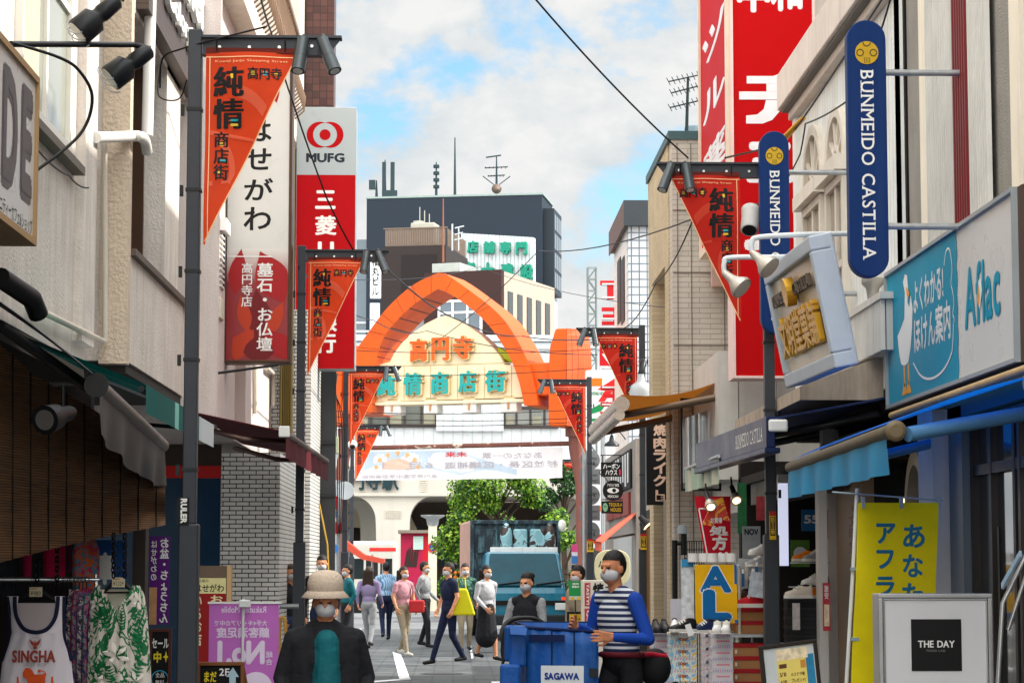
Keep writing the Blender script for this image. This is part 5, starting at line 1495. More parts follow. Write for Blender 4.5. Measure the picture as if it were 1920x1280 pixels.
# duck
m.ppoly(pn, [q(*p_) for p_ in ((.07, .36), (.06, .50), (.085, .55), (.105, .60), (.11, .78), (.10, .86), (.112, .91), (.125, .89), (.13, .80), (.125, .70), (.135, .66), (.145, .74), (.155, .64), (.15, .50), (.14, .38), (.125, .28), (.10, .26), (.08, .29))], .006)
m.mat(M('duck_orange', '#eda024', .4)).ppoly(pn, [q(.118, .82), q(.14, .76), q(.133, .73), q(.122, .75)], .009)
for a_ in (.095, .12): m.pbox(pn, *q(a_, .12), *q(a_ + .007, .27), .004, .006); m.ppoly(pn, [q(a_ - .012, .06), q(a_ + .02, .06), q(a_ + .008, .14), q(a_ - .002, .14)], .006)
m.build('duck_print', af)
m = MB(WHITE)
m.text(pn, 'よくわかる!', (W * .25, H * .59, W * .50, H * .82), .006, bold=.028).text(pn, 'ほけん案内', (W * .25, H * .31, W * .55, H * .57), .006, bold=.028)
def stroke(mb, P_, w, d):
 P_ = [Vector((x, y, 0)) for x, y in P_]; vs = []
 for i, c in enumerate(P_):
  t_ = (P_[min(i + 1, len(P_) - 1)] - P_[max(0, i - 1)]); n_ = Vector((-t_.y, t_.x, 0)).normalized() * w / 2
  vs += [pn.at(c.x + n_.x, c.y + n_.y, d), pn.at(c.x - n_.x, c.y - n_.y, d)]
 mb.add(vs, [(2 * i, 2 * i + 1, 2 * i + 3, 2 * i + 2) for i in range(len(P_) - 1)])
q = lambda a, b: (W * a, H * b)
arc = [q(.24, .26)] + [q(.41 + .16 * math.cos(t_), .30 + .20 * math.sin(t_)) for t_ in [-2.5 + k * .2 for k in range(12)]] + [q(.575, .40)]
stroke(m, [(p_.x, p_.y) for p_ in spline([(x, y, 0) for x, y in arc], 3)], .02, .006)
bub = [q(.51, .80), q(.525, .88), q(.55, .89), q(.565, .82), q(.57, .74), q(.56, .66), q(.572, .6), q(.58, .52), q(.57, .46), q(.58, .42), q(.57, .38)]
stroke(m, [(p_.x, p_.y) for p_ in spline([(x, y, 0) for x, y in bub], 4)], .016, .006)
m.mat(TQ).text(pn, 'Aflac', (W * .655, H * .31, W * .895, H * .70), .006, bold=.03)
m.mat(WHITE).ppoly(pn, [q(.765, .40), q(.752, .48), q(.76, .58), q(.777, .59), q(.783, .51)], .009)
m.mat(M('duck_orange')).ppoly(pn, [q(.75, .46), q(.76, .56), q(.77, .48), q(.76, .42)], .010)
m.build('lettering', af)

# sweet shop (white clapboard)
XB = 3.85; yb = lambda px: Yrow(px, XB, 300)
r2 = T('sweet_shop', 'white clapboard sweet shop with two arched upper windows', 'shop', (XB, 23, 0))
CLAP = stripes('white_clapboard', '#e8ebe8', '#aab3b6', .16, 'y', .93, .5, .03, .3)
y0, y1 = yb(1690), yb(1497)
m = MB(CLAP).box(XB, 9, y0, y1, 3.2, 6.9); m.build('wall', r2)
COR = M('cornice_pinkgrey', '#d9cdc4', .7, var=.1, dirt=.35, dcol='#9c8d83')
m = MB(COR).box(XB - .22, XB + .3, y0 - .02, y1 + .1, 6.72, 7.12).box(XB - .10, XB, y0, y1 + .06, 6.6, 6.72).mat(M('cornice_shadow_gap', '#77746f', .7)).box(XB - .18, XB, y0, y1 + .08, 6.69, 6.72); m.build('cornice', r2, bevel=.01)
MB(M('upper_plaster_white', '#e6e4e0', .85, var=.05, dirt=.12)).box(4.6, 12, 19.5, 27.4, 6.9, 12).build('upper_wall', r2)
MB(M('white_corner_post', '#e4e4e0', .6, dirt=.15)).box(XB - .06, XB + .05, y1 - .18, y1 + .02, 3.2, 6.6).build('corner_post', r2)
ARCHF = M('arched_window_cream', '#ddd5c8', .5, dirt=.1)
for (pa, pb) in ((1513, 1549), (1557, 1592)):
 yF, yN = yb(pa), yb(pb); pn = RP(XB, yF, yN, 0, 1); w = yF - yN
 zb_ = 5.62; r = w / 2
 m = MB(ARCHF)
 m.ring(pn, r, zb_, r - .09, r + .02, 0, .06, 24, 0, math.pi)
 m.ring(pn, r, zb_, .13, .19, 0, .045, 16, 0, math.pi)
 for k in range(1, 5):
  a = math.pi * k / 5; m.strip(pn, [(r + .17 * math.cos(a - .12), zb_ + .17 * math.sin(a - .12)), (r + (r - .06) * math.cos(a - .035), zb_ + (r - .06) * math.sin(a - .035))],
      [(r + .17 * math.cos(a + .12), zb_ + .17 * math.sin(a + .12)), (r + (r - .06) * math.cos(a + .035), zb_ + (r - .06) * math.sin(a + .035))], 0, .04)
 m.pbox(pn, -.1, zb_ - .15, w + .03, zb_, 0, .15)
 m.frame(pn, .02, 3.5, w - .02, zb_ - .16, .08, 0, .07); m.pbox(pn, r - .04, 3.58, r + .04, zb_ - .24, 0, .05); m.pbox(pn, .1, 4.55, w - .1, 4.62, 0, .05)
 wo = m.build('window', r2)
 MB(M('pale_window_glass', '#a3988a', .15)).disc(pn, r, zb_, r - .08, .003, .006).mat(M('pale_window_glass')).pbox(pn, .1, 3.58, w - .1, zb_ - .2, 0, .02).build('pane', wo)
# ledge under the tilted sign, white louvre panel
m = MB(M('stained_stone_ledge', '#b5a593', .8, var=.2, dirt=.6, dcol='#5b4a3d')).add(
 [(XB - .75, yb(1690) + 1, 3.22), (XB - .75, 25.6, 3.22), (XB, 25.6, 3.5), (XB, yb(1690) + 1, 3.5), (XB - .75, yb(1690) + 1, 3.1), (XB - .75, 25.6, 3.1), (XB, 25.6, 3.1), (XB, yb(1690) + 1, 3.1)],
 [(0, 1, 2, 3), (4, 7, 6, 5), (0, 4, 5, 1), (0, 3, 7, 4), (1, 5, 6, 2), (3, 2, 6, 7)]); m.build('ledge', r2)
ribs(MB(CORR), yb(1685) + .1, yb(1615), 3.48, 3.92, XB - .12).box(XB - .11, XB, yb(1685) + .1, yb(1615), 3.48, 3.92).box(XB - .17, XB, yb(1685) + .05, yb(1615) + .05, 3.92, 3.98).build('louvre_box', r2)
# ground-floor front
m = MB(M('dark_shop_recess', '#352c26', .9, var=.3)).box(XB + .9, XB + 1.2, y0 - 1, y1 + .4, 0, 3.3).box(XB, 9, y0 - 1, y1 + .4, 3.0, 3.19); m.build('recess', r2)
m = MB(M('beige_shop_panel', '#9b8670', .6, var=.1)).box(XB + .0, XB + .12, yb(1606), yb(1556), 0, 2.9); m.build('front_panel', r2)
pn = RP(XB, yb(1575), yb(1604), 1.75, 2.2)
m = MB(M('dark_red_ink', '#7d2a26', .5)).text(pn, '文明堂', (pn.w * .25, 0, pn.w * .8, pn.h * .82), .004, bold=.02, vert=True).disc(pn, pn.w * .5, pn.h * .95, .03, .003).build('lettering', r2)
m = MB(M('cream_arcade', '#b3a38c', .6))
for k in range(2):
 pn = RP(XB + .35, yb(1640) + .2 - k * 1.0, yb(1640) - .8 - k * 1.0, 0, 3)
 m.ring(pn, .5, 2.05, .36, .46, 0, .1, 20, 0, math.pi, 1.3); m.pbox(pn, .02, 0, .14, 2.05, 0, .1)
m.build('arcade', r2)
lm_ = MB(M('warm_bulb', '#ffd9a0', .4, var=0, emit=2.2)).ball(PX(1700, 940, XB + .3), .05, 12, 8).build('lamp_bulb', r2)
MB(M('white_post_shop', '#d8d8d4', .5)).box(XB - .1, XB + .05, yb(1556), yb(1549), 0, 3.0).build('post', r2)

# blue vertical signs
SB = M('royal_navy_sign', '#0d2f66', .5, var=.1, spec=.12, dirt=.12, dcol='#4a5a78')
GOLD = M('gold_emblem', '#c9a32a', .35, .3, .15)
def bun(px0, px1, py0, py1, Y, lab, cut=None):
 pn = FP(px0, py1, px1, py0, Y); t = T('vertical_sign', lab, 'sign', pn.o, 'navy rounded sweet shop signs')
 W, H = pn.w, pn.h; r = W / 2
 P_ = [(r + r * math.cos(a), r + r * math.sin(a)) for a in [math.pi + k * math.pi / 16 for k in range(17)]] + [(r + r * math.cos(a), H - r + r * math.sin(a)) for a in [k * math.pi / 16 for k in range(17)]]
 MB(SB).ppoly(pn, P_, -.12, 0).build('board', t, bevel=.008)
 m = MB(GOLD); cy = H - W * .86; m.disc(pn, r, cy, W * .3, .003, .006, 36)
 m.mat(M('emblem_brown', '#5a4a1e', .5)).ring(pn, r - W * .17, cy, W * .07, W * .1, .006, .008, 16).ring(pn, r + W * .17, cy, W * .07, W * .1, .006, .008, 16).ring(pn, r, cy + W * .27, W * .08, W * .11, .006, .008, 16, math.pi, 2 * math.pi)
 for k in range(4): m.pbox(pn, r - W * .07 + W * .045 * k, cy - W * .27, r - W * .055 + W * .045 * k, cy - W * .12, .006, .008)
 m.build('emblem', t)
 m = MB(WHITE).text(pn, 'BUNMEIDO CASTILLA', (r - W * .17, H * .065, r + W * .17, H * .805), .004, bold=(.012, .008), serif=True, rot=1); m.build('lettering', t)
 MB(GALV).tube([(pn.o.x + W, Y + .06, pn.o.z + H * .8), (XB + .05, Y + .06, pn.o.z + H * .8)], .025).tube([(pn.o.x + W, Y + .06, pn.o.z + H * .2), (XB + .05, Y + .06, pn.o.z + H * .2)], .025).build('bracket', t)
bun(1591, 1664, 38, 519, 17.2, 'large navy rounded sign, nearer of the two sweet shop signs')
bun(1426, 1481, 246, 625, 22.0, 'smaller navy rounded sign overlapping the red drugstore sign')

# tilted gilt sign
bl_, br_, tr_, tl_ = PY(1484, 726, 20.4), PY(1578, 688, 17.8), PY(1527, 437, 17.8), PY(1439, 512, 20.4)
U = (br_ - bl_); Vv = ((tl_ - bl_) + (tr_ - br_)) / 2
pn = Panel(bl_, U, Vv, U.length, Vv.length)
gs = T('tilted_sign', 'tilted pale blue framed sign with gilt raised characters', 'sign', bl_)
PB = M('pale_blue_frame', '#b4bfcc', .45, var=.08, dirt=.1)
W, H = pn.w, pn.h
m = MB(PB).frame(pn, 0, 0, W, H, .12, -.12, .05).pbox(pn, .0, .0, W, H, -.14, -.1); m.build('frame', gs, bevel=.015)
m = MB(M('aged_mirror_back', '#cbb999', .25, var=.2, scale=1.3)).pbox(pn, .12, .12, W - .12, H - .12, -.1, 0); m.build('face', gs)
GILT = M('gilt_letter', '#c99a2e', .35, .45, .12)
m = MB(GILT).text(pn, '文明堂菓舗', (W * .13, H * .22, W * .88, H * .56), .02, .05, bold=(.03, .02))
m.mat(M('dark_bronze_letter', '#5a4f46', .4, .4)).text(pn, 'BUNMEIDO', (W * .1, H * .66, W * .42, H * .76), .02, .04, bold=.012, serif=True).text(pn, 'CASTILLA', (W * .55, H * .66, W * .87, H * .76), .02, .04, bold=.012, serif=True)
m.mat(GILT).disc(pn, W * .485, H * .71, .12, .02, .1, 20, rv=.12); m.build('lettering', gs)
for i, (px0, py0, pxe, pye) in enumerate(((1500, 440, 1410, 445), (1460, 482, 1358, 483))):
 t = T('sign_lamp', ['upper silver spot lamp on white pipe above tilted sign', 'lower silver spot lamp on white pipe left of tilted sign'][i], 'lamp', PY(pxe, pye, 20))
 Y = 19.2 + i * .6
 PIPE = M('white_lamp_pipe', '#d6dce0', .4)
 MB(PIPE).tube(spline([PY(px0 + (90 if i == 0 else 30), py0 - 2, Y + .3), PY(px0, py0, Y), PY(pxe + 12, pye, Y), PY(pxe, pye + 10, Y), PY(pxe, pye + 28, Y)], 5), .022, 8).build('pipe', t)
 a = PY(pxe, pye + 28, Y); b = PY(pxe + 34, pye + 58, Y - .1); d = b - a
 MB(M('lamp_silver', '#b9b3aa', .4, .5, .2)).lathe(a, d, [(0, .03), (d.length * .4, .04), (d.length * .6, .06), (d.length * .85, .1), (d.length, .1)], 18).build('shade', t)
 MB(LAMPGLASS).cyl(b, b + d.normalized() * .004, .085).build('lens', t)
t = T('sign_lamp', 'round white flood lamp under the large navy sign', 'lamp', PY(1638, 540, 21))
c = PY(1636, 522, 20.6)
MB(M('lamp_silver')).lathe(c, (0, 0, -1), [(0, .10), (.05, .10), (.09, .06), (.22, .045)], 20).build('shade', t); MB(LAMPGLASS).ball(c, (.09, .09, .04), 16, 8).build('lens', t)
MB(GALV).tube([c + Vector((0, 0, -.15)), c + Vector((.2, 0, -.12))], .02).build('bracket', t)

# drugstore sign
dg_ = T('corner_sign', 'huge red and white drugstore corner sign with white katakana', 'sign', PY(1440, 700, 28))
RED2 = M('drugstore_red', '#b8040a', .55, var=.05, scale=.6, spec=.08)
pn = FP(1371, 709, 1530, -160, 28)
MB(M('drug_sign_edge', '#e7c9c4', .5)).pbox(pn, 0, 0, pn.w, pn.h, -.5, -.03).frame(pn, 0, 0, pn.w, pn.h, .03, -.03, .03).build('frame', dg_)
MB(RED2).pbox(pn, .03, .03, pn.w - .03, pn.h - .03, -.03, 0).mat(M('drug_seam', '#8d0a10', .5)).pbox(pn, .03, pn.uv(1400, 188)[1], pn.w - .03, pn.uv(1400, 187)[1], 0, .003).build('face', dg_)
m = MB(M('white_acrylic_letter', '#e9e6ea', .35))
m.text(pn, '中', pn.rect(1381, -45, 1444, 24), .004, bold=.035).text(pn, '和', pn.rect(1444, -60, 1505, 22), .004, bold=.04)
for P__ in ([(1400, 143), (1450, 143), (1463, 138), (1467, 126), (1494, 126), (1492, 142), (1480, 154), (1466, 157), (1400, 157)], [(1386, 172), (1487, 172), (1487, 187), (1386, 187)],
   [(1437, 157.2), (1466, 157.2), (1466, 171.8), (1437, 171.8)], [(1436, 188), (1464, 188), (1461, 210), (1448, 225), (1430, 232), (1399, 232), (1399, 217), (1420, 215), (1432, 205)]):
 m.ppoly(pn, [pn.uv(*q_) for q_ in P__], .004)
m.text(pn, '三', pn.rect(1399, 266, 1488, 343), .004, bold=.05).text(pn, 'コ', pn.rect(1395, 390, 1475, 475), .004, bold=.05)
m.build('lettering', dg_)
xs_ = pn.o.x
p2 = Panel((xs_ - .03, 31.0, 0), (0, -1, 0), (0, 0, 1)); yf = Yrow(1316, xs_, 250); p2 = RP(xs_ - .02, yf, 28.08, Zat(487, yf, 1316), Zat(-160, yf, 1316))
m = MB(M('side_sign_edge', '#d9cbb9', .6)).pbox(p2, 0, 0, p2.w, p2.h, -.25, -.02).frame(p2, 0, 0, p2.w, p2.h, .10, -.02, .03)
m.mat(RED2).pbox(p2, .1, .1, p2.w - .1, p2.h - .1, -.02, 0); m.build('side_face', dg_)
m = MB(M('white_acrylic_letter'))
for ch, y0_, y1_ in (('ツ', 30, 88), ('ル', 140, 196), ('薬', 252, 318)):
 m.text(p2, ch, (.35, Zat(y1_, 29.3, 1340) - p2.o.z, p2.w - .3, Zat(y0_, 29.3, 1340) - p2.o.z), .004, bold=.03)
m.build('side_lettering', dg_)
m = MB(STEEL2).tube([PY(1440, 709, 28.2), PY(1440, 700, 28.2)], .05).build('bracket', dg_)

# drugstore building, panels and silver curtain
r3 = T('drugstore', 'grey panelled shop with orange awning below the drugstore sign', 'shop', (3.4, 29, 0))
PAN = M('grey_wall_panel', '#c2c0bb', .6, var=.12, dirt=.3, dcol='#8f8a82')
x0, x1 = Xat(1349, 29), Xat(1505, 29)
m = MB(PAN).box(x0, x0 + .24, 28.9, 34, 2.7, 4.3).box(x0 + .25, x0 + .72, 28.92, 34, 2.3, 4.3).box(x0 + .73, 9, 28.95, 34, 2.3, 9.2); m.build('wall', r3)
m = MB(GALV).tube([PY(1434, 715, 28.8), PY(1434, 860, 28.8)], .02, 6).build('conduit', r3)
pn = FP(1280, 905, 1350, 760, 30)
m = MB(M('silver_curtain', '#b5babd', .18, .7, .25, 1.2)); K = 60
A = [(pn.w * i / K, 0) for i in range(K + 1)]
wf = lambda u: .05 * math.sin(u * 22)
vs = [pn.at(u, 0, wf(u)) for u, v in A] + [pn.at(u, pn.h * (.82 + .18 * u / pn.w), wf(u)) for u, v in A]
m.add(vs, [(i, i + 1, K + i + 2, K + i + 1) for i in range(K)], True); m.build('curtain', r3)
m = MB(M('curtain_band', '#6b3d33', .6))
for (ya_, yb_) in ((835, 842), (775, 783)): pass
m.build('curtain_band', r3) if m.v else None
m = MB(BLACK).frame(pn, -.02, -.1, pn.w + .02, pn.h + .1, .03, -.1, -.06).build('window_frame', r3)

# grey brick house
r4 = T('brick_house', 'tall brick house, front toned as shaded and street side as lit', 'house', (3.0, 33, 0))
GBR = brick('house_brick_shaded', '#c2bcb3', '#bab4ab', '#a39d94', .30, .072, .005, .8, .8, .5, .12)  # house brick with the front's shade put into a greyer tone
CRS = brick('house_brick_lit', '#c4b598', '#bbab8f', '#a4957a', .26, .066, .004, .8, .3)  # same brick warmed to paint in light on the street side
Xh = Xat(1262, 32.0); ztop = Zat(262, 32.0, 1262)
yfar = Yat(1219, Xh)
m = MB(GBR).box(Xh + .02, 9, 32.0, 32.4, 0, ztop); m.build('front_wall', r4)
ys1, ys2 = Yat(1250, Xh), Yat(1226, Xh)
zs = Zat(508, 33.5, 1245)
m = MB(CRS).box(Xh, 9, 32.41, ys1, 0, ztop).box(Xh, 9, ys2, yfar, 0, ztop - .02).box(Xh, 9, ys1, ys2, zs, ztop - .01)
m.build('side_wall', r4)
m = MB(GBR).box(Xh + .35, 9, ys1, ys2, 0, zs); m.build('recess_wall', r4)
m = MB(M('roof_flashing_teal', '#3f5a60', .5)).box(Xh - .03, 9, 31.97, yfar + .05, ztop, ztop + .12); m.build('roof_edge', r4)
m = MB(M('brick_joint_dark', '#7a736a', .8))
for px in (1274, 1300, 1362): x = Xat(px, 31.99); m.box(x, x + .012, 31.985, 32.0, 0, ztop - .05)
for py in (395, 512, 648): z = Zat(py, 32, 1300); m.box(Xh + .03, 6, 31.985, 32, z, z + .012)
m.build('wall_joint', r4)
pn = FP(1295, 565, 1370, 480, 31.96)
m = MB(M('sign_back_box', '#c9a9a0', .5)).pbox(pn, pn.w * .5, pn.h * .3, pn.w, pn.h * 1.0, 0, .2); m.build('sign_box', r4)
t = T('television_aerial', 'tall rooftop television aerial above the grey brick house', 'aerial', PY(1288, 262, 34))
a = PY(1287, 262, 34); b = PY(1290, 145, 34)
MB(AM).tube([a, b], [.03, .02], 6).build('mast', t)
m = MB(M('aerial_rod', '#3f4a50', .5, .4))
for dz, w in ((-.03, .3), (-.20, .26), (-.42, .28)):
 p1 = b + Vector((-w, -.1, dz - .06)); p2_ = b + Vector((w * .8, .1, dz + .1)); m.tube([p1, p2_], .012, 5)
 for k in range(8): c = p1.lerp(p2_, k / 7); m.tube([c + Vector((-.05, -.25, .0)), c + Vector((.05, .25, 0))], .007, 4)
m.build('rods', t)
t = T('water_tank', 'small blue grey rooftop tank beside the aerial', 'tank', PY(1303, 262, 35))
c = PY(1303, 264, 35); MB(M('tank_blue_grey', '#6d8390', .5, dirt=.3)).lathe(c, (0, 0, 1), [(0, .16), (.2, .16), (.23, .1)], 18).build('body', t)

# white tiled house further on
r5 = T('tiled_house', 'white tiled house with dark flat eaves beyond the brick house', 'house', (3.5, 50, 0))
TIL = brick('grid_tile_shaded', '#d9dde2', '#cfd5dc', '#6d7884', .17, .17, .014, .35, .3, 0.0)  # white tile with the front's shade put in as bluish grey
TIL2 = brick('grid_tile_lit', '#eee3d9', '#e6dacf', '#d6c8bc', .17, .17, .01, .35, .2, 0.0)  # same tile warmed to paint in light on the street side
Xt = Xat(1180, 50); zt5 = Zat(425, 50, 1180); yft = Yat(1154, Xt)
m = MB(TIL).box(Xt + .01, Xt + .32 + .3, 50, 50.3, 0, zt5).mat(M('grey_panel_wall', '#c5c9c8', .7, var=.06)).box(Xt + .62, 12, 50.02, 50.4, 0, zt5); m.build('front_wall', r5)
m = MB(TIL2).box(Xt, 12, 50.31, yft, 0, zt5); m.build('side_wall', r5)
m = MB(M('dark_eave', '#3c4248', .5)).box(Xt - .1, 12, 49.8, yft + .1, zt5 + .0, zt5 + .55).mat(M('lit_eave_side', '#6b5148', .6)).box(Xt - .12, Xt - .1, 49.8, yft + .1, zt5 - .05, zt5 + .5); m.build('eave', r5)  # brown strip paints in the light on the eave's street side
m = MB(BLACK)
for px in (1164, 1171): y = Yat(px, Xt); m.box(Xt - .02, Xt + .02, y - .5, y + .5, Zat(605, y, px), Zat(560, y, px) + .9)
m.build('window', r5)

# black grill sign
gsn = T('vertical_sign', 'black vertical grill sign with pale lettering and thumbs up', 'sign', PY(1238, 945, 34.5))
pn = FP(1212, 946, 1264, 790, 34.5)
MB(M('black_sign_board', '#141519', .4)).pbox(pn, 0, 0, pn.w, pn.h, -.2, 0).build('board', gsn, bevel=.008)
SAL = M('pale_salmon_letter', '#f0cfb9', .5)
m = MB(SAL)
for i, ch in enumerate('焼肉ライク'):
 y = 795 + i * 23.6; m.text(pn, ch, pn.rect(1225, y, 1249, y + 22), .004, bold=.045)
u, v = pn.uv(1237, 930); k = 1 / 126.6
m.frame(pn, u - 8 * k, v - 9 * k, u + 9 * k, v + 4 * k, 1.8 * k, .002, .006).pbox(pn, u - 8 * k, v + 4 * k, u - 3 * k, v + 12 * k, .002, .006)
for j in range(3): m.pbox(pn, u + 2 * k, v - 5.5 * k + 3.2 * j * k, u + 10 * k, v - 4.5 * k + 3.2 * j * k, .006, .008)
m.build('lettering', gsn)
gr = T('grill_shop', 'dark timber grill shop front under the black vertical sign', 'shop', (Xh, 34, 0))
m = MB(M('timber_slat', '#8a6238', .6, var=.2)); XG = Xh + .12
for k in range(6): y = 35.6 + k * .42; m.box(XG, XG + .06, y, y + .14, 0, 2.4)
m.build('slat', gr)
MB(M('grill_dark_front', '#2b2522', .7, var=.2)).box(XG + .06, XG + .3, 34.2, 39, 0, 2.55).build('front', gr)
MB(M('grill_pier', '#8b8279', .8)).box(Xat(1247, 34.2), Xat(1264, 34.2), 34.0, 34.4, 0, 2.6).build('pier', gr)
for i, (px, py) in enumerate(((1231, 975), (1200, 978))):
 t = T('eave_lamp', ['black eave spot lamp under the grill sign, glowing', 'black eave spot lamp beside a banner pole, glowing'][i], 'lamp', PY(px, py, 36))
 c = PY(px, py - 10, 36); d = Vector((.12, -.06, -.14))
 MB(BLACK).lathe(c, d, [(0, .04), (.12, .06), (.2, .11)], 16).build('shade', t)
 MB(M('warm_bulb')).cyl(c + d.normalized() * .19, c + d.normalized() * .2, .09).build('lens', t)

# orange retractable awning
oa = T('awning', 'tan orange retractable awning with metal roller', 'awning', (3, 31, 0))
TAN = M('tan_orange_canvas', '#a8671f', .75, var=.12, trans=.4)
fa, fb = PY(1122, 800, 33.4), PY(1166, 756, 30.1)
wbk = Vector((Xat(1385, 29.3), 29.3, Zat(700, 29.3, 1385))); wbf = Vector((wbk.x, 33.2, wbk.z))
fb = PY(1166, 757, 29.6); fa = PY(1116, 806, 33.6)
m = MB(TAN); nu, nv = 10, 10; vs = []
for i in range(nu + 1):
 for j in range(nv + 1):
  q = wbk.lerp(wbf, i / nu).lerp(fb.lerp(fa, i / nu) + Vector((0, 0, .12)), j / nv); q.z -= .12 * math.sin(math.pi * j / nv) ; vs.append(q)
m.add(vs, [(i * (nv + 1) + j, i * (nv + 1) + j + 1, (i + 1) * (nv + 1) + j + 1, (i + 1) * (nv + 1) + j) for i in range(nu) for j in range(nv)], True); m.build('canvas', oa)
CHR = M('dull_chrome', '#b5a89a', .28, .75, .2)
MB(CHR).tube([fa, fb], .10, 16).tube([fa + Vector((-.03, 0, -.14)), fb + Vector((-.03, 0, -.14))], .07, 12).build('roller', oa)
for t_ in (.0, .75):
 m = MB(M('awning_arm_taupe', '#6b5a4b', .4, .4))
 f_ = fb.lerp(fa, .12 + t_ * .9) + Vector((.05, 0, -.1)); w_ = wbk.lerp(wbf, t_) + Vector((0, 0, -.25)); e_ = f_.lerp(w_, .52) + Vector((-.1, -.25, -.04))
 m.tube([f_, e_, w_], .05, 6).build('arm', oa)
MB(M('cassette_cream', '#b7ad9c', .5, dirt=.3)).box(wbk.x, wbk.x + .3, 29.1, 33.3, wbk.z - .2, wbk.z + .12).build('cassette', oa, bevel=.02)
# navy awning
nw = T('awning', 'navy awning with white lettered front bar above the shoe stall', 'awning', (3, 23, 0))
n0, n1 = PY(1441, 805, 20.6), PY(1308, 852, 25.4)
NAV = M('navy_canvas', '#1a2c57', .6, var=.15)
w0, w1 = Vector((XB, 20.6, 3.12)), Vector((XB, 25.4, 3.12))
m = MB(NAV).add([w0, w1, n1 + Vector((0, 0, .1)), n0 + Vector((0, 0, .1))] + [q - Vector((0, 0, .02)) for q in (w0, w1, n1 + Vector((0, 0, .1)), n0 + Vector((0, 0, .1)))], [(0, 1, 2, 3), (7, 6, 5, 4), (0, 3, 7, 4), (1, 5, 6, 2)]); m.build('canvas', nw)
fpn = Panel(n1 + Vector((-.02, 0, -.16)), (n0 - n1), (0, 0, 1)); fpn.w = (n0 - n1).length
NAVM = M('navy_glossy_bar', '#0f2048', .35, .15, .25)
m = MB(NAVM).pbox(fpn, 0, 0, fpn.w, .28, -.08, 0).pbox(fpn, -.02, -.05, fpn.w + .03, .0, -.12, .02); m.build('front_bar', nw, bevel=.01)
m = MB(WHITE).text(fpn, 'BUNMEIDO CASTILLA', (fpn.w * .62, .07, fpn.w * .96, .2), .004, serif=True).build('lettering', nw)
for t_ in (.06, .7):
 m = MB(M('awning_arm_grey', '#47484b', .4, .5))
 f_ = n0.lerp(n1, t_) + Vector((.06, 0, -.03)); w_ = w0.lerp(w1, t_) - Vector((0, 0, .12)); e_ = f_.lerp(w_, .5) + Vector((0, .5, .0))
 m.tube([f_, e_, w_], .042, 6).build('arm', nw)
m = MB(WHITE).box(n0.x + .0, n0.x + .17, n0.y - .03, n0.y + .02, n0.z - .02, n0.z + .09); m.build('end_plate', nw, bevel=.02)
gv = T('valance_awning', 'faded green striped canvas flap over the shoe stall', 'awning', PY(1335, 900, 26))
pn = Panel(PY(1286, 922, 27.2), PY(1352, 905, 23.5) - PY(1286, 922, 27.2), (0, 0, 1)); pn.w = (PY(1352, 905, 23.5) - PY(1286, 922, 27.2)).length
m = MB(stripes('faded_green_canvas', '#9fb7a4', '#c7cbb8', .9, 'y', .6, .8, .1)); pn.wave = lambda u, v: .02 * math.sin(u * 9)
m.grid(pn, 0, 0, pn.w, .26, 30, 3).build('canvas', gv)
MB(GALV).tube([pn.at(0, .27), pn.at(pn.w, .27)], .02, 6).build('bar', gv)
# blue awning
ba = T('awning', 'bright blue awning with stained brown roller below insurance sign', 'awning', (3.2, 18, 0))
BLU = M('bright_blue_canvas', '#1272e6', .6, var=.15, trans=.5); BLV = M('sky_blue_valance', '#2f9ed0', .6, var=.12, trans=.3, dirt=.35, dcol='#6f6a3c', streak=(3, 3, 1.5))
n0, n1 = PY(1672, 808, 14.7), PY(1482, 876, 20.0)
w0, w1 = Vector((3.84, 14.7, 2.86)), Vector((3.84, 20.0, 2.86))
m = MB(BLU); nu, nv = 8, 6; vs = []
for i in range(nu + 1):
 for j in range(nv + 1): q = w0.lerp(w1, i / nu).lerp(n0.lerp(n1, i / nu) + Vector((0, 0, .06)), j / nv); q.z += .03 * math.sin(math.pi * j / nv); vs.append(q)
m.add(vs, [(i * (nv + 1) + j, i * (nv + 1) + j + 1, (i + 1) * (nv + 1) + j + 1, (i + 1) * (nv + 1) + j) for i in range(nu) for j in range(nv)], True); m.build('canvas', ba)
m = MB(M('stained_roller', '#4f4325', .5, .0, .35, dirt=.7, dcol='#5d5430')).tube([n0, n1], .048, 14); m.build('roller', ba)
pn = Panel(n1 + Vector((-.02, 0, -.30)), n0 - n1, (0, 0, 1), (n0 - n1).length, .26, lambda u, v: .025 * math.sin(u * 7) * (1 - v / .3))
MB(BLV).grid(pn, .03, .03, pn.w - .12, .27, 60, 4).build('valance', ba)
m = MB(M('awning_tube_blue', '#5f93c0', .35, .3)).tube([n0 + Vector((.1, 0, -.02)), Vector((3.8, 15.2, 2.62))], .05, 10).build('arm', ba); m = MB(M('awning_tube_blue')).tube([n1.lerp(n0, .3) + Vector((0, 0, -.1)), Vector((3.85, 18.4, 2.6))], .04, 8); m.build('arm', ba)
MB(M('end_cap_tan', '#6f614a', .4)).lathe(n0 + Vector((.02, -.02, .0)), (0, -1, 0), [(0, .068), (.02, .068), (.03, .04)], 18).build('end_cap', ba)
MB(M('cassette_tan', '#b99a6b', .5, dirt=.3)).tube([w0 + Vector((-.06, 0, .05)), w1 + Vector((-.06, 0, .05))], .03, 10).build('cassette', ba)
MB(M('end_cap_cream', '#cfc4b0', .4)).lathe(Vector((3.74, 14.8, 2.78)), (0, -1, 0), [(0, .10), (.05, .10), (.06, .07)], 18).build('end_cap', ba)

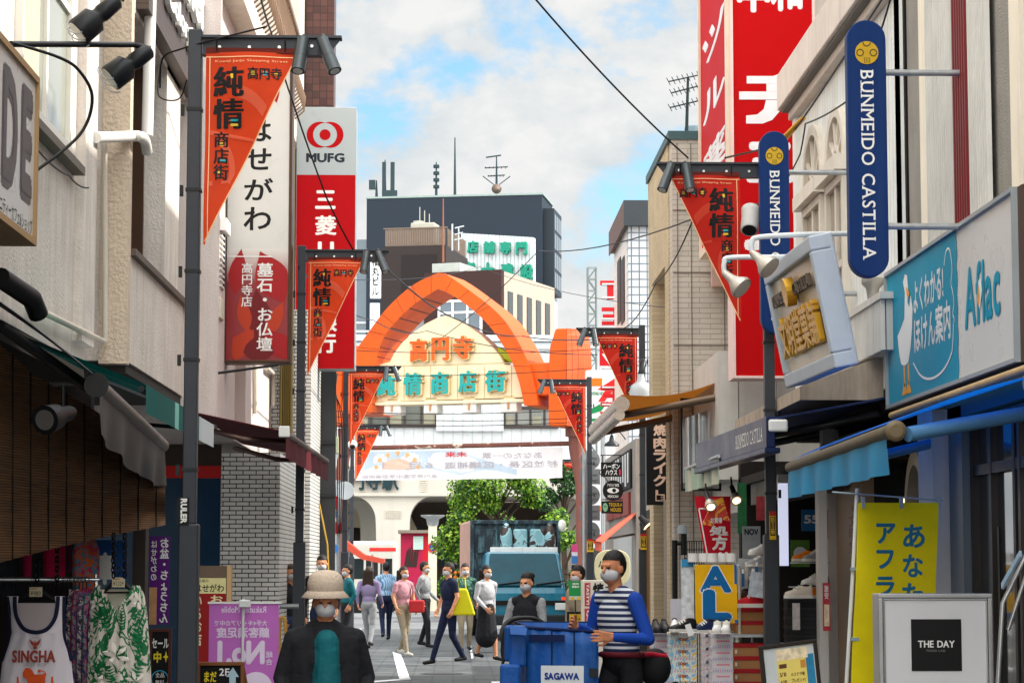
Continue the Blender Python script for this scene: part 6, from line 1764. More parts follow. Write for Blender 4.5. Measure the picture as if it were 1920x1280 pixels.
# small hanging signs, traffic signs and things by the third right pole
hang = T('hanging_sign', 'black hanging bar sign with white kana on iron bracket', 'sign', PY(1147, 880, 46))
pn = FP(1127, 893, 1167, 866, 46); MB(BLACK).pbox(pn, 0, 0, pn.w, pn.h, -.05, 0).build('board', hang, bevel=.005)
m = MB(WHITE).text(pn, 'ハーボン', (pn.w * .1, pn.h * .52, pn.w * .88, pn.h * .9), .003, bold=.03).text(pn, 'ハウス', (pn.w * .2, pn.h * .1, pn.w * .76, pn.h * .48), .003, bold=.03)
m.mat(M('bottle_pink', '#c9405c', .5)).pbox(pn, pn.w * .84, pn.h * .1, pn.w * .92, pn.h * .5, 0, .004); m.build('lettering', hang)
IRON = M('wrought_iron', '#242427', .5, .4)
MB(IRON).tube([PY(1170, 853, 46), PY(1126, 853, 46)], .012, 6).tube([PY(1130, 853, 46), PY(1130, 866, 46)], .01, 6).tube([PY(1163, 853, 46), PY(1163, 866, 46)], .01, 6).build('bracket', hang)
h2_ = T('hanging_sign', 'round black hanging sign with a white eye', 'sign', PY(1150, 918, 44))
pn = FP(1131, 937, 1168, 901, 44); MB(BLACK).disc(pn, pn.w / 2, pn.h / 2, pn.w * .52, -.05, 0, 32).build('board', h2_)
m = MB(WHITE); cu, cv = pn.w / 2, pn.h / 2
m.ppoly(pn, [(cu + pn.w * .3 * math.cos(a), cv + pn.w * .14 * math.sin(a)) for a in [k * math.pi / 12 for k in range(24)]], .003)
m.mat(BLACK).disc(pn, cu + .02, cv, pn.w * .1, .006, seg=20).mat(WHITE).text(pn, 'アボカド食堂', (cu - pn.w * .3, cv + pn.h * .2, cu + pn.w * .3, cv + pn.h * .36), .003, bold=.02).text(pn, 'MEXICAN', (cu - pn.w * .26, cv - pn.h * .38, cu + pn.w * .26, cv - pn.h * .24), .003, bold=.02)
m.build('lettering', h2_); MB(IRON).tube([PY(1128, 888, 44), PY(1140, 902, 44)], .01, 6).ring(Panel(PY(1130, 885, 44), (1, 0, 0), (0, 0, 1)), 0, 0, .05, .065, -.01, .01, 16).build('bracket', h2_)
h3_ = T('hanging_sign', 'black hanging sign with gold TEQUILA HOUSE lettering', 'sign', PY(1148, 950, 44))
pn = FP(1128, 962, 1168, 939, 44); MB(BLACK).pbox(pn, 0, 0, pn.w, pn.h, -.05, 0).build('board', h3_, bevel=.005)
m = MB(GOLD).text(pn, 'TEQUILA', (pn.w * .34, pn.h * .52, pn.w * .97, pn.h * .86), .003, bold=.04, serif=True).text(pn, 'HOUSE', (pn.w * .42, pn.h * .14, pn.w * .92, pn.h * .46), .003, bold=.04, serif=True)
m.mat(M('mask_green', '#7fb08a', .5)).ppoly(pn, [(pn.w * .17 + pn.w * .12 * math.cos(a), pn.h * .5 + pn.h * .36 * math.sin(a)) for a in [k * math.pi / 10 for k in range(20)]], .003)
m.mat(BLACK).disc(pn, pn.w * .13, pn.h * .56, .012, .005).disc(pn, pn.w * .21, pn.h * .56, .012, .005); m.build('lettering', h3_)
MB(IRON).tube([PY(1168, 936, 44), PY(1128, 936, 44)], .01, 6).build('bracket', h3_)
ov = T('standing_sign', 'cream oval bar sign with black eye on pole', 'sign', PY(1148, 1065, 40))
pn = FP(1115, 1098, 1182, 1030, 40)
P_ = [(pn.w / 2 + pn.w / 2 * (abs(math.cos(a)) ** .7) * (1 if math.cos(a) > 0 else -1), pn.h / 2 + pn.h / 2 * (abs(math.sin(a)) ** .7) * (1 if math.sin(a) > 0 else -1)) for a in [k * math.pi / 20 for k in range(40)]]
MB(M('cream_sign', '#e0d8b0', .5)).ppoly(pn, P_, -.1, 0).build('board', ov, bevel=.01)
m = MB(INK).text(pn, 'ハーボン', (pn.w * .1, pn.h * .5, pn.w * .9, pn.h * .72), .003, bold=.03).text(pn, 'ハウス', (pn.w * .22, pn.h * .28, pn.w * .8, pn.h * .48), .003, bold=.03).text(pn, 'TEQUILA Dining', (pn.w * .3, pn.h * .12, pn.w * .75, pn.h * .22), .003)
m.ring(pn, pn.w * .5, pn.h * .86, .06, .1, .0, .004, 20, math.pi, 2 * math.pi, 1.0).disc(pn, pn.w * .5, pn.h * .84, .05, .0, .005); m.build('lettering', ov)
MB(STEEL2).cyl((pn.o.x + .2, 40.1, 0), (pn.o.x + .2, 40.1, pn.o.z + .3), .03).build('post', ov)
tp = T('traffic_sign_pole', 'grey pole with a column of traffic signs seen from behind', 'traffic sign', (Xat(1096, 50), 50, 0))
MB(GALV).cyl((Xat(1096, 50), 50, 0), (Xat(1096, 50), 50, Zat(840, 50)), .045).build('post', tp)
SBK = M('sign_back_grey', '#84878a', .45, .4, .1)
for k, (py, kind) in enumerate(((862, 0), (893, 1), (928, 0), (961, 1), (996, 0))):
 pn = FP(1088, py + 17, 1125, py - 17, 50.1)
 m = MB(SBK)
 if kind == 0: m.disc(pn, pn.w / 2, pn.h / 2, pn.w / 2, -.02, 0, 28)
 else: m.pbox(pn, 0, pn.h * .08, pn.w, pn.h * .92, -.02, 0)
 m.pbox(pn, pn.w * .62, pn.h * .3, pn.w * .85, pn.h * .36, 0, .03).pbox(pn, pn.w * .62, pn.h * .62, pn.w * .85, pn.h * .68, 0, .03)
 m.build('sign_plate', tp)
sm = T('awning', 'small faded red awning above the oval bar sign', 'awning', PY(1160, 980, 44))
c = [PY(1115, 1013, 40.5), PY(1128, 1016, 40.0), PY(1197, 957, 43.5), PY(1190, 957, 45)]
c2 = [q - Vector((0, 0, .03)) for q in c]
MB(M('faded_red_canvas', '#c9604a', .8, var=.15, trans=.2)).add(c + c2, [(0, 1, 2, 3), (7, 6, 5, 4), (0, 4, 5, 1), (1, 5, 6, 2), (2, 6, 7, 3), (3, 7, 4, 0)]).add([c[0], c[1], c[1] + Vector((0, 0, -.16)), c[0] + Vector((0, 0, -.16))], [(0, 1, 2, 3)]).build('canvas', sm)
MB(BLACK).tube([c[0], PY(1195, 1000, 44)], .02, 6).build('arm', sm)
bw_ = T('bar_shop', 'weathered bar front with red panels and torn white posters', 'shop front', (Xat(1172, 46), 46, 0))
xw = Xat(1172, 46) + .0
pn = RP(xw, 52, 43.2, 0, 4.0)
MB(M('bar_wall_grey', '#9a9189', .8, var=.2, dirt=.3)).pbox(pn, 0, 0, pn.w, pn.h, -2, 0).build('wall', bw_)
m = MB(M('brick_red_panel', '#8f3f36', .6, var=.1))
for k in range(3): m.pbox(pn, 1.2 + 2.2 * k, 2.62, 3.2 + 2.2 * k, 3.05, 0, .05)
m.build('fascia_panel', bw_)
m = MB(M('poster_black', '#1a1a1c', .7)).pbox(pn, 2.6, 3.12, 8.0, 3.85, 0, .04).mat(WHITE)
for k in range(8): m.pbox(pn, 2.75 + .65 * k, 3.18 + .05 * (k % 3), 3.0 + .65 * k, 3.8, .04, .05)
m.build('poster', bw_)
m = MB(M('bar_tile_white', '#c2c3c0', .4)).pbox(pn, 3, 0, 8, 2.2, 0, .02).build('tile', bw_)
lamp = T('wall_lamp', 'black enamel dish lamp under the tan awning', 'lamp', PY(1147, 830, 42))
c = PY(1147, 836, 42); MB(STEEL2).lathe(c, (0, 0, 1), [(0, .14), (.04, .13), (.10, .05), (.2, .025)], 18).tube(spline([c + Vector((0, 0, .2)), c + Vector((.03, 0, .3)), c + Vector((.15, 0, .25)), c + Vector((.25, 0, .12))], 4), .012, 6).build('shade', lamp)
# lattice mast, red TE letters and convenience store sign at the corner
lt_ = T('lattice_tower', 'grey steel lattice mast beside red letter boards', 'tower', (Xat(1112, 75), 75, 0))
x0, x1 = Xat(1104, 75), Xat(1120, 75); zt_ = Zat(500, 75); m = MB(M('lattice_grey', '#7b8687', .5, .3))
for (x, y) in ((x0, 75), (x1, 75), (x0, 75.3), (x1, 75.3)): m.tube([(x, y, 0), (x, y, zt_)], .03, 6)
nz = 30
for k in range(nz):
 za, zb_ = zt_ * k / nz, zt_ * (k + 1) / nz
 for y in (75, 75.3): m.tube([(x0, y, za), (x1, y, zb_)] if k % 2 else [(x1, y, za), (x0, y, zb_)], .018, 5); m.tube([(x0, y, zb_), (x1, y, zb_)], .014, 5)
m.build('lattice', lt_)
lb = T('letter_sign', 'stacked red letter boards on white frame beyond the lattice mast', 'sign', PY(1142, 640, 60))
REDL = M('letter_red', '#c4121d', .4)
pn = FP(1122, 850, 1166, 525, 60); m = MB(REDL)
for b_ in ((1125, 527, 1160, 535), (1138, 535, 1150, 562), (1150, 577, 1160, 610), (1128, 577, 1150, 584), (1130, 590, 1150, 596), (1128, 603, 1150, 610), (1148, 724, 1158, 762), (1126, 724, 1148, 732), (1130, 739, 1148, 746), (1126, 754, 1148, 762)): m.pbox(pn, *pn.rect(*b_), 0, .12)
m.mat(REDL).pbox(pn, *pn.rect(1124, 640, 1160, 686), 0, .1).mat(WHITE).ppoly(pn, [pn.uv(1128, 664), pn.uv(1138, 664), pn.uv(1148, 684), pn.uv(1142, 684)], .105)
m.mat(REDL).ppoly(pn, [pn.uv(1124, 772), pn.uv(1146, 772), pn.uv(1134, 790)], 0, .1)
m.build('lettering', lb)
m = MB(M('letter_frame', '#d3d7d8', .4, .3))
for py in (535, 560, 600, 655, 692, 728, 760): a = pn.uv(1128, py); m.pbox(pn, a[0], a[1], a[0] + .75, a[1] + .04, -.1, .16)
m.pbox(pn, .55, 0, .62, pn.h, -.12, -.06); m.build('frame', lb)
sv = T('store_sign', 'white convenience store sign with orange, red and green numeral', 'sign', PY(1130, 740, 66))
pn = FP(1098, 800, 1160, 694, 66)
MB(WHITEG).pbox(pn, 0, 0, pn.w, pn.h, -.3, 0).build('board', sv, bevel=.05)
m = MB(M('store_orange', '#ef6f1a', .4)).pbox(pn, .02, pn.h * .72, pn.w * .5, pn.h * .86, 0, .01)
u7 = pn.w * .36; m.mat(M('store_red', '#d51f1f', .4)).ppoly(pn, [(u7, pn.h * .66), (u7 + .5, pn.h * .86), (u7 + .5, pn.h * .7), (u7 + .2, pn.h * .45), (u7 + .02, pn.h * .45), (u7 + .24, pn.h * .66)], 0, .02)
m.mat(M('store_green', '#14804a', .4)).ppoly(pn, [(.1, pn.h * .3), (u7 + .12, pn.h * .42), (u7 + .3, pn.h * .45), (u7 + .1, pn.h * .28), (.1, pn.h * .22)], 0, .012).pbox(pn, .05, pn.h * .1, pn.w - .05, pn.h * .15, 0, .01)
m.text(pn, 'SEVEN&i HOLDINGS', (.1, pn.h * .56, pn.w * .8, pn.h * .62), .012, bold=.02); m.build('lettering', sv)
MB(GALV).cyl((pn.o.x + .5, 66.1, 0), (pn.o.x + .5, 66.1, pn.o.z + .1), .07).build('post', sv)
cw = T('convenience_store', 'white convenience store corner with orange and red fascia stripes', 'shop', PY(1140, 1065, 70) - Vector((0, 0, 1.6)))
pn = FP(1092, 1066, 1215, 850, 70)
m = MB(M('store_white_wall', '#dfe3e4', .5, var=.06)).pbox(pn, 0, -1.6, pn.w, pn.h, -3, 0); m.build('wall', cw)
m = MB(M('store_orange')).pbox(pn, 0, pn.h * .5, pn.w, pn.h * .545, 0, .02).mat(M('store_red')).pbox(pn, 0, pn.h * .22, pn.w, pn.h * .3, 0, .02); m.build('fascia_stripe', cw)
m = MB(GLASS).pbox(pn, 0, -1.5, pn.w, pn.h * .18, 0, .02); m.build('window', cw)

# ---------------------------------------------------------------- wires and cables
def wire(pts, r, drop, label):
 P_ = [PY(*p) for p in pts]; L_ = []
 for a, b in zip(P_, P_[1:]): L_ += sag(a, b, drop, 10)[(1 if L_ else 0):]
 if drop == 0: L_ = spline(P_, 8)
 r *= .75
 tag(MB(CABLE).tube(L_, r, 5).build('overhead_cable', loc=P_[0]), label, 'cable')
wire(((1000, -6, 19), (1290, 296, 22.2)), .012, .05, 'thick black cable crossing the open sky to the drugstore pole arm')
wire(((1300, 410, 24), (1010, 470, 40), (800, 652, 55)), .012, .12, 'black cable rising from arch apex to red pennant')
wire(((1300, 410, 24), (1230, 530, 30), (1170, 615, 37)), .012, .1, 'looping cable between the two nearer red pennants')
wire(((488, -6, 22), (508, 60, 24), (545, 180, 26), (612, 370, 27.5), (662, 468, 28.4)), .014, .02, 'twisted cable hanging in front of the red bank sign')
wire(((703, 482, 28.6), (860, 600, 45), (980, 630, 55), (1200, 626, 38)), .018, .1, 'thick cable sagging across the orange arch band')
wire(((560, 500, 28.5), (700, 600, 48), (800, 620, 60), (1120, 665, 48)), .014, .15, 'thin cable crossing the name board of arch')
wire(((560, 520, 28.6), (900, 500, 60), (1280, 580, 32)), .008, .15, 'faint wire crossing above the arch')
for k, (ya, yb__) in enumerate(((652, 655), (700, 690), (768, 766), (778, 782), (790, 789))):
 wire(((585, ya, 50), (1110, yb__, 52)), .011, .1, ['upper thin wire across the arch legs', 'second thin wire across the name board', 'thin wire just below the name board', 'thin wire across the arch light boxes', 'lowest thin wire under the light boxes'][k])
wire(((1660, -10, 19), (1506, 222, 24), (1462, 268, 25), (1360, 296, 22.3)), .014, .0, 'black twisted cable with the yellow sleeve above navy sign')
wire(((1672, -10, 19), (1640, 90, 19.8), (1588, 190, 20.5), (1510, 232, 24), (1500, 290, 25), (1460, 360, 23.5), (1410, 386, 22.4)), .012, .02, 'second black cable looping down behind the navy sign')
yi = T('cable_sleeve', 'yellow insulating sleeve on the cable above navy sign', 'cable sleeve', PY(1480, 250, 24.5))
a, b = PY(1506, 222, 24.4), PY(1462, 270, 24.9); m = MB(M('insulator_yellow', '#c9952b', .35, var=.15))
for k in range(4): o_ = Vector((.02 * (k - 1.5), 0, .012 * (k % 2))); m.tube([a + o_ * .4, b + o_], .02, 8)
m.build('sleeve', yi)
wire(((20, 80, 15.6), (110, 108, 15.8), (150, 135, 15.9), (173, 185, 16), (150, 252, 16), (68, 320, 15.6)), .016, .0, 'curved black lamp cable beside the white box sign')
wire(((66, 275, 17), (130, 330, 18.5), (166, 352, 19.5)), .01, .03, 'thin cable under the tall white window')
wire(((300, 165, 17.3), (305, 110, 17.1), (340, 92, 17), (420, 70, 16.9), (500, 50, 16.9)), .01, .0, 'cable draped along the arm above the largest pennant')
wire(((300, 130, 17.4), (298, 180, 17.3), (335, 186, 17.1), (350, 150, 17)), .008, .0, 'looped thin cable beside the drain pipe')
for k in range(5):
 wire(((632 - 3 * k, 700 + 6 * k, 44.5), (626 + 5 * k, 800, 44.6), (632 + 2 * k, 1000, 44.7)), .012, .0, ['first', 'second', 'third', 'fourth', 'fifth'][k] + ' dangling cable from left of the bundle by the black wall')
# ---------------------------------------------------------------- right: shoe stall, boards, flag
def rect_thing(name, label, cat, box, Y, group=None):
 pn = FP(*box, Y); return T(name, label, cat, pn.o, group), pn
# THE DAY sign box
td, pn = rect_thing('light_box_sign', 'white light box sign with black square reading THE DAY', 'sign', (1648, 1330, 1862, 1112), 15.5)
ALU = M('aluminium_frame', '#b9b9ba', .35, .6, .1)
W, H = pn.w, pn.h
MB(ALU).pbox(pn, 0, 0, W, H, -.22, -.02).frame(pn, 0, 0, W, H, .03, -.02, .012).frame(pn, .033, .033, W - .033, H - .033, .012, -.01, .006).build('frame', td, bevel=.006)
MB(M('light_box_face', '#d6d6da', .4, var=.04)).pbox(pn, .045, .045, W - .045, H - .045, -.02, -.004).build('face', td)
m = MB(M('black_print', '#0f0f11', .5, var=.1)); r = pn.rect(1708, 1257, 1804, 1160); m.pbox(pn, *r, -.004, .0)
m.mat(WHITE)
m.text(pn, 'THE DAY', pn.rect(1721, 1200, 1790, 1213), .004, bold=(.03, .02)).mat(M('grey_print', '#8b8b8d', .6)).text(pn, 'FOOD LAB', pn.rect(1737, 1217, 1772, 1221), .004)
m.build('lettering', td)
MB(ALU).pbox(pn, .05, -1.2, .12, 0, -.16, -.06).pbox(pn, W - .12, -1.2, W - .05, 0, -.16, -.06).build('leg', td)
# yellow flag
nf = T('nobori_flag', 'tall yellow flag with blue kana on white pole', 'flag', (Xat(1595, 16.6), 16.6, 0))
YF = M('flag_yellow', '#efdc12', .8, var=.1, trans=.3)
pn = FP(1612, 1400, 1762, 942, 16.5, lambda u, v: .02 * math.sin(u * 11 + v) + .015 * math.sin(v * 7 + u * 5))
MB(YF).grid(pn, 0, 0, pn.w, pn.h, 24, 40, 0, lambda t_: (-.09 + .09 * t_, pn.w - .07 + .07 * t_)).build('cloth', nf)
m = MB(M('flag_blue_ink', '#1d6a8f', .7))
for ch, b_ in zip('アフラ', ((1643, 980, 1681, 1019), (1643, 1030, 1678, 1066), (1641, 1080, 1678, 1117))): m.text(pn, ch, pn.rect(*b_), .004, bold=.035)
for ch, b_ in zip('あなた', ((1694, 982, 1734, 1027), (1694, 1038, 1732, 1082), (1692, 1092, 1732, 1135))): m.text(pn, ch, pn.rect(*b_), .004, bold=.03)
m.build('lettering', nf)
PV = M('flag_pole_white', '#d9dcdc', .4)
m = MB(PV).tube([PY(1607, 915, 16.55), PY(1600, 1060, 16.55), PY(1580, 1400, 16.55), Vector((Xat(1572, 16.55), 16.55, 0))], .014, 8); m.build('pole', nf)
m = MB(M('flag_bar_grey', '#8fa0ab', .4)).tube([PY(1560, 922, 16.55), PY(1768, 938, 16.5)], .007, 6)
for px in (1618, 1690, 1760): m.box(PY(px, 940, 16.5).x - .012, PY(px, 940, 16.5).x + .012, 16.48, 16.52, Zat(952, 16.5), Zat(930, 16.5))
for py in (1066, 1198): m.box(PY(1604, py, 16.5).x - .03, PY(1604, py, 16.5).x + .06, 16.5, 16.56, Zat(py + 3, 16.5), Zat(py - 3, 16.5))
m.build('crossbar', nf)
ld = T('folding_stand', 'silver folding display stand leaning by glass door', 'stand', PY(1900, 1280, 15.4))
m = MB(ALU).tube([PY(1926, 1036, 15.3), PY(1880, 1130, 15.3), PY(1864, 1400, 15.3)], .016, 8).tube([PY(1930, 1060, 15.6), PY(1890, 1180, 15.6)], .014, 8); m.build('leg', ld)
pn = Panel(PY(1880, 1104, 15.28), PY(1918, 1036, 15.1) - PY(1880, 1104, 15.28), (0, .2, 1)); MB(M('leaflet_blue', '#a8c4d8', .5, var=.3, scale=20)).ppoly(pn, [(0, 0), (.28, 0), (.28, .04), (0, .04)], -.01, .01).build('tray', ld)
# notice board stand
nbd = T('notice_board', 'dark framed notice board with yellow and blue leaflets', 'notice board', PY(1485, 1280, 17))
pn = Panel(PY(1432, 1330, 17), (1, 0.1, 0), (0, .12, 1)); W = .45; H = .47
bl2, tl2, tr2 = PY(1440, 1330, 17), PY(1422, 1210, 17.05), PY(1530, 1196, 17.1)
pn = Panel(tl2 - Vector((-.06, 0, .62)), tr2 - tl2, (-.08, .1, 1)); W = (tr2 - tl2).length; H = .62
m = MB(M('dark_wood_frame', '#2a211c', .5, var=.2)).frame(pn, 0, 0, W, H, .028, -.03, .015); m.build('frame', nbd, bevel=.004)
m = MB(M('board_sheet_white', '#c6ccce', .5)).pbox(pn, .026, .026, W - .026, H - .026, -.02, 0)
m.mat(M('leaflet_blue_print', '#2a83b0', .5, var=.2, scale=12)).pbox(pn, W * .6, H * .1, W * .92, H * .84, 0, .002)
m.mat(M('leaflet_yellow', '#e6d06e', .6, var=.1)).pbox(pn, W * .28, H * .06, W * .78, H * .88, .002, .004)
m.mat(M('leaflet_cream', '#ead9b8', .6, var=.35, scale=25)).pbox(pn, W * .28, H * .80, W * .82, H * .93, .004, .005)
m.build('leaflet', nbd)
m = MB(M('leaflet_brown_ink', '#5a3a26', .6))
for v in (.66, .40): m.pbox(pn, W * .31, H * v + .03, W * .44, H * v + .06, .004, .006)
m.text(pn, '5/10', (W * .31, H * .61, W * .42, H * .66), .006, bold=.03).text(pn, '6/10', (W * .31, H * .52, W * .42, H * .57), .006, bold=.03).text(pn, '6/11', (W * .31, H * .36, W * .42, H * .41), .006, bold=.03).text(pn, '6/30', (W * .31, H * .27, W * .42, H * .32), .006, bold=.03)
m.text(pn, 'カステラ巻', (W * .50, H * .60, W * .74, H * .645), .006, bold=.02).text(pn, 'プレゼント!', (W * .50, H * .53, W * .74, H * .575), .006, bold=.02).text(pn, '300円引き', (W * .50, H * .35, W * .74, H * .395), .006, bold=.02).text(pn, 'プレゼント!', (W * .50, H * .28, W * .74, H * .325), .006, bold=.02)
m.build('lettering', nbd)
m = MB(M('leaflet_tan_photo', '#c58a3e', .6)).pbox(pn, W * .68, H * .69, W * .77, H * .78, .004, .006).pbox(pn, W * .62, H * .42, W * .76, H * .50, .004, .006); m.build('photo', nbd)
MB(M('dark_wood_frame')).pbox(pn, .03, -.72, .07, 0, -.03, 0).pbox(pn, W - .07, -.72, W - .03, 0, -.03, 0).build('leg', nbd)

# shoe shop interior and wall behind the stall
sh = T('shoe_shop', 'dim open shoe shop front behind stacked shoe boxes', 'shop front', (3.9, 26, 0))
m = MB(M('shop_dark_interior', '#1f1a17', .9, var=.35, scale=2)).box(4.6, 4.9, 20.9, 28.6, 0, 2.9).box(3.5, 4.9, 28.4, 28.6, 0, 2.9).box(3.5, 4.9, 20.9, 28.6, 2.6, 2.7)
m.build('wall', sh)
m = MB(M('grey_metal_fascia', '#4a4541', .6, var=.2)).box(3.55, 3.8, 22.6, 27.8, 2.35, 2.6); m.build('fascia', sh)
m = MB(M('white_shop_partition', '#d3d0cc', .6, var=.08)).box(3.72, 3.85, 23.4, 23.6, 0, 3.0).box(Xat(1536, 22), Xat(1552, 22), 22, 22.2, 0, 2.6); m.build('partition', sh)
tl_m = M('tube_light', '#dfe4ff', .5, var=0, emit=.35)
MB(tl_m).box(Xat(1461, 24.6), Xat(1479, 24.6), 24.6, 24.65, Zat(1060, 24.6), Zat(905, 24.6)).mat(WHITE).box(Xat(1460, 24.6), Xat(1481, 24.6), 24.59, 24.66, Zat(905, 24.6), Zat(888, 24.6)).build('tube_lamp', sh)
for k, (box, col_, txt) in enumerate((((1503, 995, 1540, 955), '#1d6e9e', '55'), ((1483, 1062, 1518, 1012), '#5d8a2e', ''), ((1392, 1045, 1426, 986), '#bfc9c9', 'NOV'))):
 t, pn = rect_thing('poster', ['blue price poster reading 55', 'green poster with pale disc behind the shelf', 'pale poster reading NOV beside red flag'][k], 'poster', box, 25.5)
 MB(M('poster_' + ['blue', 'green', 'pale'][k], col_, .5, var=.2, scale=8)).pbox(pn, 0, 0, pn.w, pn.h, -.01, 0).build('sheet', t)
 m = MB(WHITE if k < 2 else M('navy_ink'))
 if txt: m.text(pn, txt, (pn.w * .12, pn.h * (.35 if k == 0 else .72), pn.w * .88, pn.h * (.75 if k == 0 else .92)), .004, bold=.04)
 else: m.disc(pn, pn.w * .5, pn.h * .5, pn.w * .36, .002)
 m.build('lettering', t)
for k in range(9):
 t, pn = rect_thing('hanging_pack', 'small packet on the crowded peg rack, number %s from the left' % ['one', 'two', 'three', 'four', 'five', 'six', 'seven', 'eight', 'nine'][k], 'packet', (1384 + 6.4 * k, 1112 - 13 * (k % 3), 1389.5 + 6.4 * k, 1078 - 13 * (k % 3)), 23.0 + .05 * (k % 4), 'packets hanging on the peg rack')
 MB(M('packet_' + 'abcd'[k % 4], ['#c9ccd2', '#2d5f94', '#b9b2a5', '#36393f'][k % 4], .4, var=.4, scale=22)).pbox(pn, 0, 0, pn.w, pn.h, -.02, 0).build('sleeve', t)
 MB(M('packet_label', '#e6e3dd', .5, var=.2, scale=30)).pbox(pn, pn.w * .1, pn.h * .72, pn.w * .9, pn.h * .97, 0, .002).build('label_card', t)
pr2 = T('display_rack', 'grey peg rack of hanging packets beside red shoe', 'rack', (Xat(1412, 23.2), 23.2, 0))
MB(GALV).box(Xat(1380, 23.3), Xat(1441, 23.3), 23.3, 23.33, Zat(1112, 23.3), Zat(1046, 23.3)).box(Xat(1408, 23.34), Xat(1411, 23.34), 23.34, 23.38, 0, Zat(1050, 23.3)).build('backboard', pr2)
for i, (x0_, x1_, ya_, yb_2, Yp, cc_, lab_) in enumerate(((1383, 1400, 905, 1000, 27.5, '#1c5a33', 'dark green vertical notice inside shoe shop'), (1418, 1434, 930, 975, 26.5, '#a33a3f', 'red price sheet inside shoe shop above sneakers'), (1545, 1553, 955, 1010, 22.4, '#d96a78', 'pink price strip right of blue poster'), (1486, 1500, 1130, 1180, 22.0, '#b9b2b0', 'strip of small price cards beside black boxes'))):
 t, pn = rect_thing('price_sheet', lab_, 'notice', (x0_, ya_, x1_, yb_2), Yp)
 MB(M('sheet_' + 'wxyz'[i], cc_, .6, var=.4, scale=14)).pbox(pn, 0, 0, pn.w, pn.h, -.01, 0).build('sheet', t)
# red cloth flag and towel
rf = T('nobori_flag', 'red flag with white characters beside grey brick wall', 'flag', PY(1340, 1048, 24.6))
pn = FP(1302, 1048, 1370, 930, 24.6, lambda u, v: .015 * math.sin(u * 14 + v * 3))
m = MB(M('flag_red', '#c3142a', .8, var=.1, trans=.2)).grid(pn, 0, 0, pn.w, pn.h, 12, 20, 0, lambda t_: (pn.w * (.30 - .30 * t_), pn.w)); m.build('cloth', rf)
m = MB(WHITE)
for ch, b_ in (('処', (1330, 985, 1366, 1004)), ('方', (1335, 1003, 1364, 1031)), ('せ', (1342, 1034, 1370, 1048))): m.text(pn, ch, pn.rect(*b_), .004, bold=.05)
for a, b in (((1310, 953), (1327, 1046)), ((1310, 953), (1330, 953))):
 p0, p1 = pn.uv(*a), pn.uv(*b); stroke(m, [p0, ((p0[0] + p1[0]) / 2, (p0[1] + p1[1]) / 2), p1], .014, .004)
m.build('lettering', rf)
pc = T('hanging_pouch', 'orange and red printed pouch hanging in front of red flag', 'pouch', PY(1340, 985, 24.2))
pn = FP(1316, 986, 1368, 932, 24.2); m = MB(patches('pouch_print', '#c8301e', ['#e3a31b', '#d8461f', '#f2dcb8'], 9, .5, .5)).ppoly(pn, [(0, .02), (pn.w * .45, pn.h * .95), (pn.w * .75, pn.h), (pn.w, 0.05), (pn.w * .6, .08), (pn.w * .4, 0)], -.02, .02); m.build('body', pc)
MB(WHITE).text(pn, 'お買得', (pn.w * .3, pn.h * .1, pn.w * .72, pn.h * .3), .024, bold=.03).build('lettering', pc)
tw = T('towel', 'yellow and blue beach towel with letters A L', 'towel', PY(1345, 1168, 22.6))
pn = FP(1303, 1168, 1382, 1058, 22.6, lambda u, v: .012 * math.sin(u * 12 + 1) + .008 * math.sin(v * 9))
TB = M('towel_blue', '#1466a4', .95, var=.12, bump=.4, bscale=150); TY = M('towel_yellow', '#e5ad12', .95, var=.1, bump=.4, bscale=150)
m = MB(TY).grid(pn, 0, 0, pn.w, pn.h, 16, 16).mat(TB); m.build('cloth', tw)
m = MB(WHITE); rA, rL = pn.rect(1312, 1110, 1372, 1060), pn.rect(1317, 1164, 1372, 1104)
m.text(pn, 'A', (rA[0] - .01, rA[1] - .01, rA[2] + .01, rA[3] + .01), .003, bold=.06)
m.mat(TB).text(pn, 'A', rA, .008, bold=.045).mat(WHITE).text(pn, 'L', (rL[0] - .01, rL[1] - .01, rL[2] + .01, rL[3] + .01), .013, bold=.09).mat(TB).text(pn, 'L', rL, .018, bold=.07).add([pn.at(pn.w * .94, 0, .003), pn.at(pn.w, 0, .003), pn.at(pn.w, pn.h, .003), pn.at(pn.w * .94, pn.h, .003)], [(0, 1, 2, 3)]); m.build('lettering', tw)
tr_ = T('tissue_pack', 'white wrapped paper roll packs on top of towel rack', 'rolls', PY(1345, 1058, 22.8))
m = MB(M('paper_white', '#dcdcdc', .6, var=.06))
for k in range(5): c = PY(1300 + k * 18, 1053, 22.8 + .1 * (k % 2)); m.cyl(c, c + Vector((0, 0, .085)), .055, .055, 14)
m.build('roll', tr_)
rk = T('display_rack', 'pale tubular display rack carrying towel and leaflets', 'rack', (Xat(1320, 23), 23, 0))
m = MB(M('rack_cream_tube', '#cfcdbf', .4, .2)).tube([(Xat(1291, 22.9), 22.9, 0), PY(1291, 1075, 22.9), PY(1296, 1062, 22.9), PY(1308, 1060, 22.9)], .015, 8).tube([(Xat(1386, 22.9), 22.9, 0), PY(1386, 1062, 22.9)], .015, 8).tube([PY(1291, 1066, 22.95), PY(1386, 1060, 22.95)], .012, 8); m.build('frame', rk)
m = MB(M('leaflet_mixed', '#c9d0d8', .5, var=.4, scale=14)).box(Xat(1276, 22.9), Xat(1300, 22.9), 22.85, 22.88, Zat(1170, 22.9), Zat(1048, 22.9)).mat(M('leaflet_blue_print')).box(Xat(1277, 22.9), Xat(1299, 22.9), 22.84, 22.85, Zat(1062, 22.9), Zat(1048, 22.9))
